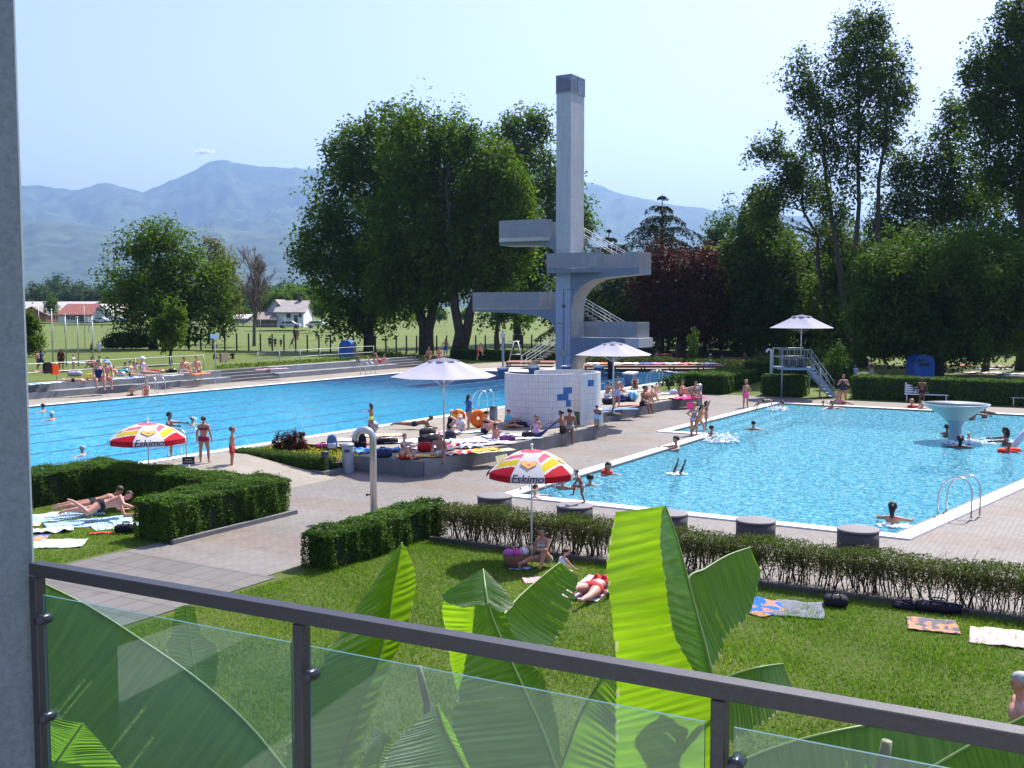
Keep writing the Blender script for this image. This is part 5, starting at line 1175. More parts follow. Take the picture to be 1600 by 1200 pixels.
# ================================================================ houses and cars in the distance
def gable(label, px0, px1, yb, ye, yr, Y, dpt, wallc, roofc, ridge='x', wins=(), name="house", over=.5, ovs=None):
    k = Y/F; p = atY((px0+px1)/2, yb, Y); W2 = (px1-px0)*k; h = (yb-ye)*k; hr = (yb-yr)*k; e = empty(name, (p.x, Y, ZT)); tag(e, label, "house" if name == "house" else "building")
    wm = pm("wall_"+str(px0), wallc, .85, .06, .8); rm = pm("roof_"+str(px0), roofc, .85, .2, 1.2); b = MB()
    if ridge == 'x':   # ridge parallel to the front
        b.add([(-W2/2, 0, 0), (W2/2, 0, 0), (W2/2, dpt, 0), (-W2/2, dpt, 0), (-W2/2, 0, h), (W2/2, 0, h), (W2/2, dpt, h), (-W2/2, dpt, h), (-W2/2, dpt/2, hr-.1), (W2/2, dpt/2, hr-.1)],
              [(0, 1, 5, 4), (1, 2, 6, 9, 5), (2, 3, 7, 6), (3, 0, 4, 8, 7)])
        R_ = [(-W2/2-over, -over, h-.3*over), (W2/2+over, -over, h-.3*over), (W2/2+over, dpt/2, hr), (-W2/2-over, dpt/2, hr), (W2/2+over, dpt+over, h-.3*over), (-W2/2-over, dpt+over, h-.3*over)]
        fs = [(0, 1, 2, 3), (3, 2, 4, 5)]
    else:
        b.add([(-W2/2, 0, 0), (W2/2, 0, 0), (W2/2, dpt, 0), (-W2/2, dpt, 0), (-W2/2, 0, h), (W2/2, 0, h), (W2/2, dpt, h), (-W2/2, dpt, h), (0, 0, hr-.1), (0, dpt, hr-.1)],
              [(0, 1, 5, 8, 4), (1, 2, 6, 5), (2, 3, 7, 9, 6), (3, 0, 4, 7)])
        R_ = [(-W2/2-over, -over, h-.3*over), (0, -over, hr), (0, dpt+over, hr), (-W2/2-over, dpt+over, h-.3*over), (W2/2+over, -over, h-.3*over), (W2/2+over, dpt+over, h-.3*over)]
        fs = [(0, 1, 2, 3), (1, 4, 5, 2)]
    b.build("walls", wm, e); b = MB(); n = len(R_); b.add(R_+[(x, y, z-.22) for x, y, z in R_], fs+[tuple(n+i for i in f[::-1]) for f in fs]+[(0, n, n+1, 1)] + ([(3, 2, n+2, n+3)] if False else [])); rf = b.build("roof", rm, e)
    for (wx, wz, ww, wh, kind) in wins:
        b = MB(); b.box((wx*W2, -.03, wz*h), (ww, .06, wh)); f_ = b.build(kind, M("window_dark", (.03, .04, .05), .2, .1), e)
        b = MB(); b.box((wx*W2, -.05, wz*h-wh/2-.06), (ww+.2, .12, .08)); b.build("sill", M("sill_white", (.7, .7, .68), .6), f_)
    return e, rf
gable("long shed with a pale grey roof beyond the meadow at far left", -60, 112, 486, 475, 458, 330, 40, (.30, .29, .27), (.36, .34, .32), 'x', name="shed", over=1)
gable("second pale grey roofed shed right of the long shed", 84, 118, 488, 474, 463, 345, 20, (.55, .54, .5), (.38, .37, .36), 'x', name="shed", over=1)
gable("barn with a red gable and white lower wall at far left", 27, 73, 490, 480, 467, 290, 18, (.30, .07, .05), (.20, .17, .16), 'y', name="barn")
e, rf = gable("white single storey building with a red brown roof beyond the meadow", 91, 142, 499, 486, 470, 268, 14, (.62, .63, .62), (.23, .075, .055), 'x', ((-.05, .5, 1.2, 1.0, "window"), (-.2, .55, 1.0, .8, "window"), (.2, .45, 1.6, 1.6, "window")), name="shed")
gable("white gabled wing attached right of the red roofed building", 141, 176, 498, 488, 470, 272, 14, (.66, .67, .67), (.62, .60, .58), 'y', ((-.1, .45, 1.8, .9, "window"),), name="shed")
gable("low hall with a white roof behind the red roofed building", 100, 152, 488, 471, 465, 300, 20, (.5, .5, .5), (.66, .65, .63), 'x', name="shed")
gable("house with an orange red tiled roof behind the lone broadleaf tree", 136, 190, 484, 474, 459, 320, 14, (.5, .47, .42), (.36, .12, .07), 'x')
gable("small orange roofed house seen through the lone broadleaf tree", 184, 215, 497, 484, 474, 280, 12, (.6, .5, .42), (.45, .17, .10), 'x')
gable("low grey building between the lone tree and the leafless tree", 352, 384, 498, 489, 484, 250, 10, (.22, .22, .22), (.5, .5, .49), 'x', name="shed")
e, rf = gable("white two storey house with a grey roof left of the great clump", 432, 474, 497, 472, 455, 205, 9, (.66, .67, .68), (.30, .27, .25), 'x', ((-.05, .72, .85, .9, "window"), (.22, .45, .7, 1.9, "door"), (.38, .75, .5, .8, "window"), (-.12, .2, 1.6, .9, "window")))
b = MB(); b.box((1.2, 4.2, (497-452)*205/F), (.7, .6, .9)); b.build("chimney", M("chimney_dark", (.1, .09, .08), .8), rf)
gable("white gable wing at the left of the grey roofed house", 416, 446, 497, 474, 454, 207.5, 8, (.62, .63, .64), (.28, .25, .23), 'y', ((.05, .3, 1.0, 1.6, "door"),))
gable("dark low annex left of the white house", 398, 430, 498, 484, 474, 204, 6, (.14, .11, .09), (.26, .2, .17), 'x', name="shed")
def car(label, px, yb, Y, c, rot=0):
    p = atY(px, yb, Y); e = empty("parked_car", (p.x, Y, ZT), rot); tag(e, label, "car"); m = pm("car_paint_"+str(px), c, .3, .03, spec=.6)
    b = MB(); prof = [(-2.1, .35), (-2.1, .75), (-1.7, .9), (-1.1, 1.35), (.5, 1.4), (1.2, .95), (2.0, .8), (2.1, .4)]; n = len(prof)
    b.add([(x, -.85, z) for x, z in prof]+[(x, .85, z) for x, z in prof], [tuple(range(n)), tuple(range(2*n-1, n-1, -1))]+[(i, n+i, n+(i+1) % n, (i+1) % n) for i in range(n)]); b.build("body", m, e)
    b = MB(); b.add([(-1.45, -.862, .95), (-1.0, -.862, 1.28), (.42, -.862, 1.32), (.95, -.862, .95)], [(0, 1, 2, 3)]); b.build("side_window", M("window_dark", (.03, .04, .05), .2, .1), e)
    for x in (-1.3, 1.3):
        for y in (-.8, .8): b = MB(); b.tube([(x, y-.1, .33), (x, y+.1, .33)], .33, 14); b.build("wheel", DARKM, e)
car("white car parked right of the white house", 496, 497, 198, (.7, .7, .7)); car("light car parked in front of the white gabled wing at far left", 158, 500, 262, (.6, .62, .64)); car("white car half hidden by the lone tree's foliage", 187, 500, 262, (.7, .7, .7)); car("pale silver car beside the white house door", 452, 499, 196, (.4, .42, .45))
# ================================================================ people
SKN = {k: pm("skin_"+k, c, .5, .06, 5, spec=.35, bmp=.05, bscale=60) for k, c in {
 'fair': (.56, .33, .23), 'tan': (.42, .21, .13), 'brown': (.28, .13, .075), 'deep': (.17, .08, .045), 'red': (.55, .26, .19)}.items()}
def fabric(c): return M("fabric_%02d_%02d_%02d" % tuple(int(x*99) for x in c), c, .75, .08, 14, spec=.15, bmp=.15, bscale=50)
HAIRC = {'black': (.012, .010, .009), 'brown': (.055, .030, .016), 'blond': (.34, .24, .12), 'grey': (.35, .34, .33), 'white': (.62, .60, .56), 'red': (.16, .05, .02)}
EYE = M("eye_dark", (.02, .015, .012), .3); LIP = M("lip", (.32, .10, .08), .5)
# limb vectors are in the body's own frame: x right, y front, z head
POSES = {
 'stand': dict(), 'stand2': dict(th=((-.06, .05, -1), (.12, .12, -1)), sh=((-.02, -.05, -1), (.06, -.10, -1)), ua=((-.25, -.05, -1), (.28, -.1, -1)), fa=((-.1, .2, -1), (.1, .25, -1))),
 'hips': dict(ua=((-.75, -.25, -.9), (.75, -.25, -.9)), fa=((.65, .35, -.5), (-.65, .35, -.5)), th=((-.12, .05, -1), (.12, .05, -1))),
 'walk': dict(th=((-.04, .42, -1), (.04, -.30, -1)), sh=((-.02, -.02, -1), (.02, -.55, -1)), ua=((-.15, -.35, -1), (.15, .35, -1)), fa=((-.05, .1, -1), (.05, .7, -1)), torso=(0, .06, 1)),
 'reach': dict(ua=((-.9, .25, -.25), (.2, -.1, -1)), fa=((-1, .35, .05), (.1, .2, -1)), th=((-.06, .25, -1), (.05, -.15, -1))),
 'headup': dict(ua=((-.75, .3, .25), (.75, .3, .25)), fa=((.45, .25, .75), (-.45, .25, .75)), th=((-.06, .04, -1), (.08, .02, -1))),
 'chest': dict(ua=((-.35, .25, -1), (.35, .25, -1)), fa=((.5, .8, .45), (-.5, .8, .55)), th=((-.06, .02, -1), (.07, .02, -1))),
 'fold': dict(ua=((-.3, .3, -1), (.3, .3, -1)), fa=((.8, .65, .05), (-.8, .65, .15))),
 'hold': dict(ua=((-.25, .65, -.75), (.25, .65, -.75)), fa=((.1, 1, -.1), (-.1, 1, -.1)), torso=(0, .12, 1)),
 'step': dict(th=((-.1, 1.0, .05), (.06, .10, -1)), sh=((-.05, .1, -1), (.03, -.35, -1)), ua=((-.2, .5, -.9), (.25, .4, -1)), fa=((-.1, .5, -.9), (.1, .6, -.9)), torso=(0, .45, 1), head=(0, .35, 1)),
 'stride': dict(th=((-.22, .55, -1), (.22, -.35, -1)), sh=((-.02, .0, -1), (.05, -.45, -1)), ua=((-.3, .5, -1), (.3, -.3, -1)), fa=((-.1, .8, -.8), (.15, .1, -1)), torso=(0, .35, 1)),
 'dive': dict(torso=(0, 1, .12), head=(0, 1, -.5), th=((-.1, -.75, -.75), (.15, -.95, -.45)), sh=((0, -.45, -.9), (0, -.65, -.75)), ua=((-.1, .5, -.95), (.1, .5, -.95)), fa=((0, .25, -1), (0, .25, -1))),
 'ledge': dict(torso=(0, .14, 1), th=((-.14, 1, .0), (.14, 1, .0)), sh=((-.0, .12, -1), (.02, .18, -1)), ua=((-.2, .35, -1), (.2, .35, -1)), fa=((.1, .9, -.4), (-.1, .9, -.4)), head=(0, .25, 1)),
 'ledge1': dict(torso=(0, .30, 1), th=((-.35, .95, .35), (.14, 1, .0)), sh=((-.05, .1, -1), (.02, .05, -1)), ua=((-.35, .45, -.9), (.2, .35, -1)), fa=((-.05, .9, -.35), (-.05, .7, -.7)), head=(0, .5, 1)),
 'knees': dict(torso=(0, .12, 1), th=((-.16, .74, .72), (.16, .74, .72)), sh=((-.02, .52, -.92), (.02, .52, -.92)), ua=((-.22, .8, -.55), (.22, .8, -.55)), fa=((.25, .95, .12), (-.25, .95, .12)), head=(0, .18, 1)),
 'knees1': dict(torso=(0, .2, 1), th=((-.18, .78, .66), (.25, .98, .12)), sh=((-.02, .5, -.92), (.1, 1, -.12)), ua=((-.22, .75, -.6), (.35, .0, -1)), fa=((.2, .9, .2), (.25, -.1, -1)), head=(.15, .25, 1)),
 'recline': dict(torso=(0, -.62, .85), th=((-.14, .98, .12), (.14, .9, .42)), sh=((0, 1, -.10), (0, .85, -.55)), ua=((-.35, -.35, -1), (.35, -.35, -1)), fa=((-.15, -.2, -1), (.15, -.2, -1)), head=(0, -.1, 1)),
 'long': dict(torso=(0, -.1, 1), th=((-.12, 1, .02), (.12, 1, .02)), sh=((0, 1, -.06), (0, 1, -.06)), ua=((-.25, .35, -1), (.25, .35, -1)), fa=((.15, .95, -.3), (-.15, .95, -.3)), head=(0, .15, 1)),
 'cross': dict(torso=(0, .18, 1), th=((-.85, .75, .05), (.85, .75, .05)), sh=((.95, .25, -.12), (-.95, .15, -.05)), ua=((-.25, .35, -1), (.25, .35, -1)), fa=((.1, .95, -.3), (-.1, .95, -.2)), head=(0, .3, 1)),
 'kneel': dict(torso=(0, .35, 1), th=((-.14, .98, -.1), (.14, .98, -.1)), sh=((-.05, -1, -.1), (.05, -1, -.1)), ua=((-.25, .6, -.9), (.25, .6, -.9)), fa=((.05, .8, -.7), (-.05, .8, -.7)), head=(0, .5, 1)),
 'prone': dict(tilt=-90, th=((-.10, .0, -1), (.10, .0, -1)), sh=((0, 0, -1), (.0, -.0, -1)), ua=((-.3, .9, .35), (.3, .9, .35)), fa=((.35, .15, .95), (-.35, .15, .95)), torso=(0, -.24, 1), head=(0, -.85, 1), pt=1),
 'proneside': dict(tilt=-90, roll=-38, th=((-.10, .0, -1), (.25, .65, -.75)), sh=((0, 0, -1), (.0, -.75, -.8)), ua=((-.3, .9, .35), (.3, .7, .2)), fa=((.35, .15, .95), (-.35, .15, .9)), torso=(0, -.2, 1), head=(0, -.6, 1), pt=1),
 'flat': dict(tilt=-90, th=((-.12, 0, -1), (.12, 0, -1)), sh=((0, 0, -1), (0, -.04, -1)), ua=((-.9, .05, .35), (.9, .05, .35)), fa=((.35, .1, .9), (-.35, .1, .9)), pt=1),
 'supine': dict(tilt=90, th=((-.12, .0, -1), (.12, .18, -1)), sh=((0, 0, -1), (0, -.25, -1)), ua=((-.35, -.1, -1), (.35, -.1, -1)), fa=((-.1, .05, -1), (.1, .05, -1)), pt=1),
 'supknee': dict(tilt=90, th=((-.12, .75, -.75), (.12, .8, -.7)), sh=((0, -.85, -.7), (0, -.8, -.7)), ua=((-.6, -.1, .6), (.6, -.1, .6)), fa=((.5, .1, .7), (-.5, .1, .7))),
 'legsup': dict(torso=(0, -.75, .7), th=((-.14, .6, .8), (.14, .5, .9)), sh=((0, .35, .95), (0, .3, .95)), ua=((-.35, -.35, -1), (.35, -.35, -1)), fa=((-.15, -.2, -1), (.15, -.2, -1))),
 'swim': dict(ua=((-.85, .55, -.15), (.85, .55, -.15)), fa=((-.1, 1, -.1), (.1, 1, -.1)), head=(0, .1, 1)),
 'handstand': dict(tilt=165, th=((-.16, .1, -1), (.18, -.12, -1)), sh=((0, -.2, -1), (.05, -.25, -1)), pt=1),
}
def hash_seed(s): return sum(ord(c)*(i+3) for i, c in enumerate(s)) % 9973
_body = {}
def body_mesh(pose, sex, child):
    """one continuous skin: tapered limbs, chest, pelvis, neck and head fused by remeshing, then hands and face added"""
    key = (pose, sex, child)
    if key in _body: return _body[key]
    q = POSES[pose]; V3 = Vector
    hs = 1.22 if child else 1.0                     # children have larger heads
    T = V3(q.get('torso', (0, .02, 1))).normalized(); X = V3((1, 0, 0)); Fr = T.cross(X)*1.0
    Fr = (V3((0, 1, 0))-T*T.y).normalized(); 
    sw = {'m': .118, 'f': .102}[sex]*(.93 if child else 1); hw = {'m': .050, 'f': .056}[sex]
    pel = V3((0, 0, 0)); wst = T*.12; chs = T*.235+Fr*.006; nk = T*.315
    segs = []                                      # (name, p0, p1, r0, r1, squash)
    shp = 1 if sex == 'm' else 0
    segs.append(('pelvis', pel-X*hw*.9, pel+X*hw*.9, .060+.004*(1-shp), .060+.004*(1-shp)))
    segs.append(('spine', pel+T*.02, wst, .068, .055+.006*shp)); segs.append(('belly', pel+X*.022+T*.03, wst+X*.022, .052, .048)); segs.append(('belly', pel-X*.022+T*.03, wst-X*.022, .052, .048))
    segs.append(('spine', wst, chs, .055, .064)); segs.append(('chest', chs-X*.034, chs+X*.034, .062, .062)); segs.append(('chest', wst-X*.02, chs-X*.045, .048, .052)); segs.append(('chest', wst+X*.02, chs+X*.045, .048, .052))
    segs.append(('chest', nk-T*.035-X*(sw-.03), nk-T*.035+X*(sw-.03), .036, .036))
    if sex == 'f' and not child:
        for s in (-1, 1): segs.append(('chest', chs+X*s*.038+Fr*.045, chs+X*s*.040+Fr*.058-T*.006, .030, .026))
    hd = V3(q.get('head', (0, .08, 1))).normalized(); nb = T*.30; hc = nb+(T*.3+hd*.7).normalized()*.055+hd*.062*hs
    segs.append(('neck', nb-T*.02, hc-hd*.02, .030, .027))
    hf = (Fr-hd*Fr.dot(hd)).normalized()
    if 'tilt' in q and pose in ('prone', 'proneside'): hf = (Fr*.4+T*.0+hd.cross(X).cross(hd)*0+Fr*.6).normalized(); hf = (hf-hd*hf.dot(hd)).normalized()
    segs.append(('head', hc+hd*.012*hs, hc+hd*.014*hs-hf*.010, .050*hs, .048*hs)); segs.append(('head', hc-hd*.018*hs+hf*.012, hc-hd*.036*hs+hf*.020*hs, .040*hs, .026*hs))
    J = {}
    th = q.get('th', ((-.07, .02, -1), (.07, .02, -1))); sh_ = q.get('sh', ((-.02, -.03, -1), (.02, -.03, -1)))
    ua = q.get('ua', ((-.22, -.04, -1), (.22, -.04, -1))); fa = q.get('fa', ((-.06, .16, -1), (.06, .16, -1)))
    for i, s in enumerate((-1, 1)):
        hip = pel+X*s*hw-T*.01; kn = hip+V3(th[i]).normalized()*.238; d = V3(sh_[i]).normalized(); an = kn+d*.225
        segs.append(('thigh', hip, hip.lerp(kn, .45), .062, .050)); segs.append(('thigh', hip.lerp(kn, .45), kn, .050, .034)); cf = kn.lerp(an, .32)-(V3((0, 1, 0))-d*d.y)*.008
        segs.append(('shin', kn, cf, .034, .036)); segs.append(('shin', cf, an, .036, .019))
        fd = V3((s*.15, 1, 0)); fd = (fd-d*fd.dot(d)); fd = (fd.normalized() if fd.length > .2 else -T)
        if q.get('pt'): fd = (fd*.35+d).normalized()
        heel = an-fd*.018+d*.020; toe = an+fd*.085+d*.026
        segs.append(('foot', heel, an+fd*.045+d*.020, .020, .021)); segs.append(('foot', an+fd*.045+d*.020, toe, .021, .013))
        sho = nk-T*.038+X*s*sw; el = sho+V3(ua[i]).normalized()*.165; wr = el+V3(fa[i]).normalized()*.145
        segs.append(('uarm', sho, el, .030+.004*shp, .023)); segs.append(('farm', el, el.lerp(wr, .35), .023, .023)); segs.append(('farm', el.lerp(wr, .35), wr, .023, .0145))
        hd_ = V3(fa[i]).normalized(); palm = wr+hd_*.038; J['hand', i] = (wr, palm, hd_, s)
        segs.append(('hand', wr, palm, .0155, .0185))
    b = MB()
    for (nm, p0, p1, r0, r1) in segs:
        d = p1-p0; L = max(d.length, 1e-5); n = 4; pts = []; rr = []
        dn = d/L
        for a in (0, 20, 40, 65, 90): pts.append(p0-dn*r0*math.cos(R(a))); rr.append(max(1e-4, r0*math.sin(R(a))))
        for a in (90, 65, 40, 20, 0): pts.append(p1+dn*r1*math.cos(R(a))); rr.append(max(1e-4, r1*math.sin(R(a))))
        b.tube(pts, rr, 12)
    # nose, ears
    b.ball(hc+hf*.052*hs-hd*.012*hs, .0085*hs, 6, 5)
    for s in (-1, 1): b.ball(hc+X*s*.047*hs-hd*.008*hs, (.007*hs, .010*hs, .014*hs), 6, 5)
    o = b.build("tmpbody", SKN['tan']); md = o.modifiers.new("r", 'REMESH'); md.mode = 'VOXEL'; md.voxel_size = .0092; md.use_smooth_shade = True
    ms = o.modifiers.new("s", 'SMOOTH'); ms.iterations = 4; ms.factor = .5
    dg = bpy.context.evaluated_depsgraph_get(); me0 = bpy.data.meshes.new_from_object(o.evaluated_get(dg)); bpy.data.objects.remove(o)
    co = np.empty(len(me0.vertices)*3, dtype=np.float32); me0.vertices.foreach_get('co', co); co = co.reshape(-1, 3)
    no = np.empty(len(me0.vertices)*3, dtype=np.float32); me0.vertices.foreach_get('normal', no); no = no.reshape(-1, 3)
    faces = [tuple(p.vertices) for p in me0.polygons]; bpy.data.meshes.remove(me0)
    # region of each vertex: nearest limb segment
    best = np.full(len(co), 9e9); reg = np.zeros(len(co), dtype=int); par = np.zeros(len(co))
    names = [s_[0] for s_ in segs]
    for k, (nm, p0, p1, r0, r1) in enumerate(segs):
        a = np.array(p0); d = np.array(p1-p0); L2 = max(1e-9, (d*d).sum()); t = np.clip(((co-a)@d)/L2, 0, 1); dist = np.linalg.norm(co-a-t[:, None]*d, axis=1)-(r0+(r1-r0)*t)
        m = dist < best; best[m] = dist[m]; reg[m] = k; par[m] = t[m]
    tt = co@np.array(T)                             # height along the trunk
    side = co[:, 0]; front = co@np.array(Fr)
    rn = np.array(names, dtype=object)[reg]
    hipd = np.zeros(len(co))
    for i, s in enumerate((-1, 1)):
        hip = np.array(pel+X*s*hw-T*.01); dv = np.array(V3(th[i]).normalized()); m = (rn == 'thigh') & (np.sign(side) == s); hipd[m] = ((co-hip)@dv)[m]
    if True:
        for i, s in enumerate((-1, 1)):
            hip = np.array(pel+X*s*hw-T*.01); dv = np.array(V3(th[i]).normalized()); m = (rn == 'thigh') & (side*s > -.03)
            hipd[m] = np.maximum(hipd[m], ((co-hip)@dv)[m])
    trunk = np.isin(rn, ['pelvis', 'spine', 'belly', 'chest'])
    masks = {'bottom': (trunk & (tt < .055)) | ((rn == 'thigh') & (hipd < .045)), 'trunks': (trunk & (tt < .075)) | ((rn == 'thigh') & (hipd < .15)),
             'top': trunk & (tt > .185) & (tt < .248), 'onepiece': (trunk & (tt < .255)) | ((rn == 'thigh') & (hipd < .035)),
             'shirt': (trunk & (tt > .03)) | ((rn == 'uarm') & (par < .7)), 'wrap': (trunk & (tt < .10)) | ((rn == 'thigh') & (hipd < .20)), 'dress': trunk & (tt < .29) | ((rn == 'thigh') & (hipd < .20)),
             'cape': (trunk | ((rn == 'uarm')) | ((rn == 'farm') & (par < .5)))}
    b = MB(); b.add(co, faces, True)
    # fingers and thumb, rooted in the palm, unequal and curled
    for i in (0, 1):
        wr, palm, hd_, s = J['hand', i]; fw = V3((0, 1, 0)) if abs(hd_.y) < .8 else V3((0, 0, 1)); sd = hd_.cross(fw).normalized(); nm_ = sd.cross(hd_).normalized()
        for k, (o_, L) in enumerate(((-.0125, .036), (-.0042, .043), (.0042, .040), (.0125, .031))):
            r_ = palm+nm_*o_*s*-1-hd_*.004; cv = sd*(-s)
            p1 = r_+hd_*(L*.45+.010)+cv*.003; p2 = p1+(hd_*.85+cv*.5).normalized()*L*.32; p3 = p2+(hd_*.5+cv*.85).normalized()*L*.25
            b.tube([r_, p1, p2, p3], [.0052, .005, .0045, .0032], 6)
        r_ = wr+hd_*.016+nm_*.012; p1 = r_+(hd_*.6+nm_*.7).normalized()*.022; b.tube([r_, p1, p1+(hd_*.95+nm_*.2).normalized()*.020], [.0062, .0056, .004], 6)
    b.cur = 1
    for s in (-1, 1): b.ball(hc+hf*.0475*hs+X*s*.019*hs+hd*.004*hs, (.0065*hs, .0045*hs, .0045*hs), 6, 5)
    b.cur = 2; b.ball(hc+hf*.044*hs-hd*.032*hs, (.014*hs, .006*hs, .004*hs), 6, 5)
    # hair pieces
    hair = {}
    Mh = Matrix((X, hf, hd)).transposed()
    for kind in ('short', 'long', 'bun', 'cap', 'hat'):
        h = MB(); c = hc+hd*.013*hs-hf*.006*hs; r_ = .057*hs; n, m = 18, 12; vs = []; fs = []
        for a in range(m+1):
            ph = math.pi*a/m
            for j in range(n):
                la = 2*math.pi*j/n; v = V3((math.cos(la)*math.sin(ph), math.sin(la)*math.sin(ph), math.cos(ph)))
                sc = r_*(1+(.05*math.sin(la*5+a)*math.sin(ph) if kind in ('short', 'long', 'bun') else 0))
                if kind in ('cap',): lim = -.02
                # the shell folds in under the hairline so that the face stays clear
                low = -.62 if kind != 'cap' else .05; fr_low = .34 if kind != 'cap' else .12
                line = fr_low if v.y > .25 else (low if v.y < -.1 else low+(fr_low-low)*(v.y+.1)/.35)
                if v.z < line: v = V3((v.x*.82, v.y*.82, max(v.z, line)*.9)) if v.z > line-.35 else V3((v.x*.3, v.y*.3, line*.5))
                q3 = c+Mh@V3((v.x*sc*.97, v.y*sc*1.06, v.z*sc)); vs.append(q3)
        for a in range(m):
            for j in range(n): fs.append((a*n+j, (a+1)*n+j, (a+1)*n+(j+1) % n, a*n+(j+1) % n))
        h.add(vs, fs, True)
        if kind == 'long':
            p = c-hf*.035*hs; h.tube([c-hf*.02*hs+hd*.02, p-hd*.03, p-T*.085-Fr*.012, p-T*.14-Fr*.010, p-T*.17-Fr*.006], [.035*hs, .043*hs, .036, .024, .006], 10)
        if kind == 'bun': h.ball(c-hf*.062*hs-hd*.004, .022*hs, 9, 7)
        if kind == 'cap': h.add([c+Mh@V3(v) for v in [(-.045*hs, .045*hs, .012), (.045*hs, .045*hs, .012), (.036*hs, .105*hs, 0), (-.036*hs, .105*hs, 0), (-.045*hs, .045*hs, .016), (.045*hs, .045*hs, .016), (.036*hs, .105*hs, .005), (-.036*hs, .105*hs, .005)]], [(0, 3, 2, 1), (4, 5, 6, 7), (0, 1, 5, 4), (1, 2, 6, 5), (2, 3, 7, 6), (3, 0, 4, 7)])
        if kind == 'hat':
            vs = []; fs = []; n = 20
            for (rr_, z_) in ((.02, .062), (.05, .055), (.056, .02), (.105, .004), (.105, .0), (.054, .014)):
                for j in range(n): a = 2*math.pi*j/n; vs.append(c+Mh@V3((rr_*hs*math.cos(a), rr_*hs*math.sin(a), z_*hs)))
            for i in range(5):
                for j in range(n): fs.append((i*n+j, i*n+(j+1) % n, (i+1)*n+(j+1) % n, (i+1)*n+j))
            h = MB(); h.add(vs, fs, True)
        hair[kind] = h
    # lay the whole figure down if the pose is a lying one
    tl = Matrix.Rotation(R(q.get('tilt', 0)), 3, 'X'); rl = Matrix.Rotation(R(q.get('roll', 0)), 3, 'Y'); A = rl@tl
    def fin(mb, off=None):
        mb.v = [tuple(A@V3(v)) for v in mb.v]; return mb
    An = np.array(A); fin(b); arr = np.array(b.v)
    zmin = float(arr[:, 2].min()); top = float(arr[:, 2].max())
    seat = float((An@np.array(pel-T*.062))[2]) if pose in ('ledge', 'ledge1') else zmin
    res = dict(b=b, co=co@An.T, no=no@An.T, faces=faces, masks=masks, hair={k: fin(h) for k, h in hair.items()}, zmin=zmin, top=top, seat=seat, meshes={})
    _body[key] = res; return res
def simple_mesh(name, mb, shift, mats):
    me = bpy.data.meshes.new(name); me.from_pydata([(x, y, z-shift) for x, y, z in mb.v], [], mb.f); me.polygons.foreach_set('material_index', mb.mi); me.polygons.foreach_set('use_smooth', mb.sm)
    for m in mats: me.materials.append(m)
    me.update(); return me
NPEOPLE = 0
def person(label, px, py, pose, hpx, face=180, skin='tan', hair=('brown', 'short'), wear=(), z=0.0, sex='f', child=False, mode='feet', H=None, sink=0.0, cap=None, group=None, loc=None, cloth_off=.0055):
    """px, py: where the figure touches the ground; hpx: its height in photo pixels (gives its real size); face: 0 away, 90 right, 180 to the viewer"""
    global NPEOPLE; NPEOPLE += 1
    bd = body_mesh(pose, sex, child)
    p = loc if loc is not None else (atg(px, py) if z == 'g' else at(px, py, z)); hh = H
    if hh is None: hh = hpx*p.y/F/(bd['top']-bd['seat'] if mode == 'feet' else 1)
    sh = bd['seat'] if mode == 'feet' else bd['zmin']
    mk = bd['meshes']
    if 'body' not in mk: mk['body'] = simple_mesh("person", bd['b'], sh, [SKN['tan'], EYE, LIP])
    o = bpy.data.objects.new("person", mk['body']); col.objects.link(o); o.material_slots[0].link = 'OBJECT'; o.material_slots[0].material = SKN[skin]
    o.location = (p.x, p.y, p.z-sink); o.rotation_euler = (0, 0, -R(face)); _f = .93+.27*random.Random(label).random()**1.6; o.scale = (hh*_f, hh*_f, hh) if pose not in ('supine', 'flat', 'prone', 'proneside') else (hh*_f, hh, hh*_f); tag(o, label, "person", group)
    def part(name, key, fn, m):
        if key not in mk: mk[key] = fn(); mk[key].materials.append(m)
        c = bpy.data.objects.new(name, mk[key]); col.objects.link(c); c.parent = o
        c.material_slots[0].link = 'OBJECT'; c.material_slots[0].material = m
    hc_, hk = hair
    def hm(k): 
        def f(): me = simple_mesh("hair", bd['hair'][k], sh, []); return me
        return f
    if hk != 'none': part("hair", 'h_'+hk, hm(hk), M("hair_"+hc_, HAIRC[hc_], .6, .25, 30, spec=.3))
    if cap: part("cap" if cap[0] == 'cap' else "sun_hat", 'c_'+cap[0], hm(cap[0]), fabric(cap[1]))
    for w_ in wear:
        kind, c = w_
        def gm(kind=kind):
            mask = bd['masks'][kind]; co, no = bd['co'], bd['no']; fl = [f for f in bd['faces'] if all(mask[i] for i in f)]
            used = sorted({i for f in fl for i in f}); mp = {i: k for k, i in enumerate(used)}
            off = cloth_off*(1.6 if kind in ('shirt', 'wrap', 'dress', 'cape') else 1)
            if kind == 'cape': off = .014
            vs = [(co[i][0]+no[i][0]*off, co[i][1]+no[i][1]*off, co[i][2]+no[i][2]*off-sh) for i in used]
            me = bpy.data.meshes.new(kind); me.from_pydata(vs, [], [tuple(mp[i] for i in f) for f in fl]); me.polygons.foreach_set('use_smooth', [True]*len(fl)); me.update(); return me
        nm = {'bottom': 'swim_bottom', 'trunks': 'swim_shorts', 'top': 'bikini_top', 'onepiece': 'swimsuit', 'shirt': 'shirt', 'wrap': 'wrapped_towel', 'dress': 'dress', 'cape': 'towel_cape'}[kind]
        part(nm, 'w_'+kind, gm, fabric(c))
    return o
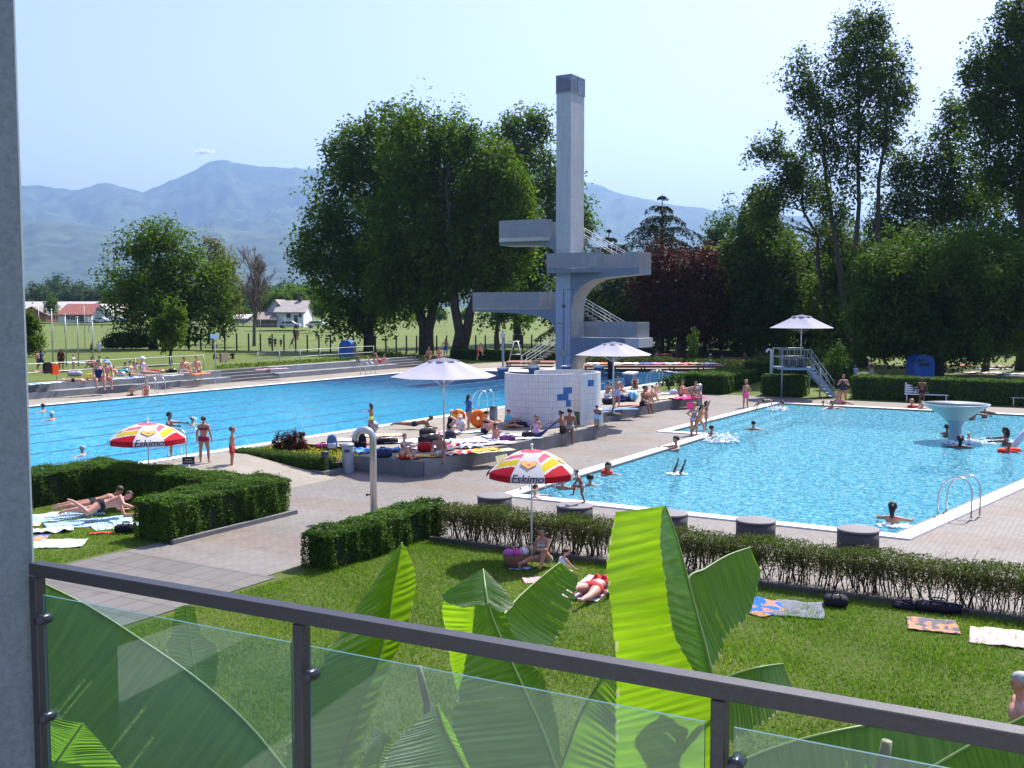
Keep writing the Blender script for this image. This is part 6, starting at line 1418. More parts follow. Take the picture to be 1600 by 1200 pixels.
BL = (.02, .02, .025); NAVY = (.02, .04, .14); BLUE = (.04, .16, .55); SKY = (.22, .5, .72); REDC = (.6, .03, .04); PNK = (.75, .12, .3); ORG = (.85, .20, .03); WHT = (.78, .78, .78); GRN = (.04, .3, .2); YLW = (.75, .6, .1); PUR = (.2, .05, .25); GRY = (.25, .25, .27); LBL = (.3, .6, .85); LIL = (.5, .42, .65); TEAL = (.05, .4, .45)
BK = lambda c: (('bottom', c), ('top', c))
P_ = person
# --- beside and in the long pool
P_("adult in dark red swimwear standing, back turned, at the big pool's near edge", 319, 722, 'stand2', 72, 5, 'tan', ('black', 'bun'), BK((.30, .02, .07)), ZA)
P_("capped child in long red shorts standing at the near edge of the big pool", 363, 731, 'stand', 65, 80, 'tan', ('brown', 'short'), (('trunks', REDC),), .3, 'm', True, cap=('cap', (.35, .14, .10)))
P_("person in white shorts behind the printed parasol at the pool ladder", 268, 716, 'chest', 60, 70, 'brown', ('grey', 'short'), (('trunks', WHT),), ZA, 'm')
P_("small girl in yellow swim bottoms walking with one arm out by the big pool", 580, 676, 'reach', 46, 290, 'brown', ('black', 'long'), (('bottom', (.6, .8, .1)),), ZA, 'f', True)
P_("girl in a blue towel standing at the big pool ladder with an orange swim ring", 732, 671, 'reach', 55, 60, 'tan', ('black', 'long'), (('cape', (.04, .12, .30)),), ZA, 'f')
P_("bather with a tanned back standing at the far left beside the plaster pillar", 29, 629, 'fold', 52, 330, 'tan', ('brown', 'short'), (('trunks', NAVY),), ZA, 'm')
def swimmer(label, px, py, hpx_head, face=0, skin='tan', hair=('black', 'short'), z=0.0, pose='swim', up=0.0, child=False, cap=None, wear=(), sex='f'):
    # head height .13 of the body; the water cuts the figure at the chin or chest
    p = at(px, py, z); H = hpx_head*p.y/F/.15; bd = body_mesh(pose, sex, child); chin = .80 if up == 0 else .80-up
    tot = bd['top']-bd['zmin']
    return P_(label, px, py, pose, 0, face, skin, hair, wear, z, sex, child, H=H, sink=H*(tot-(1-chin)), cap=cap)
swimmer("dark haired swimmer at the left of the big pool", 68, 643, 9, 270, z=ZA); swimmer("swimmer in a white bathing cap at the left of the big pool", 82, 656, 10, 280, hair=('white', 'short'), z=ZA, cap=('cap', WHT))
swimmer("grey haired swimmer whose head shows just above the left clipped hedge", 130, 711, 11, 270, hair=('grey', 'short'), z=ZA); swimmer("swimmer with white cap right of the printed parasol in the big pool", 300, 663, 9, 90, z=ZA, cap=('cap', WHT))
swimmer("swimmer with an outstretched arm just behind the printed left parasol", 264, 668, 12, 90, 'brown', z=ZA, up=.1)
P_("bather sitting low at the far pool edge, left of a pair", 206, 620, 'cross', 18, 170, 'tan', ('brown', 'short'), (('trunks', BL),), ZA, 'm')
P_("bather in an orange top sitting at the far pool edge beside the ladder", 229, 619, 'knees', 24, 170, 'red', ('blond', 'short'), (('onepiece', (.8, .3, .15)),), ZA)
# --- terrace benches and raised lawn on the left
tz = ZT+.03
def TT(px, y=None): return 604-(px-26)*.0625
P_("sunbather lying flat on the terrace edge at the left beside a blue towel", 115, 598, 'flat', 0, 80, 'fair', ('brown', 'short'), (('bottom', BL),), tz, H=1.65)
P_("woman in blue sitting on the upper terrace bench with legs down, leftmost of a pair", 154, 596, 'ledge', 34, 150, 'red', ('brown', 'short'), (('onepiece', NAVY),), tz)
P_("person with a pale blue cap sitting beside the woman in blue on the terrace", 166, 595, 'ledge', 34, 150, 'red', ('blond', 'short'), (('bottom', WHT),), tz, 'm', cap=('cap', LBL))
P_("person lying behind the pair sitting on the terrace bench", 184, 588, 'recline', 16, 100, 'red', ('brown', 'short'), (('trunks', PNK),), tz, 'm')
P_("sunbather leaning back with long legs out beside a pale blue towel on the terrace", 205, 590, 'long', 26, 100, 'fair', ('black', 'short'), (('bottom', BL),), tz)
P_("heavy set bather with white hat sitting on the terrace behind the standing towels", 224, 587, 'long', 30, 100, 'fair', ('white', 'short'), (('onepiece', LIL),), tz, cap=('hat', WHT))
P_("sunbather lying with red towel right of the bather in the white hat", 245, 583, 'supine', 0, 280, 'tan', ('brown', 'short'), (('trunks', REDC),), tz, 'm', H=1.6)
P_("sunbather sitting with pink shoulders left of the orange towel on the terrace", 286, 584, 'knees1', 26, 120, 'red', ('black', 'short'), (('trunks', WHT),), tz, 'm')
P_("blond child sitting on the orange towel on the terrace edge", 307, 582, 'ledge', 27, 150, 'fair', ('blond', 'short'), (('bottom', LBL),), tz, 'f', True)
P_("dark haired person walking in black shorts on the left meadow, left of a pair", 59, 576, 'stand2', 28, 90, 'tan', ('black', 'short'), (('trunks', BL),), tz, 'm')
P_("person in a long navy towel walking beside the one in black shorts on the meadow", 65, 578, 'walk', 32, 90, 'brown', ('black', 'long'), (('dress', NAVY), ('cape', NAVY)), tz)
P_("person wrapped in a dark brown robe standing on the left meadow", 96, 579, 'stand', 34, 180, 'brown', ('black', 'long'), (('dress', (.07, .02, .015)), ('cape', (.07, .02, .015))), tz)
P_("person in a pale top standing behind the terrace crowd near the orange cloth", 115, 580, 'chest', 26, 90, 'fair', ('red', 'short'), (('shirt', (.55, .5, .5)),), tz)
P_("seated person in a red top in the middle of the raised lawn crowd", 145, 575, 'knees', 18, 200, 'tan', ('black', 'short'), (('shirt', (.4, .03, .03)),), tz)
P_("seated person with a white towel over the shoulders in the raised lawn crowd", 157, 576, 'knees', 20, 200, 'tan', ('black', 'short'), (('cape', (.65, .65, .68)),), tz)
P_("person in a blue white towel sitting in the lawn crowd left of the turquoise bag", 174, 580, 'kneel', 22, 250, 'brown', ('brown', 'short'), (('cape', (.45, .5, .65)),), tz)
P_("bare backed child sitting by the turquoise bag on the raised lawn", 195, 582, 'knees', 16, 10, 'tan', ('black', 'short'), (('bottom', TEAL),), tz, 'm', True)
P_("bare backed bather sitting higher up behind the bather with the white hat", 211, 578, 'knees', 18, 10, 'tan', ('black', 'short'), (('trunks', WHT),), tz, 'm')
P_("dark clothed person standing on the meadow left of the one in the white robe", 144, 553, 'stand', 18, 180, 'brown', ('black', 'short'), (('dress', (.12, .06, .04)),), tz)
P_("person in a white and blue robe standing on the meadow before the low shrub", 155, 554, 'stand', 21, 180, 'tan', ('grey', 'short'), (('dress', (.62, .66, .8)), ('cape', (.62, .66, .8))), tz)
for i, (px, lab) in enumerate(((334, "leftmost of three people sitting in the shade behind the terrace stairs"), (350, "middle one of three people sitting in the shade behind the terrace stairs"), (364, "rightmost of three people sitting in the shade behind the terrace stairs"))):
    P_(lab, px, 562, 'knees1', 13, 60+60*i, 'deep', ('black', 'short'), (('shirt', BL),), tz, 'm')
for px, yb, h, ps, lab, c in ((292, 546, 18, 'walk', "distant player in black shorts left of the dark post fence", BL), (422, 544, 19, 'walk', "leftmost distant football player in front of the post fence", (.1, .08, .1)), (430, 544, 17, 'walk', "second distant football player from the left before the post fence", BL), (439, 543, 14, 'walk', "third distant football player from the left before the post fence", BL), (456, 543, 15, 'stride', "fourth distant football player from the left, legs apart", BL),
    (460, 531, 19, 'stand', "distant player behind the fence, left of two standing together", BL), (465, 531, 19, 'stand', "distant player behind the fence, right of two standing together", (.2, .15, .12)), (495, 531, 16, 'stand', "distant player standing alone behind the post fence", BL), (523, 533, 17, 'walk', "distant player in white left of the blue round topped cabin", WHT)):
    P_(lab, px, yb, ps, h, 100+px % 90, 'brown', ('black', 'short'), (('shirt', c), ('trunks', c)), 'g', 'm')
P_("bather in blue shorts sitting on the far terrace bench beside the pair with raised legs", 559, 565, 'ledge', 12, 160, 'brown', ('black', 'short'), (('trunks', BLUE),), tz-.05, 'm')
P_("bather lying back with bent legs raised on the far terrace bench, left of two", 580, 572, 'legsup', 17, 250, 'red', ('brown', 'short'), (('trunks', (.4, .45, .6)),), tz-.2, 'm')
P_("bather in red shorts lying back with legs raised on the far terrace bench", 594, 571, 'legsup', 20, 250, 'red', ('brown', 'short'), (('trunks', REDC),), tz-.2, 'm')
P_("left one of three bathers behind the white parasol's top at the juniper", 671, 562, 'ledge', 20, 200, 'tan', ('brown', 'short'), (('trunks', BL),), ZA+.6, 'm')
P_("middle one of three bathers behind the white parasol's top at the juniper", 686, 560, 'ledge', 18, 170, 'red', ('brown', 'short'), (('trunks', PNK),), ZA+.6)
P_("person in blue shorts standing right of the bathers at the juniper", 696, 556, 'hips', 26, 180, 'tan', ('brown', 'short'), (('trunks', BLUE),), ZA+.3, 'm')
P_("bather in a red suit climbing out by the far end of the big pool", 747, 562, 'step', 26, 100, 'red', ('brown', 'short'), (('trunks', REDC),), ZA+.3)
# --- near platform
P_("blond sunbather in a purple bikini top hugging her knees at the near platform corner", 629, 717, 'knees', 40, 110, 'fair', ('blond', 'short'), (('top', PUR), ('bottom', REDC)), ZA+.03)
P_("grey haired bather, white towel round the waist, sitting on the near platform wall", 688, 712, 'ledge1', 36, 190, 'tan', ('grey', 'short'), (('wrap', (.70, .68, .78)),), ZA+.02, 'm')
P_("bather lying on the stomach propped on elbows near the big pool edge", 648, 671, 'prone', 0, 95, 'brown', ('brown', 'short'), (('bottom', BL),), ZA, H=1.68)
P_("white haired bather sitting behind the parasol pole on the near platform", 702, 670, 'knees', 30, 80, 'fair', ('white', 'short'), (('onepiece', BL),), ZA+.01)
P_("child wrapped in a white hooded towel sitting beside the girl with the swim ring", 719, 674, 'knees', 27, 170, 'fair', ('white', 'short'), (('cape', (.68, .68, .78)), ('wrap', (.68, .68, .78))), ZA+.01, 'f', True, cap=('cap', (.68, .68, .78)))
P_("woman in a black bikini sitting with drawn up knees on the near platform", 757, 678, 'knees', 36, 70, 'red', ('black', 'bun'), BK(BL), ZA+.01)
P_("girl in a pink bikini sitting with her back to the viewer on the platform", 773, 688, 'knees', 28, 20, 'tan', ('brown', 'long'), BK((.7, .25, .25)), ZA+.01, 'f', True)
P_("bather in a turquoise top sitting by the grey litter bin", 790, 670, 'knees1', 31, 100, 'tan', ('brown', 'short'), (('shirt', (.10, .42, .55)),), ZA+.01)
P_("bather sitting against the tiled shower wall looking down", 829, 664, 'cross', 25, 150, 'red', ('black', 'short'), (('trunks', NAVY),), ZA+.01, 'm')
P_("girl in a striped pink swimsuit standing before the near platform with hands at her face", 838, 700, 'chest', 52, 200, 'tan', ('brown', 'long'), (('onepiece', (.62, .38, .52)),), 0, 'f', True)
P_("boy in black shorts holding out a blue towel beside the platform, left of two boys", 879, 697, 'hold', 56, 290, 'brown', ('black', 'short'), (('trunks', BL),), 0, 'm', True)
P_("boy in grey shorts standing with his back to the viewer, right of two boys", 890, 695, 'stand', 57, 10, 'brown', ('black', 'short'), (('bottom', (.3, .38, .35)),), 0, 'm', True)
P_("child leaning over the round steel litter bin at the tiled wall's end", 932, 667, 'hold', 34, 20, 'brown', ('black', 'short'), (('trunks', LBL),), ZA, 'm', True)
# --- farther platform
P_("bare backed bather sitting left of the pole on the farther platform", 948, 622, 'knees', 26, 60, 'tan', ('brown', 'short'), (('trunks', WHT),), ZA+.01, 'm')
P_("bather in pale patterned shorts standing under the middle white parasol", 964, 636, 'stand2', 48, 160, 'tan', ('black', 'short'), (('trunks', (.4, .45, .55)),), ZA+.01, 'm')
P_("child sitting low behind the standing bather under the middle white parasol", 971, 612, 'cross', 14, 180, 'red', ('brown', 'short'), (('trunks', REDC),), ZA+.01, 'f', True)
P_("bather in a dark swimsuit sitting at the big pool edge right of the middle parasol", 993, 608, 'knees', 22, 200, 'tan', ('black', 'short'), (('onepiece', BL),), ZA+.01)
P_("boy in dark shorts sitting on the farther platform wall with feet on the paving", 1004, 634, 'ledge', 32, 130, 'brown', ('black', 'short'), (('trunks', BL),), ZA+.01, 'm', True)
P_("bather in an orange top sitting just behind the boy on the platform wall", 1008, 628, 'knees', 24, 110, 'tan', ('black', 'short'), (('shirt', (.6, .12, .05)),), ZA+.01)
P_("bather with drawn up knees sitting right of the boy on the platform wall", 1017, 626, 'knees', 24, 110, 'fair', ('brown', 'short'), (('bottom', BL),), ZA+.01)
P_("small child sitting beside the yellow towel on the farther platform", 1024, 615, 'cross', 17, 150, 'red', ('brown', 'short'), (('bottom', WHT),), ZA+.01, 'f', True)
P_("broad sunburnt bather sitting on the pink towel at the farther platform's end", 1064, 620, 'knees', 26, 120, 'red', ('brown', 'bun'), (('bottom', REDC),), ZA+.01)
P_("woman in a green bikini top sitting on the wall end beside the pink towel", 1085, 622, 'ledge', 26, 160, 'tan', ('brown', 'short'), (('top', GRN), ('bottom', BL)), ZA+.01)
# --- paddling pool
P_("girl in a pale blue bikini standing at the pool steps, left of three girls", 1084, 680, 'hips', 52, 160, 'tan', ('blond', 'short'), BK((.45, .5, .68)), 0, 'f', True)
P_("girl in orange stepping wide at the pool edge, middle of three girls", 1092, 680, 'stride', 48, 130, 'tan', ('black', 'long'), (('onepiece', (.62, .25, .10)),), 0, 'f', True)
P_("girl in a red bikini, right one of three girls at the pool steps", 1103, 671, 'headup', 46, 100, 'tan', ('brown', 'long'), BK(REDC), 0, 'f', True)
P_("child in pink shorts standing near the far corner of the paddling pool", 1165, 637, 'chest', 44, 160, 'tan', ('blond', 'short'), (('trunks', PNK),), 0, 'f', True)
P_("boy bending forward to dive at the far left corner of the paddling pool", 1192, 640, 'dive', 17, 100, 'tan', ('black', 'short'), (('bottom', BL),), .05, 'm', True)
P_("boy stepping with one raised knee onto a round stone seat beside the ice cream parasol", 910, 787, 'step', 54, 270, 'brown', ('brown', 'short'), (('bottom', (.35, .33, .4)),), .46, 'm', True)
P_("person with a red bag and dark suit standing by the foot of the lifeguard stairs", 1317, 631, 'chest', 46, 200, 'tan', ('brown', 'short'), (('onepiece', (.03, .04, .06)),), 0)
P_("wide figure in white standing behind the hedge, left of two by the lifeguard stairs", 1324, 597, 'stand', 30, 150, 'tan', ('grey', 'short'), (('shirt', (.6, .62, .68)), ('dress', (.6, .62, .68)), ('cape', (.6, .62, .68))), 'g', 'm')
P_("figure in white standing behind the hedge, right of two by the lifeguard stairs", 1336, 596, 'stand', 25, 200, 'tan', ('white', 'short'), (('shirt', (.6, .62, .68)), ('dress', (.6, .62, .68)), ('cape', (.6, .62, .68))), 'g', 'm')
P_("woman in a pale wrap, hands on hips, on the lawn behind the hedge", 1361, 597, 'hips', 35, 150, 'tan', ('brown', 'short'), (('wrap', (.55, .42, .36)), ('top', BL)), 'g')
P_("bather standing at the white bench before the dark hedge", 1440, 634, 'stand', 44, 200, 'deep', ('brown', 'short'), (('bottom', BL),), 0, 'm')
swimmer("child with a red float held at the near left of the paddling pool", 950, 741, 13, 160, 'tan', ('black', 'long'), up=.02, wear=(('top', REDC),), child=True)
swimmer("dark haired bather right below the ice cream parasol's right rim", 879, 763, 12, 30, 'tan', ('black', 'short'), up=.02); swimmer("dark haired child in the water just behind the boy on the stone seat", 922, 757, 12, 10, 'tan', ('black', 'short'), child=True)
swimmer("fair bather half hidden by the ice cream parasol pole at the pool corner", 836, 779, 14, 90, 'fair', ('brown', 'short'), up=.04)
swimmer("boy leaning on the pool edge with arms on the coping", 1057, 703, 11, 250, 'tan', ('black', 'short'), up=.10, child=True); swimmer("boy splashing backwards beside the three girls", 1111, 686, 9, 60, 'brown', ('black', 'short'), up=.16, child=True)
P_("legs of a child doing a handstand under water in the paddling pool", 1055, 741, 'handstand', 0, 60, 'deep', ('black', 'none'), (('bottom', BL),), 0, 'm', True, H=1.35, sink=1.35*(.98-.34)+.02)
swimmer("dark haired swimmer alone in the middle left of the paddling pool", 1177, 671, 10, 20); swimmer("swimmer reaching towards the diving boy at the far left corner", 1222, 640, 9, 290, up=.03); swimmer("swimmer at the far edge in front of the lifeguard platform", 1286, 634, 6, 180, 'brown')
swimmer("child with dark hair at the far edge, left of the one with red armbands", 1300, 638, 9, 180); swimmer("child with red armbands below the lifeguard stairs", 1308, 632, 10, 180, 'red', ('blond', 'short'), up=.1, child=True)
swimmer("child in a red float at the far edge in front of the white bench", 1424, 638, 8, 170, 'tan', ('blond', 'short'), up=.08, child=True, wear=(('shirt', REDC),)); swimmer("child low in the water right of the one in the red float", 1440, 640, 8, 200, up=.05, child=True)
swimmer("child holding on to the mushroom stem, left side", 1479, 682, 10, 60, 'deep', ('black', 'short'), up=.09, child=True); swimmer("dark haired child in front of the water mushroom's stem", 1500, 700, 12, 20, 'deep', ('black', 'long'), up=.05, child=True)
swimmer("fair headed swimmer just right of the mushroom stem", 1513, 686, 7, 150, 'tan', ('blond', 'short')); swimmer("bather standing in the water right behind the mushroom, left of two", 1518, 655, 9, 160, 'brown', ('black', 'short'), up=.14, sex='m'); swimmer("bather standing in the water behind the mushroom, right of two", 1538, 652, 9, 190, 'brown', ('brown', 'short'), up=.14, sex='m')
swimmer("bather with outstretched arm at the right side of the paddling pool", 1571, 695, 13, 290, 'deep', ('black', 'long'), up=.12); swimmer("child with red armbands at the right edge of the view", 1575, 706, 10, 180, 'brown', ('black', 'short'), up=.03, child=True, wear=(('shirt', REDC),))
swimmer("long haired girl in the near right corner of the paddling pool", 1394, 818, 17, 30, 'tan', ('black', 'long'), up=.10, child=True)
# --- near lawns
P_("woman in a pale bikini sitting on the lawn beside the wicker basket", 852, 884, 'knees1', 64, 215, 'tan', ('brown', 'bun'), BK((.42, .46, .48)), .02, H=None)
P_("girl in a white swimsuit kneeling on the lawn left of the big banana leaf", 874, 899, 'kneel', 42, 60, 'fair', ('brown', 'bun'), (('dress', (.62, .66, .74)),), .02, 'f', True)
P_("sunbather lying on the back with feet towards the viewer beside the big banana leaf", 946, 903, 'supine', 0, 30-180, 'red', ('brown', 'short'), BK(REDC), .03, H=1.62, loc=at(925, 930, .03))
P_("nearer one of two sunbathers lying on blue towels on the left lawn", 140, 812, 'proneside', 0, 68, 'red', ('brown', 'short'), (('bottom', BL),), .03, H=1.7, loc=at(158, 812, .03))
P_("sunbather lying on the stomach behind the nearer one on the left lawn", 120, 801, 'prone', 0, 62, 'tan', ('brown', 'short'), (('bottom', BL),), .03, H=1.7, loc=at(146, 803, .03))
P_("sunburnt grey haired bather cut by the right edge at the lower right lawn", 1600, 1150, 'stand2', 0, 285, 'red', ('grey', 'short'), (('trunks', NAVY),), 0, 'm', loc=Vector((5.13, 10.3, 0)), H=1.74)
# --- far lawns
for px, yb, h, ps, sk, c, lab in ((1030, 556, 25, 'stand', 'deep', BL, "dark figure standing on the far lawn right of the diving tower"), (1026, 566, 17, 'stand2', 'brown', GRY, "figure standing at the planting in front of the dark figure"), (1052, 562, 16, 'stand', 'deep', BL, "left one of two dark figures at the sapling"), (1058, 561, 14, 'stand', 'deep', (.2, .05, .05), "right one of two dark figures at the sapling"),
    (1163, 561, 12, 'knees', 'tan', REDC, "left one of two bathers sitting on white towels on the far lawn"), (1187, 558, 12, 'knees', 'tan', BL, "right one of two bathers sitting on white towels on the far lawn"), (1127, 566, 13, 'knees', 'brown', BL, "dark seated bather right of the one in a white hat"), (1110, 566, 13, 'knees', 'brown', GRY, "seated bather in a white sun hat on the far lawn")):
    P_(lab, px, yb, ps, h, 130+px % 80, sk, ('black', 'short'), (('trunks', c),), 'g', 'm', cap=('hat', WHT) if px == 1110 else None)
P_("sunbather in orange lying on the far lawn by the sapling", 1040, 556, 'supine', 0, 100, 'red', ('brown', 'short'), (('trunks', ORG),), 'g', H=1.7); P_("sunbather lying on white on the far lawn behind the sapling", 1092, 549, 'flat', 0, 80, 'fair', ('brown', 'short'), (('bottom', BL),), 'g', H=1.7)
P_("dark haired sunbather propped up at the right of the far lawn", 1580, 578, 'recline', 14, 280, 'brown', ('black', 'short'), (('trunks', BL),), 'g', 'm'); P_("sunbather sitting at the far right behind the spreading tree", 1592, 576, 'knees', 10, 280, 'brown', ('black', 'short'), (('trunks', BL),), 'g', 'm')
P_("sunbather lying on the pink towels on the lawn right of the spreading tree's trunk", 1556, 577, 'flat', 0, 90, 'tan', ('brown', 'short'), (('bottom', BL),), 'g', H=1.7)
# ================================================================ towels, bags and other belongings
def towel_mat(c1, c2, kind, sc):
    m, nt, p = newmat("towel"); tc = nt.nodes.new('ShaderNodeTexCoord')
    if kind == 'plain': nt.links.new(mixrgb(nt, c1, c2, ramp(nt, texn(nt, 6, 4, .6), [(.4, 0.), (.6, 1.)])), p.inputs['Base Color'])
    elif kind == 'stripe':
        wv = nt.nodes.new('ShaderNodeTexWave'); wv.inputs['Scale'].default_value = sc; wv.inputs['Distortion'].default_value = .3; nt.links.new(tc.outputs['Object'], wv.inputs[0])
        nt.links.new(mixrgb(nt, c1, c2, ramp(nt, wv.outputs['Fac'], [(.45, 0.), (.55, 1.)])), p.inputs['Base Color'])
    else:
        vo = nt.nodes.new('ShaderNodeTexVoronoi'); vo.inputs['Scale'].default_value = sc; nt.links.new(tc.outputs['Object'], vo.inputs['Vector'])
        f = ramp(nt, vo.outputs['Color'], [(.45, 0.), (.55, 1.)]); nt.links.new(mixrgb(nt, c1, c2, f), p.inputs['Base Color'])
    p.inputs['Roughness'].default_value = .9; p.inputs['Specular IOR Level'].default_value = .1
    nt.links.new(bump(nt, texn(nt, 90, 3, .7), .4, .01), p.inputs['Normal']); return m
def towel(label, px, py, L, W2, rot, c1, c2=None, kind='plain', sc=3.0, z=0.0, crumple=.02, loc=None, dz=.012, cat="towel"):
    p = loc if loc is not None else (atg(px, py) if z == 'g' else at(px, py, z)); nx, ny = 26, 16; vs = []; s = hash_seed(label)*.37
    for i in range(nx+1):
        for j in range(ny+1):
            x, y = (i/nx-.5)*L, (j/ny-.5)*W2; v = Vector((x*2.2+s, y*2.2, s)); e1 = .05*mnoise.noise(Vector((y*1.7, s, 0))); e2 = .05*mnoise.noise(Vector((x*1.7, s, 5)))
            h = crumple*(1+mnoise.noise(v*1.6)*1.2+.8*mnoise.noise(v*4.2)); vs.append((x*(1+e1)+e1*.6, y*(1+e2)+e2*.6, max(.0, h)+dz))
    n = len(vs); fs = [(i*(ny+1)+j, (i+1)*(ny+1)+j, (i+1)*(ny+1)+j+1, i*(ny+1)+j+1) for i in range(nx) for j in range(ny)]
    vs2 = vs+[(a, b_, c-.008) for a, b_, c in vs]; ed = [(i, 0) for i in range(nx+1)]
    idx = lambda i, j: i*(ny+1)+j; rim = [idx(i, 0) for i in range(nx+1)]+[idx(nx, j) for j in range(1, ny+1)]+[idx(i, ny) for i in range(nx-1, -1, -1)]+[idx(0, j) for j in range(ny-1, 0, -1)]
    b = MB(); b.add(vs2, fs+[tuple(n+i for i in f[::-1]) for f in fs]+[(rim[k], n+rim[k], n+rim[(k+1) % len(rim)], rim[(k+1) % len(rim)]) for k in range(len(rim))], True)
    o = b.build("towel", towel_mat(c1, c2 or tuple(x*.85 for x in c1), kind, sc), None, p, rot); tag(o, label, cat); return o
G0 = GA
tw = towel
tw("large pale blue towel at the back of the left lawn beside the lying pair", 88, 808, 2.1, 1.15, .75, (.55, .65, .85), (.30, .45, .75), 'spot', 5)
tw("mid blue towel under the lying pair on the left lawn", 140, 818, 2.0, 1.0, .55, (.25, .45, .68), (.45, .62, .75), 'stripe', 4)
tw("pale turquoise towel under the elbows of the lying pair on the left lawn", 180, 822, 1.1, .8, .6, (.50, .68, .72), (.65, .75, .75), 'stripe', 4)
tw("small crumpled white towel in front of the lying pair", 80, 831, 1.0, .55, .3, (.74, .74, .74), (.45, .5, .62), 'spot', 6, crumple=.05)
tw("white patterned towel nearest the viewer on the left lawn", 88, 851, 1.25, .85, .15, (.76, .77, .74), (.45, .62, .50), 'spot', 7)
tw("blue and orange towel half hidden by the plaster pillar", 42, 843, .9, .7, .2, (.05, .16, .6), (.7, .28, .15), 'spot', 4)
tw("orange cloth beside the plaster pillar on the left lawn", 40, 822, .7, .35, .2, (.8, .28, .06), (.75, .5, .4), 'spot', 5)
tw("small red cloth on the grass below the blue towel", 158, 835, .55, .2, .1, (.6, .06, .07), crumple=.03); tw("blue white towel lying at the foot of the left parasol pole", 232, 771, .9, .5, .4, (.4, .55, .8), (.7, .75, .8), 'stripe', 5)
tw("blue towel with orange animal print right of the banana leaves", 1188, 950, .95, 1.45*.6, -.38+R(90)-.5, (.03, .14, .60), (.45, .22, .14), 'spot', 6)
tw("dark grey towel with a small label next to the blue printed towel", 1248, 954, .85, 1.0, -.3, (.15, .16, .19), (.19, .2, .23), 'plain')
tw("patterned dark towel with orange and white figures right of the backpack", 1457, 979, .8, .75, -.35, (.14, .13, .16), (.50, .24, .14), 'spot', 9)
tw("pale pink striped towel at the right side of the near lawn", 1562, 998, .9, .95, -.42, (.74, .64, .62), (.70, .42, .42), 'stripe', 3.2)
tw("white towel under the sunbather lying beside the big banana leaf", 926, 921, 1.7, .75, 1.15, (.70, .70, .76), (.55, .35, .5), 'spot', 5)
tw("pink towel corner on the lawn in front of the wicker basket", 838, 908, .55, .4, .2, (.75, .10, .22), (.75, .7, .7), 'stripe', 6)
tw("small blue cloth at the basket on the near lawn", 812, 889, .45, .2, 0, (.15, .35, .7), (.7, .75, .8), 'spot', 9)
# platform towels
z1 = ZA+.01
tw("salmon coloured towel behind the curved steel shower post", 590, 681, 1.9, .8, .35, (.80, .36, .22), (.8, .5, .4), 'stripe', 2, z1); tw("white and lilac towel left of the salmon one", 540, 688, 1.3, .8, .3, (.72, .70, .78), (.5, .45, .62), 'stripe', 3, z1)
tw("dark red towel beneath the black bag on the platform", 556, 695, 1.1, .6, .3, (.3, .06, .07), None, 'plain', 3, z1); tw("crumpled bright blue towel behind the shower post", 590, 706, 1.5, .7, .3, (.04, .14, .45), (.12, .3, .6), 'spot', 5, z1, .07)
tw("white towel in the middle of the near platform", 632, 691, 1.6, .75, .3, (.76, .76, .78), None, 'plain', 3, z1, .04); tw("pale towel between white towel and the purple bag", 664, 700, 1.5, .7, .3, (.62, .60, .72), (.35, .3, .5), 'stripe', 4, z1, .04)
tw("yellow towel under the blond sunbather at the platform corner", 655, 714, 1.5, .55, .15, (.70, .48, .06), (.75, .6, .25), 'spot', 5, z1, .04); tw("red cloth under the blond sunbather in the purple bikini", 640, 716, .7, .4, .1, (.65, .04, .03), None, 'plain', 3, z1+.02, .03)
tw("white crumpled towel heap right of the sitting bather with the waist towel", 728, 693, 1.5, .9, .5, (.76, .74, .80), (.5, .4, .62), 'stripe', 3, z1, .09); tw("white and pink towel in the centre right of the near platform", 762, 694, 1.9, .8, .5, (.78, .75, .78), (.75, .45, .6), 'stripe', 3, z1, .04)
tw("pale yellow fringed towel hanging at the platform edge", 772, 706, 1.5, .5, .55, (.62, .54, .22), (.7, .65, .4), 'stripe', 6, z1, .03); tw("orange towel beside the pale yellow one at the platform edge", 752, 705, 1.3, .5, .55, (.8, .24, .05), (.8, .5, .1), 'stripe', 4, z1+.01, .04)
tw("red towel with white pattern near the platform edge", 716, 710, .9, .5, .5, (.65, .06, .08), (.7, .65, .6), 'spot', 6, z1, .06); tw("blue white towel piled beside the orange one", 735, 700, .9, .5, .4, (.25, .40, .75), (.72, .74, .8), 'spot', 6, z1, .08)
tw("bright pink and yellow cloth pile near the bather with the waist towel", 713, 700, .7, .45, .2, (.72, .08, .35), (.75, .6, .2), 'spot', 5, z1, .09)
tw("wide pale blue towel in front of the tiled shower wall", 796, 681, 2.2, .8, .45, (.42, .56, .85), (.55, .68, .9), 'stripe', 3, z1); tw("blue towel under the bather at the tiled wall", 826, 666, 1.9, .7, .3, (.03, .07, .30), (.06, .12, .4), 'plain', 3, z1)
tw("white towel at the front edge of the near platform", 812, 686, 1.7, .6, .5, (.78, .78, .77), None, 'plain', 3, z1, .03); tw("small turquoise towel left of the woman in the black bikini", 738, 676, 1.1, .5, .3, (.45, .68, .75), None, 'plain', 3, z1)
tw("red towel by the parasol pole on the near platform", 700, 679, 1.0, .5, .2, (.75, .05, .05), (.7, .6, .6), 'spot', 3, z1, .08); tw("lilac white towel left of the red towel by the pole", 684, 682, 1.0, .5, .2, (.6, .55, .7), (.75, .72, .75), 'spot', 4, z1, .06)
tw("long blue towel at the left end of the farther platform", 962, 640, 2.1, .7, .25, (.12, .20, .62), (.2, .3, .7), 'plain', 3, z1); tw("red and skin coloured towel in front of the turquoise ball", 985, 634, 1.5, .5, .4, (.7, .10, .08), (.7, .5, .38), 'stripe', 3, z1, .05)
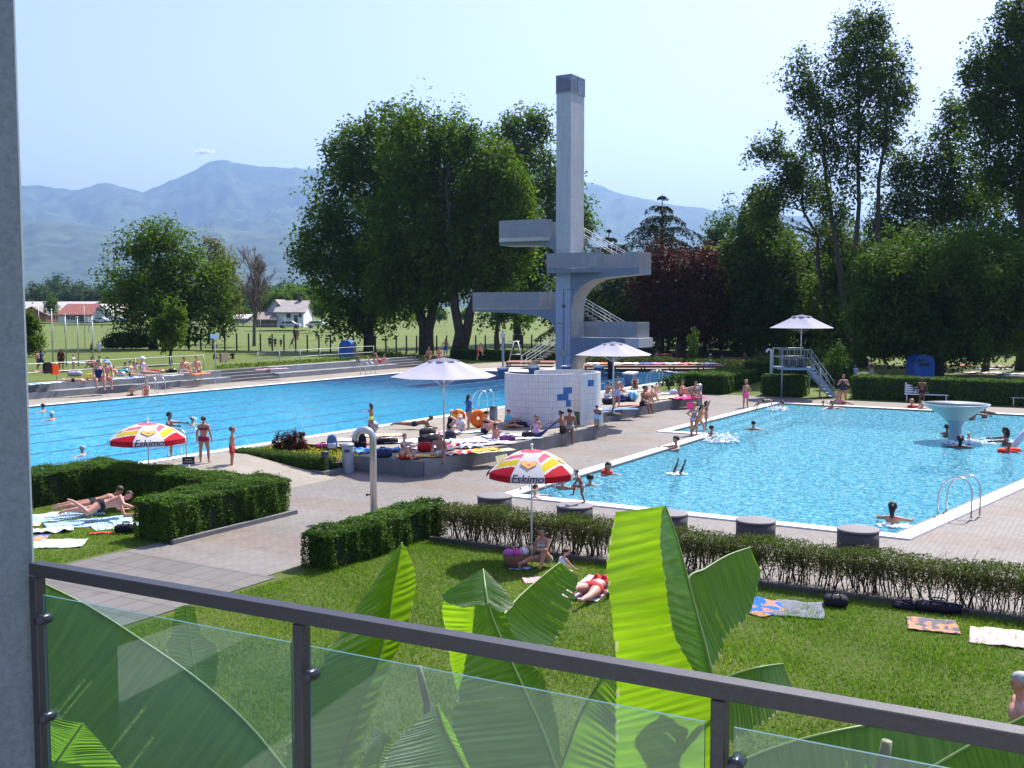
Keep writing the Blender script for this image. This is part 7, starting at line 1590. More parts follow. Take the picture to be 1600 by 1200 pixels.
tw("yellow towel in the middle of the farther platform", 1036, 623, 2.2, .8, .5, (.72, .62, .22), (.75, .7, .5), 'stripe', 3, z1, .03); tw("hot pink towel hanging over the farther platform's end", 1074, 623, 2.0, .9, .5, (.78, .03, .20), (.8, .1, .3), 'plain', 3, z1, .05)
tw("pale blue towel behind the yellow one on the farther platform", 1032, 616, 1.6, .7, .5, (.5, .62, .8), (.7, .7, .7), 'stripe', 3, z1); tw("white towel edge by the big pool on the farther platform", 975, 612, 2.4, .7, .3, (.72, .70, .68), None, 'plain', 3, z1)
# hanging ends of two towels over the platform wall
def hang(label, px, py, wd, ln, c1, c2):
    p = at(px, py, ZA); b = MB(); n = 14; vs = []
    for i in range(n+1):
        for j in range(5): vs.append(((i/n-.5)*wd, -.11-.012*math.sin(i*1.7)-.01*j, .03-ln*j/4*(1+.06*math.sin(i*2.3))))
    m_ = len(vs); fs = [(i*5+j, i*5+j+1, i*5+6+j, i*5+5+j) for i in range(n) for j in range(4)]; b.add(vs+[(x, y+.012, z) for x, y, z in vs], fs+[tuple(m_+i for i in f[::-1]) for f in fs], True)
    o = b.build("towel", towel_mat(c1, c2, 'stripe', 8), None, p, math.atan2(V1.y, V1.x)); tag(o, label, "towel")
hang("yellow fringed towel end hanging down the near platform wall", 779, 712, .75, .22, (.62, .54, .22), (.72, .68, .45)); hang("hot pink towel end hanging down the farther platform wall", 1075, 629, .9, .32, (.78, .03, .20), (.6, .02, .2))
# terrace and lawns
for i, (px, L, c1, c2, kd, lab) in enumerate(((55, 1.5, (.12, .25, .7), (.5, .65, .85), 'spot', "blue towel at the left end of the terrace benches"), (76, 1.3, (.3, .55, .75), (.7, .7, .7), 'stripe', "turquoise and white towel next to the leftmost blue one"), (205, 1.8, (.40, .52, .82), (.5, .6, .85), 'plain', "pale blue towel hanging by the sunbather with long legs"), (183, 1.6, (.16, .22, .20), (.5, .55, .5), 'stripe', "dark green towel between the seated pair and the pale blue towel"), (312, 1.7, (.85, .18, .03), (.9, .28, .08), 'plain', "orange towel on the terrace edge under the blond child"), (270, 1.3, (.68, .62, .5), (.5, .6, .5), 'stripe', "cream towel left of the orange one on the terrace"))):
    tw(lab, px, TT(px)-1.5, L, .7, GA-.15+.9, c1, c2, kd, 4, tz-.02, .03)
tw("pink white towel on the ledge right of the stairs", 425, 577, 2.2, .5, GA+.05, (.66, .66, .8), (.75, .2, .22), 'stripe', 1.5, tz-.03, .02); tw("red towel on the lower bench right of the terrace stairs", 396, 579, 1.9, .4, GA, (.62, .05, .06), None, 'plain', 2, ZA+.36, .02)
for px, yb, L, c1, c2, lab in ((1500, 572, 1.9, (.75, .12, .08), (.8, .3, .2), "red towel on the lawn just right of the spreading tree's trunk"), (1534, 583, 3.0, (.72, .60, .60), (.6, .35, .45), "pinkish towel on the right far lawn, nearest"), (1550, 577, 2.6, (.68, .66, .68), (.45, .5, .6), "white towel behind the pinkish one on the right far lawn"), (1585, 585, 2.6, (.45, .50, .62), (.6, .6, .65), "grey blue towel at the right edge of the far lawn"), (1404, 591, 2.4, (.7, .7, .7), (.5, .5, .5), "white towel left of the blue cabin on the far lawn"),
    (1092, 551, 2.4, (.75, .74, .74), (.6, .6, .6), "white towel under the sunbather behind the sapling"), (1117, 551, 2.2, (.5, .62, .75), (.7, .7, .7), "pale blue towel right of the white one on the far lawn"), (1155, 560, 2.4, (.78, .77, .75), (.6, .6, .6), "white towel left of the two seated bathers on the far lawn"), (1178, 560, 2.4, (.74, .72, .70), (.6, .5, .5), "white towel between the two seated bathers on the far lawn"),
    (128, 568, 2.6, (.70, .72, .74), (.3, .5, .6), "white towel strip on the raised lawn behind the terrace crowd"), (85, 581, 2.4, (.25, .06, .05), (.4, .2, .15), "dark red brown towel on the raised lawn left of the dark cloth"), (118, 594, 1.6, (.6, .45, .4), (.7, .6, .55), "beige towel near the orange cloth on the raised lawn")):
    tw(lab, px, yb, L, 1.1, .1, c1, c2, 'spot', 3, 'g', .04)
def deck_towels():
    rs = random.Random(4); cs = [(.72, .66, .6), (.75, .25, .12), (.7, .66, .64), (.55, .62, .72), (.10, .14, .45), (.45, .2, .35), (.4, .5, .6), (.62, .2, .2), (.7, .6, .3), (.5, .62, .68)]
    nm = ["cream", "orange red", "off white", "pale grey blue", "deep blue", "plum", "steel blue", "brick red", "mustard", "light blue"]
    for i in range(10):
        px = 930+i*20.5; p = at(px, 579.5, ZA); tw("%s towel on the long wooden sun deck, number %s from its left end" % (nm[i], ["one", "two", "three", "four", "five", "six", "seven", "eight", "nine", "ten"][i]), 0, 0, 1.0, 1.9, .05*rs.uniform(-1, 1), cs[i], tuple(min(1, x*1.5) for x in cs[i]), 'stripe', 4, loc=Vector((p.x, p.y+1.5, ZA+.43)), crumple=.05)
deck_towels()
def bag(label, px, py, w_, d_, h_, c, z=0.0, rot=.3, kind='duffel', c2=None, cat="bag", loc=None):
    p = loc if loc is not None else (atg(px, py) if z == 'g' else at(px, py, z)); e = empty("backpack" if kind == 'backpack' else ("basket" if kind == 'basket' else "bag"), p, rot); tag(e, label, cat); m = fabric(c); b = MB()
    if kind == 'backpack':
        n = 10; vs = []; fs = []
        for i, (f, s1, s2) in enumerate(((0, .92, .9), (.05, 1, 1), (.45, 1, 1), (.75, .9, .85), (.92, .62, .6), (1.0, .25, .3))):
            for j in range(n*2): a = math.pi*j/n; ca, sa = math.cos(a), math.sin(a); vs.append((w_/2*s1*math.copysign(abs(ca)**.6, ca), d_/2*s2*math.copysign(abs(sa)**.6, sa), h_*f))
        k = n*2
        for i in range(5):
            for j in range(k): fs.append((i*k+j, i*k+(j+1) % k, (i+1)*k+(j+1) % k, (i+1)*k+j))
        fs.append(tuple(range(k-1, -1, -1))); fs.append(tuple(range(5*k, 6*k))); b.add(vs, fs, True); b.build("body", m, e)
        b = MB(); b.box((0, -d_/2-.03, h_*.24), (w_*.8, .08, h_*.38), bev=.03); b.build("front_pocket", fabric(c2 or tuple(x*.6 for x in c)), e)
        for s in (-1, 1): b = MB(); b.tube([(s*w_*.25, d_/2, h_*.85), (s*w_*.3, d_/2+.07, h_*.55), (s*w_*.28, d_/2, h_*.12)], .018, 6); b.build("strap", m, e)
        b = MB(); b.tube([(-.04, 0, h_*.97), (-.03, 0, h_*1.07), (.03, 0, h_*1.07), (.04, 0, h_*.97)], .01, 6); b.build("handle", m, e)
    elif kind == 'basket':
        b.lathe((0, 0, 0), [(w_*.36, 0), (w_*.46, h_*.4), (w_*.5, h_), (w_*.47, h_), (w_*.42, h_*.5)], 20); b.build("wicker", pm("wicker", (.22, .10, .05), .8, .4, 40, bmp=.8, bscale=70), e)
        for s in (-1, 1): b = MB(); b.tube([(-w_*.2, s*w_*.46, h_), (-w_*.12, s*w_*.44, h_*1.45), (w_*.12, s*w_*.44, h_*1.45), (w_*.2, s*w_*.46, h_)], .012, 6); b.build("handle", M("wicker_handle", (.2, .1, .05), .8), e)
        for i, cc in enumerate(((.5, .12, .4), (.75, .1, .4), (.7, .7, .75))): b = MB(); b.ball((-.15+.16*i, .02*i, h_*.98), (.12, .12, .1), 8, 6); b.build("cloth", fabric(cc), e)
    else:
        n = 9; vs = []; fs = []; k = 14
        for i in range(n+1):
            f = i/n; x = (f-.5)*w_; s = (1-(abs(f-.5)*2)**5*.35)
            for j in range(k): a = 2*math.pi*j/k; vs.append((x, d_/2*math.cos(a)*s*(1+.05*math.sin(i*2+j)), h_/2+h_/2*math.sin(a)*s*(1+.06*math.sin(i*3+j*2))))
        for i in range(n):
            for j in range(k): fs.append((i*k+j, (i+1)*k+j, (i+1)*k+(j+1) % k, i*k+(j+1) % k))
        fs.append(tuple(range(k))); fs.append(tuple(range(n*k+k-1, n*k-1, -1))); b.add(vs, fs, True); b.build("body", m, e)
        for s in (-1, 1): b = MB(); b.tube([(-w_*.2, s*d_*.3, h_*.85), (-w_*.12, s*d_*.25, h_*1.2), (w_*.12, s*d_*.25, h_*1.2), (w_*.2, s*d_*.3, h_*.85)], .013, 6); b.build("handle", fabric(tuple(x*.6+.01 for x in c)), e)
        b = MB(); b.tube([(-w_*.4, 0, h_*.99), (0, 0, h_*1.01), (w_*.4, 0, h_*.99)], .008, 5); b.build("zip", STEEL, e)
    return e
bag("blue white backpack standing at the flower bed end of the platform", 519, 701, .36, .25, .5, (.10, .18, .32), ZA, .1, 'backpack', (.55, .62, .7)); bag("black backpack left of the curved shower post", 563, 700, .42, .3, .55, (.015, .012, .02), ZA, .3, 'backpack')
bag("pink bag behind the blue white backpack", 505, 700, .5, .25, .16, (.45, .08, .22), ZA, .1); bag("dark blue bag at the platform edge right of the shower post", 598, 715, .6, .35, .28, (.03, .04, .09), ZA, .2)
bag("long black bag behind the shower post", 600, 694, 1.0, .3, .22, (.015, .015, .018), ZA, .3); bag("red backpack lying between the two sitting bathers", 664, 706, .5, .4, .32, (.45, .015, .02), ZA, .2)
bag("large black bag beside the red backpack", 672, 697, .8, .5, .42, (.012, .012, .016), ZA, .5, c2=None); bag("black sports bag beside the lying bather's head", 668, 684, .6, .4, .36, (.015, .018, .03), ZA, .2); bag("dark grey wheeled bag right of the parasol pole", 703, 689, .45, .3, .4, (.04, .045, .06), ZA, .2, 'backpack')
bag("purple sports bag on the near platform", 793, 690, .55, .32, .24, (.13, .04, .14), ZA, .3); bag("black bag in the middle of the platform before the tiled wall", 810, 668, .7, .35, .25, (.02, .02, .025), ZA, .2); bag("dark round backpack leaning on the tiled shower wall", 810, 659, .5, .3, .42, (.04, .06, .12), ZA, .1, 'backpack')
bag("black handbag at the platform edge behind the girl in the striped swimsuit", 826, 684, .5, .3, .24, (.012, .012, .015), ZA, .3); bag("small blue cooler bag left of the girl in pink", 772, 692, .3, .2, .12, (.35, .45, .6), ZA, .3)
bag("dark bag below the parasol on the farther platform", 952, 632, .7, .4, .34, (.02, .02, .04), ZA, .3); bag("navy bag right of the standing bather on the farther platform", 970, 628, .5, .35, .4, (.02, .04, .18), ZA, .3, 'backpack'); bag("dark bag in front of the turquoise ball", 980, 627, .5, .4, .28, (.05, .04, .05), ZA, .2)
bag("white plastic bag beside the dark bush on the farther platform", 1052, 616, .4, .3, .26, (.6, .6, .62), ZA, .2)
bag("black backpack with white trim lying on the near lawn right of the grey towel", 1306, 948, .42, .28, .22, (.02, .02, .025), 0, -.3); bag("flat black bag in the shade of the bare hedge on the near lawn", 1418, 952, .5, .25, .12, (.012, .012, .015), 0, -.3); bag("black open bag behind the patterned dark towel", 1466, 957, .75, .35, .2, (.012, .012, .016), 0, -.4)
bag("wicker basket full of pink cloths on the lawn beside the sitting woman", 806, 886, .56, .45, .30, (.2, .1, .05), 0, .2, 'basket', cat="basket"); bag("black bag half hidden by the hedge end on the left lawn", 197, 833, .5, .3, .22, (.015, .015, .02), 0, .2)
bag("turquoise bag on the terrace behind the crowd", 193, 583, .6, .3, .24, (.05, .42, .5), tz, .2); bag("white bag in the terrace crowd", 189, 588, .5, .3, .26, (.7, .68, .66), tz, .2); bag("black bag on the terrace left of the sunbather with pink shoulders", 268, 582, .7, .3, .2, (.015, .015, .02), tz, .2); bag("purple white bag behind the flat sunbather on the terrace", 117, 588, .8, .35, .3, (.45, .38, .5), tz, .2); bag("yellow bag left of the seated pair on the terrace", 140, 592, .5, .3, .32, (.6, .5, .1), tz, .1)
# cloths drying on the railing
def drape(label, uu0, uu1, c, dz=0):
    b = MB(); b.box(((uu0+uu1)/2, 51.82, ZT+.72+dz), (uu1-uu0, .02, .58)); b.box(((uu0+uu1)/2, 51.98, ZT+.72+dz), (uu1-uu0, .02, .58)); b.box(((uu0+uu1)/2, 51.9, ZT+1.03+dz), (uu1-uu0, .18, .02)); o = b.build("hanging_towel", fabric(c), None, (0, 0, 0), ROTG); tag(o, label, "towel")
def ufor(px, y=575):
    p = None; best = None
    for i in range(400):
        u = 24+i*.11; q = G(u, 51.5, ZT+.8); x = 800+F*q.x/(q.y*1.0) ; 
        if best is None or abs(x-px) < best[0]: best = (abs(x-px), u)
    return best[1]
ua_ = ufor(73); ub_ = ufor(86); uc_ = ufor(95)
drape("very dark brown towel hung over the railing at the left", ua_, ub_, (.03, .015, .015)); drape("bright orange red towel hung on the railing beside the dark one", ub_+.05, uc_, (.85, .10, .02), -.1)
ua_ = ufor(350); drape("ochre cloth hung on the railing by the stairs", ua_, ua_+.6, (.42, .34, .2), 0)
# swim rings, ball, armbands, float
def ring_(label, p, Rr, r, M3, c1, c2, name="swim_ring"):
    b = MB(); n = 28; pts = [M3@Vector((Rr*math.cos(2*math.pi*i/n), Rr*math.sin(2*math.pi*i/n), 0)) for i in range(n)]; b.tube(pts, r, 10, closed=True)
    for k in range(len(b.mi)): b.mi[k] = 1 if (k//10)//4 % 2 else 0
    o = b.build(name, [fabric(c1), fabric(c2)], None, p); tag(o, label, "swim ring")
p = at(748, 668, ZA); ring_("big orange swim ring carried by the girl in the blue towel", p+Vector((-.02, -.05, .38)), .22, .15, Matrix.Rotation(R(80), 3, 'X')@Matrix.Rotation(R(20), 3, 'Y'), (.85, .20, .02), (.80, .14, .02))
p = at(716, 668, ZA); ring_("second orange swim ring left of the girl in the blue towel", p+Vector((0, .2, .45)), .17, .12, Matrix.Rotation(R(80), 3, 'X'), (.80, .12, .02), (.8, .5, .05))
p = at(583, 675, ZA); b = MB(); b.ball((0, 0, .22), .22, 16, 12); o = b.build("ball", pm("ball_grey", (.25, .27, .3), .4, .8, 6), None, p); tag(o, "grey patterned ball behind the small girl's legs", "ball")
p = at(989, 627, ZA); b = MB(); b.ball((0, 0, .27), .27, 18, 12)
for k, f in enumerate(b.f): b.mi[k] = k % 3 == 0
o = b.build("ball", [fabric((.05, .45, .75)), fabric((.7, .75, .78))], None, p); tag(o, "turquoise beach ball on the farther platform", "ball")
for (px, py, s, lab) in ((1316, 630, .2, "red armband floating beside the child below the lifeguard stairs"), (1567, 704, .2, "red armband left of the child at the right edge"), (1586, 703, .2, "red armband right of the child at the right edge"), (948, 738, .2, "small red float in front of the girl at the near left of the paddling pool")):
    p = at(px, py, .05); ring_(lab, p, s*.6, s*.4, Matrix.Identity(3), (.75, .04, .02), (.8, .08, .03), "armband")
p = at(1600, 702, 0); b = MB(); b.tube([(-.55, 0, -.1), (-.1, 0, .5), (.4, 0, 1.1)], [.1, .12, .1], 10); o = b.build("pool_slide_float", fabric((.55, .6, .68)), None, p); tag(o, "pale float sticking out of the water at the right edge", "float")
# blue towel held out by the left boy
p = at(868, 690, .35); b = MB(); vs = []; nx, ny = 14, 10
for i in range(nx+1):
    for j in range(ny+1): f, g = i/nx, j/ny; vs.append((-.85*g*(1-.1*f)+.05*math.sin(f*6), -.1+.35*f-.1*g+.03*math.sin(g*9+f*4), .78-.62*g-.14*f-.05*math.sin(g*5+f*5)))
m_ = len(vs); fs = [(i*(ny+1)+j, (i+1)*(ny+1)+j, (i+1)*(ny+1)+j+1, i*(ny+1)+j+1) for i in range(nx) for j in range(ny)]
b.add(vs+[(x, y+.015, z) for x, y, z in vs], fs+[tuple(m_+i for i in f[::-1]) for f in fs], True); o = b.build("towel", fabric((.03, .06, .22)), None, p); tag(o, "dark blue towel spread out by the boy in black shorts", "towel")
# ================================================================ balcony: pillar, railing, glass
RL = Vector((-1.32, 2.82, 4.70)); RD = Vector((2.16, -1.15, 0)); RLEN = RD.length; RN = RD.normalized(); RA = math.atan2(RN.y, RN.x)
RAILM = pm("rail_paint", (.020, .020, .026), .42, .3, 90, spec=.5, bmp=.25, bscale=420)
def pillar():
    m, nt, p = newmat("rough_plaster"); n = texn(nt, 55, 6, .7); nt.links.new(mixrgb(nt, (.10, .135, .165), (.17, .215, .25), ramp(nt, n, [(.3, 0.), (.7, 1.)])), p.inputs['Base Color'])
    p.inputs['Roughness'].default_value = .85; nt.links.new(bump(nt, n, .9, .012), p.inputs['Normal'])
    b = MB(); K = Vector((-.4640*2.86, 2.86, 5.6)); Rz = Matrix.Rotation(R(24.0), 3, 'Z'); b.box(K+Rz@Vector((-.6, .15, 0)), (1.2, .30, 5.2), R(24.0)); o = b.build("plaster_pillar", m); tag(o, "rough blue grey plaster pillar at the left edge of the balcony", "pillar")
pillar()
def balcony():
    e = empty("balcony_railing", RL, RA); tag(e, "dark grey metal balcony railing with glass panels in the foreground", "railing")
    b = MB(); b.box((RLEN*.725, 0.02, -.017), (RLEN*1.45, .040, .034), bev=.002); b.build("handrail", RAILM, e)
    ts = [.0, .377, .788, 1.2]
    for i, t in enumerate(ts):
        b = MB(); b.box((RLEN*t, .026, -.52), (.028, .034, .96), bev=.002); po = b.build("post", RAILM, e)
        for s in (1,):
            for z in (-.155, -.43, -.8):
                if i == 0 and s < 0: continue
                b = MB(); x = RLEN*t+s*.036; b.tube([(x, -.012, z), (x, .004, z), (x, .03, z), (x, .04, z)], [.009, .015, .015, .010], 18); b.build("glass_clamp", pm("clamp", (.02, .02, .03), .25, .1) if 'clamp' not in _mc else _mc['clamp'], po)
    gm = bpy.data.materials.new("pane_glass"); gm.use_nodes = True; nt = gm.node_tree; nt.nodes.remove(nt.nodes['Principled BSDF'])
    tr = nt.nodes.new('ShaderNodeBsdfTransparent'); tr.inputs[0].default_value = (.66, .82, .80, 1); gl = nt.nodes.new('ShaderNodeBsdfGlossy'); gl.inputs['Roughness'].default_value = .0; gl.inputs[0].default_value = (.85, .95, 1, 1)
    df = nt.nodes.new('ShaderNodeBsdfDiffuse'); df.inputs[0].default_value = (.55, .7, .7, 1)
    fr = nt.nodes.new('ShaderNodeFresnel'); fr.inputs[0].default_value = 1.75; mx = nt.nodes.new('ShaderNodeMixShader'); nt.links.new(fr.outputs[0], mx.inputs[0]); nt.links.new(tr.outputs[0], mx.inputs[1]); nt.links.new(gl.outputs[0], mx.inputs[2])
    m2 = nt.nodes.new('ShaderNodeMixShader'); m2.inputs[0].default_value = .022; nt.links.new(mx.outputs[0], m2.inputs[1]); nt.links.new(df.outputs[0], m2.inputs[2])
    nt.links.new(m2.outputs[0], nt.nodes['Material Output'].inputs[0])
    gm2 = bpy.data.materials.new('pane_glass_back'); gm2.use_nodes = True; n2 = gm2.node_tree; n2.nodes.remove(n2.nodes['Principled BSDF']); t2 = n2.nodes.new('ShaderNodeBsdfTransparent'); t2.inputs[0].default_value = (.93, .98, .97, 1); n2.links.new(t2.outputs[0], n2.nodes['Material Output'].inputs[0])
    EG = pm("glass_edge", (.05, .13, .14), .3, .05)
    for a, c in zip(ts[:-1], ts[1:]):
        x0, x1 = RLEN*a+.028, RLEN*c-.028; b = MB(); z0, z1 = -.97, -.090
        vs = [(x0, .020, z0), (x1, .020, z0), (x1, .020, z1), (x0, .020, z1), (x0, .026, z0), (x1, .026, z0), (x1, .026, z1), (x0, .026, z1)]
        b.add(vs, [(0, 1, 2, 3)]); b.cur = 2; b.add(vs, [(5, 4, 7, 6)]); b.cur = 1; b.add(vs, [(3, 2, 6, 7), (0, 3, 7, 4), (1, 5, 6, 2)]); b.build("glass_panel", [gm, EG, gm2], e)
balcony()
b = MB(); b.box((0, -.45, -.12), (9, 4.9, .24)); o = b.build("balcony_floor", pm("balcony_tiles", (.42, .41, .39), .6, .1, 3), None, Vector((.2, -.35, 3.70)), RA); tag(o, kind='structure')
def facade():
    e = empty("building_facade", (0, -2.2, 0), RA*0-.35); tag(e, "pale plaster building wall behind the balcony, seen only as a mirror image in the glass", "building")
    b = MB(); b.box((-2.5, -.1, 4.4), (1.7, .3, 8.8)); b.box((1.6, -.1, 4.4), (2.4, .3, 8.8)); b.box((4.9, -.1, 4.4), (1.2, .3, 8.8)); b.box((0, -.1, 7.6), (11, .28, 2.4)); b.box((0, -.1, 1.8), (11, .28, 3.6)); b.build("wall", pm("facade_plaster", (.62, .66, .68), .85, .06, 2), e)
    for x in (-.6, 3.5):
        b = MB(); b.box((x, -.06, 5.0), (2.0, .06, 2.6)); w_ = b.build("window", M("window_dark", (.03, .04, .05), .2, .1), e)
        b = MB()
        for dx in (-1, 0, 1): b.box((x+dx*.97, .0, 5.0), (.07, .08, 2.6))
        for dz in (-1.27, 1.27): b.box((x, .003, 5.0+dz), (2.0, .08, .07))
        b.build("frame", M("frame_grey", (.25, .26, .28), .5), w_)
facade()
# ================================================================ banana plants
def banana_mat():
    m, nt, p = newmat("banana_leaf"); tc = nt.nodes.new('ShaderNodeTexCoord'); mp = nt.nodes.new('ShaderNodeMapping'); mp.inputs['Scale'].default_value = (60, 1.2, 1); nt.links.new(tc.outputs['UV'], mp.inputs[0])
    n = nt.nodes.new('ShaderNodeTexNoise'); n.inputs['Scale'].default_value = 1.0; n.inputs['Detail'].default_value = 3; nt.links.new(mp.outputs[0], n.inputs['Vector'])
    f = ramp(nt, n.outputs['Fac'], [(.35, 0.), (.65, 1.)])
    at_ = nt.nodes.new('ShaderNodeAttribute'); at_.attribute_name = 'rnd'      # 1 at the dried margin
    c = mixrgb(nt, (.009, .040, .005), (.020, .068, .010), f); c = mixrgb(nt, c, (.42, .42, .22), at_.outputs['Fac'])
    sp_ = ramp(nt, texn(nt, 9, 6, .75), [(.66, 0.), (.72, 1.)]); c = mixrgb(nt, c, (.16, .13, .05), sp_)
    nt.links.new(c, p.inputs['Base Color']); p.inputs['Roughness'].default_value = .42; p.inputs['Specular IOR Level'].default_value = .4
    nb = bump(nt, n.outputs['Fac'], .5, .012); nt.links.new(nb, p.inputs['Normal'])
    t = nt.nodes.new('ShaderNodeBsdfTranslucent'); tcx = mixrgb(nt, (.24, .50, .006), (.40, .68, .015), f); nt.links.new(mixrgb(nt, tcx, (.5, .5, .2), at_.outputs['Fac']), t.inputs[0])
    mx = nt.nodes.new('ShaderNodeMixShader'); mx.inputs[0].default_value = .46; nt.links.new(p.outputs[0], mx.inputs[1]); nt.links.new(t.outputs[0], mx.inputs[2]); nt.links.new(mx.outputs[0], nt.nodes['Material Output'].inputs[0]); return m
BAN = banana_mat(); RIB = pm("banana_midrib", (.17, .26, .07), .45, .1, 9); STEMB = pm("banana_stem", (.10, .13, .05), .6, .35, 6, bmp=.3)
def cr(pts, t):
    n = len(pts)-1; x = min(max(t*n, 0), n-1e-6); i = int(x); f = x-i; P = lambda k: Vector(pts[min(max(k, 0), n)])
    a, b_, c, d = P(i-1), P(i), P(i+1), P(i+2); return .5*((2*b_)+(c-a)*f+(2*a-5*b_+4*c-d)*f*f+(3*b_-a-3*c+d)*f*f*f)
def half_blade(name, par, org, M_, O_, Y0, seed, tears=.02, belly=.0, nl=150, nw=30, rag=.03):
    """surface between the midrib M_ and the outer margin O_, both as photo points with depth offsets, fluted across and torn along its side veins"""
    mp = [atY(x, y, Y0+d) for x, y, d in M_]; op = [atY(x, y, Y0+d) for x, y, d in O_]; bm = bmesh.new(); uvl = bm.loops.layers.uv.new("UVMap"); rows = []; rs = random.Random(seed)
    for i in range(nl+1):
        t = i/nl; a, o_ = cr(mp, t), cr(op, t); w_ = (o_-a); nrm = w_.cross(cr(mp, min(1, t+.02))-cr(mp, max(0, t-.02))); nrm = nrm.normalized() if nrm.length > 1e-9 else Vector((0, -1, 0))
        e_ = 1+rag*(mnoise.noise(Vector((t*34, seed, 0)))+.6*mnoise.noise(Vector((t*110, seed, 3)))); row = []
        for j in range(nw+1):
            s = j/nw*e_; q = a+w_*s+nrm*(belly*math.sin(math.pi*min(1, s))*w_.length+(.0016 if w_.length > .1 else .0008)*math.sin(t*150+2.2*math.sin(t*23+seed))*min(1, s*3)+.02*w_.length*mnoise.noise(Vector((t*6, s*2, seed))))
            row.append(q-org)
        rows.append(row)
    tear = {}
    for k in range(max(0, int(tears*100))): tear[rs.randint(3, nl-3)] = rs.uniform(.25, .7)
    rndv = bm.faces.layers.float.new('rnd'); prev = [bm.verts.new(q) for q in rows[0]]
    for i in range(1, nl+1):
        cur = [bm.verts.new(q) for q in rows[i]]
        for j in range(nw):
            if i in tear and j/nw > tear[i]: continue
            f = bm.faces.new((prev[j], prev[j+1], cur[j+1], cur[j])); f.smooth = True; f[rndv] = 1.0 if j == nw-1 and mnoise.noise(Vector((i*.16, seed, 9))) > .12 else 0.0
            for l, uv in zip(f.loops, (((i-1)/nl, j/nw), ((i-1)/nl, (j+1)/nw), (i/nl, (j+1)/nw), (i/nl, j/nw))): l[uvl].uv = uv
        prev = cur
    me = bpy.data.meshes.new(name); bm.to_mesh(me); bm.free(); me.materials.append(BAN); return link(name, me, None, par)
def midrib(par, org, M_, Y0, r0=.012, r1=.003):
    pts = [cr([atY(x, y, Y0+d) for x, y, d in M_], i/24)-org for i in range(25)]; b = MB(); b.tube(pts, [r0+(r1-r0)*(1-i/24)**1.0 if False else r1+(r0-r1)*i/24 for i in range(25)], 8); return b.build("midrib", RIB, par)
def along_light(M_, O_, Y0, extra=.0):
    """depth offsets that let a half blade hang edge-on to the sun, as the dim ones do"""
    n = len(M_); dat = []; tgt = extra or .13
    for k in range(n):
        a = atY(M_[k][0], M_[k][1], Y0+M_[k][2]); a0 = atY(*M_[max(0, k-1)][:2], Y0+M_[max(0, k-1)][2]); a1 = atY(*M_[min(n-1, k+1)][:2], Y0+M_[min(n-1, k+1)][2])
        r = ray(O_[k][0], O_[k][1]); v2 = atY(O_[k][0], O_[k][1], Y0+M_[k][2])-a
        if v2.length > .03: dat.append((a1-a0, v2, r/r.y, a-Vector((0, 0, HC))))
    best = (9e9, 0)
    for c in [x*.05 for x in range(-36, 37)]:
        e = 0
        for v1, v2, r, vw in dat:
            m_ = v1.cross(v2+r*c*v2.length); m_ = m_.normalized() if m_.length > 1e-9 else Vector((0, -1, 0))
            if m_.dot(vw) > 0: m_ = -m_
            e += abs(m_.dot(sv)-tgt)
        e = e/max(1, len(dat))+.03*abs(c)
        if e < best[0]: best = (e, c)
    c = best[1]
    return [(O_[k][0], O_[k][1], M_[k][2]+c*(atY(O_[k][0], O_[k][1], Y0)-atY(M_[k][0], M_[k][1], Y0)).length) for k in range(n)]
def plant(label, px, Yp, leaves, stubs=()):
    bx = ray(px, 1200).x/F*Yp; org = Vector((bx, Yp, 0)); e = empty("banana_plant", org); tag(e, label, "banana plant")
    b = MB(); b.tube([(0, 0, -.1), (.03, 0, .8), (0, .03, 1.9), (.02, 0, 2.9)], [.14, .12, .10, .06], 14); b.build("stem", STEMB, e)
    for i, L in enumerate(leaves):
        Mr = L['m']; root = None
        for key in ('l', 'r', 'x'):
            if key not in L: continue
            Mh_ = L['mx'] if key == 'x' else Mr; O_ = L[key]
            if key in L.get('dk', ''): O_ = along_light(Mh_, O_, L['Y'], L.get('tg', {}).get(key, L.get('ex', .0)))
            o2 = half_blade("leaf", e, org, Mh_, O_, L['Y'], i*7+len(label)+ord(key), L.get('t', .05), L.get('b'+key, .04), rag=L.get('rag', .03))
            if root is None: root = o2
            else:
                bm = bmesh.new(); bm.from_mesh(root.data); bm.from_mesh(o2.data); bm.to_mesh(root.data); bm.free(); md = o2.data; bpy.data.objects.remove(o2); bpy.data.meshes.remove(md)
        midrib(root, org, Mr, L['Y'], L.get('r0', .012)*.8)
        x, y, d = Mr[-1]; base = atY(x, y, L['Y']+d)-org; base2 = atY(*Mr[-2][:2], L['Y']+Mr[-2][2])-org; dr = (base-base2).normalized() if not L.get('flip') else (base-base2).normalized()
        if L.get('pet', True):
            b = MB(); tip = Vector((0, 0, 2.8)); b.tube([base, base+dr*.25+Vector((0, 0, -.15)), (base+tip)/2+Vector((0, 0, -.1)), tip], [.014, .02, .028, .04], 8); b.build("leaf_stalk", RIB, e)
    for (a, c, r) in stubs:
        A, B_ = atY(*a)-org, atY(*c)-org; b = MB(); b.tube([A, A.lerp(B_, .5), B_, B_.lerp(Vector((0, 0, 2.6)), .6)], [r*.8, r, r*1.1, r*1.3], 10); b.build("cut_stalk", pm("cut_stalk"+str(int(a[0])), (.16, .17, .10), .7, .3, 20), e)
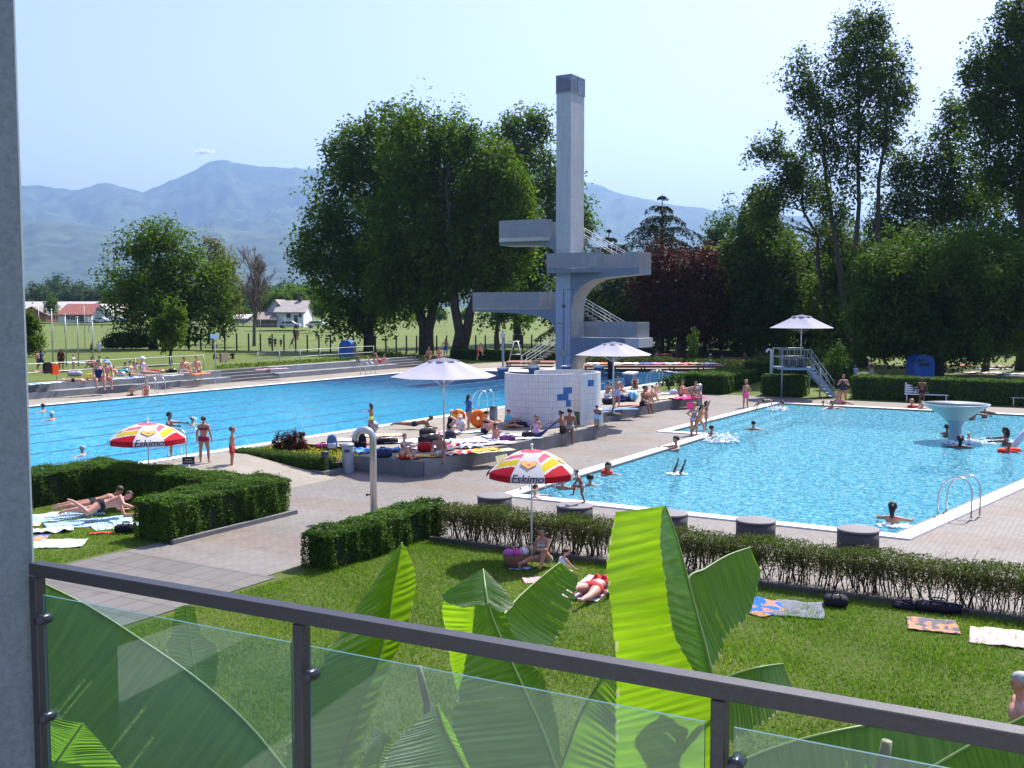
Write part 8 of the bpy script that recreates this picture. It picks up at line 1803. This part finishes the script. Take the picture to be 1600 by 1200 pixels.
plant("banana plant left of the railing's middle post, one dark leaf slanting behind the glass", 250, 4.6, [
  dict(Y=3.9, m=[(38, 898, 0), (130, 943, 0), (220, 1000, 0), (310, 1063, 0), (390, 1135, 0), (462, 1225, 0)], l=[(30, 950, .25), (60, 1050, .5), (100, 1140, .6), (190, 1220, .6), (300, 1260, .5), (440, 1270, .3)], bl=.04, r0=.010, dk='l'),
  dict(Y=5.0, m=[(289, 945, 0), (294, 985, 0), (301, 1030, 0), (309, 1070, -.02)], l=[(274, 950, .1), (268, 985, .15), (262, 1020, .2), (306, 1073, .0)], r=[(304, 948, -.10), (314, 985, -.15), (342, 1020, -.25), (330, 1093, -.1)], r0=.007, t=.01, pet=False, dk='lr', ex=.25),
  dict(Y=3.6, m=[(60, 1230, 0), (95, 1180, 0), (130, 1130, 0)][::-1], l=[(78, 1120, 0), (76, 1165, 0), (70, 1230, 0)], r=[(140, 1140, 0), (170, 1175, .0), (215, 1230, 0)], pet=False, r0=.006)])
plant("banana plant in the middle with a folded pale leaf tip and tall torn leaves", 660, 4.7, [
  dict(Y=4.8, m=[(628, 847, .45), (614, 920, .36), (600, 1000, .24), (565, 1100, .10), (522, 1215, -.1)], l=[(624, 851, .03), (547, 965, .5), (494, 1052, .62), (462, 1130, .6), (428, 1225, .5)], r=[(632, 852, .0), (650, 905, -.02), (633, 985, -.0), (592, 1085, .02), (550, 1210, .05)], t=.03, rag=.10, bl=.03, dk='lr', tg={'r': -.45}),
  dict(Y=4.3, m=[(755, 890, 0), (764, 950, 0), (789, 1012, 0), (824, 1090, 0), (850, 1150, 0), (874, 1220, 0)], l=[(750, 892, 0), (738, 985, .05), (724, 1045, .3), (712, 1105, .38), (700, 1165, .4), (692, 1240, .4)], mx=[(750, 893, .0), (742, 940, .0), (738, 985, 0), (730, 1030, 0), (718, 1075, .0)], x=[(740, 900, .02), (694, 938, .03), (696, 985, .04), (705, 1040, .03), (714, 1080, .0)], r=[(758, 891, .0), (785, 950, .1), (812, 1012, .1), (850, 1062, .0), (869, 1120, -.1), (878, 1200, -.1)], t=.01, bl=.02, dk='lr'),
  dict(Y=4.22, m=[(755, 889, 0), (758, 915, -.12), (762, 946, -.18)], l=[(752, 890, 0), (690, 931, -.1), (722, 950, -.24)], r=[(758, 890, 0), (802, 941, -.1), (782, 957, -.24)], r0=.006, pet=False, t=0, rag=.05),
  dict(Y=4.55, m=[(876, 878, .35), (835, 911, .2), (800, 945, .05), (778, 985, -.1), (800, 1060, -.2)], l=[(905, 900, .05), (893, 950, .3), (868, 1000, .42), (835, 1018, .3), (806, 1062, .1)], t=.05, bl=.06, rag=.06, r0=.009, dk='l'),
  dict(Y=3.7, m=[(682, 1102, 0), (697, 1145, 0), (740, 1225, 0)], l=[(680, 1103, 0), (610, 1170, -.25), (585, 1235, -.3)], r=[(686, 1103, 0), (712, 1150, .0), (744, 1225, 0)], r0=.007, bl=.08, dk='l', ex=.3),
  dict(Y=4.4, m=[(587, 1137, 0), (600, 1160, .05), (580, 1230, .1)], l=[(588, 1137, 0), (622, 1165, .2), (600, 1230, .2)], r=[(585, 1138, 0), (570, 1180, .1), (520, 1230, .1)], r0=.005, pet=False, dk='lr')],
  stubs=[((654, 1041, 4.6), (668, 1100, 4.6), .016)])
plant("banana plant at the right with one huge backlit yellow green leaf above the handrail", 1050, 4.9, [
  dict(Y=4.5, m=[(1040, 790, 0), (1060, 850, 0), (1083, 940, 0), (1101, 1010, 0), (1114, 1066, 0), (1122, 1130, 0), (1128, 1215, 0)], l=[(962, 800, .05), (948, 880, .02), (956, 960, -.02), (963, 1040, 0), (962, 1110, .0), (962, 1160, 0), (962, 1230, 0)], r=[(1034, 796, -.06), (1032, 860, -.25), (1042, 930, -.32), (1053, 990, -.3), (1082, 1045, -.14), (1117, 1100, -.02), (1128, 1200, .0)], t=.0, rag=.02, bl=.03, br=-.02, r0=.02),
  dict(Y=4.9, m=[(1173, 855, .25), (1137, 868, .15), (1102, 889, .05), (1074, 908, -.03), (1075, 985, -.2)], l=[(1190, 893, .15), (1168, 965, .38), (1140, 985, .42), (1122, 1030, .3), (1092, 1050, .1)], t=.03, bl=.05, rag=.07, r0=.012, dk='l', ex=.12),
  dict(Y=4.6, m=[(1224, 1037, .1), (1190, 1042, 0), (1150, 1053, 0), (1113, 1068, 0)], l=[(1242, 1082, .3), (1205, 1122, .45), (1160, 1148, .5), (1118, 1175, .4)], t=.02, bl=.03, rag=.05, r0=.010, dk='l'),
  dict(Y=3.7, m=[(1512, 1127, .2), (1420, 1125, .1), (1312, 1141, 0), (1215, 1167, 0), (1140, 1200, 0), (1090, 1240, 0)], l=[(1540, 1260, .4), (1440, 1280, .6), (1330, 1290, .6), (1240, 1290, .5), (1180, 1290, .4), (1120, 1290, .3)], bl=.02, r0=.010, dk='l'),
  dict(Y=3.3, m=[(1640, 1100, 0), (1560, 1140, 0), (1480, 1185, 0), (1400, 1235, 0)], l=[(1660, 1240, .3), (1600, 1270, .4), (1520, 1290, .4), (1440, 1300, .4)], r0=.008, pet=False, dk='l'),
  dict(Y=5.3, m=[(966, 1020, 0), (935, 1068, 0), (903, 1125, 0), (868, 1225, 0)], l=[(985, 1080, .1), (985, 1130, .25), (980, 1180, .3), (960, 1240, .3)], t=.08, bl=.05, r0=.010, dk='l')],
  stubs=[((1386, 1157, 3.5), (1374, 1225, 3.5), .022)])
# ================================================================ haze: one closed box of thin air round everything
def haze():
    b = MB(); S = 17000; b.box((0, 0, (1480-25)/2), (2*S, 2*S, 1505)); m = bpy.data.materials.new("haze_air"); m.use_nodes = True; nt = m.node_tree
    nt.nodes.remove(nt.nodes['Principled BSDF']); v = nt.nodes.new('ShaderNodeVolumePrincipled'); v.inputs['Color'].default_value = (.30, .50, .80, 1); v.inputs['Density'].default_value = 1.2e-4; v.inputs['Anisotropy'].default_value = .3
    nt.links.new(v.outputs[0], nt.nodes['Material Output'].inputs['Volume']); o = b.build("haze", m); tag(o, kind='stuff', label="thin blue summer haze over the valley", cat="haze")
haze()
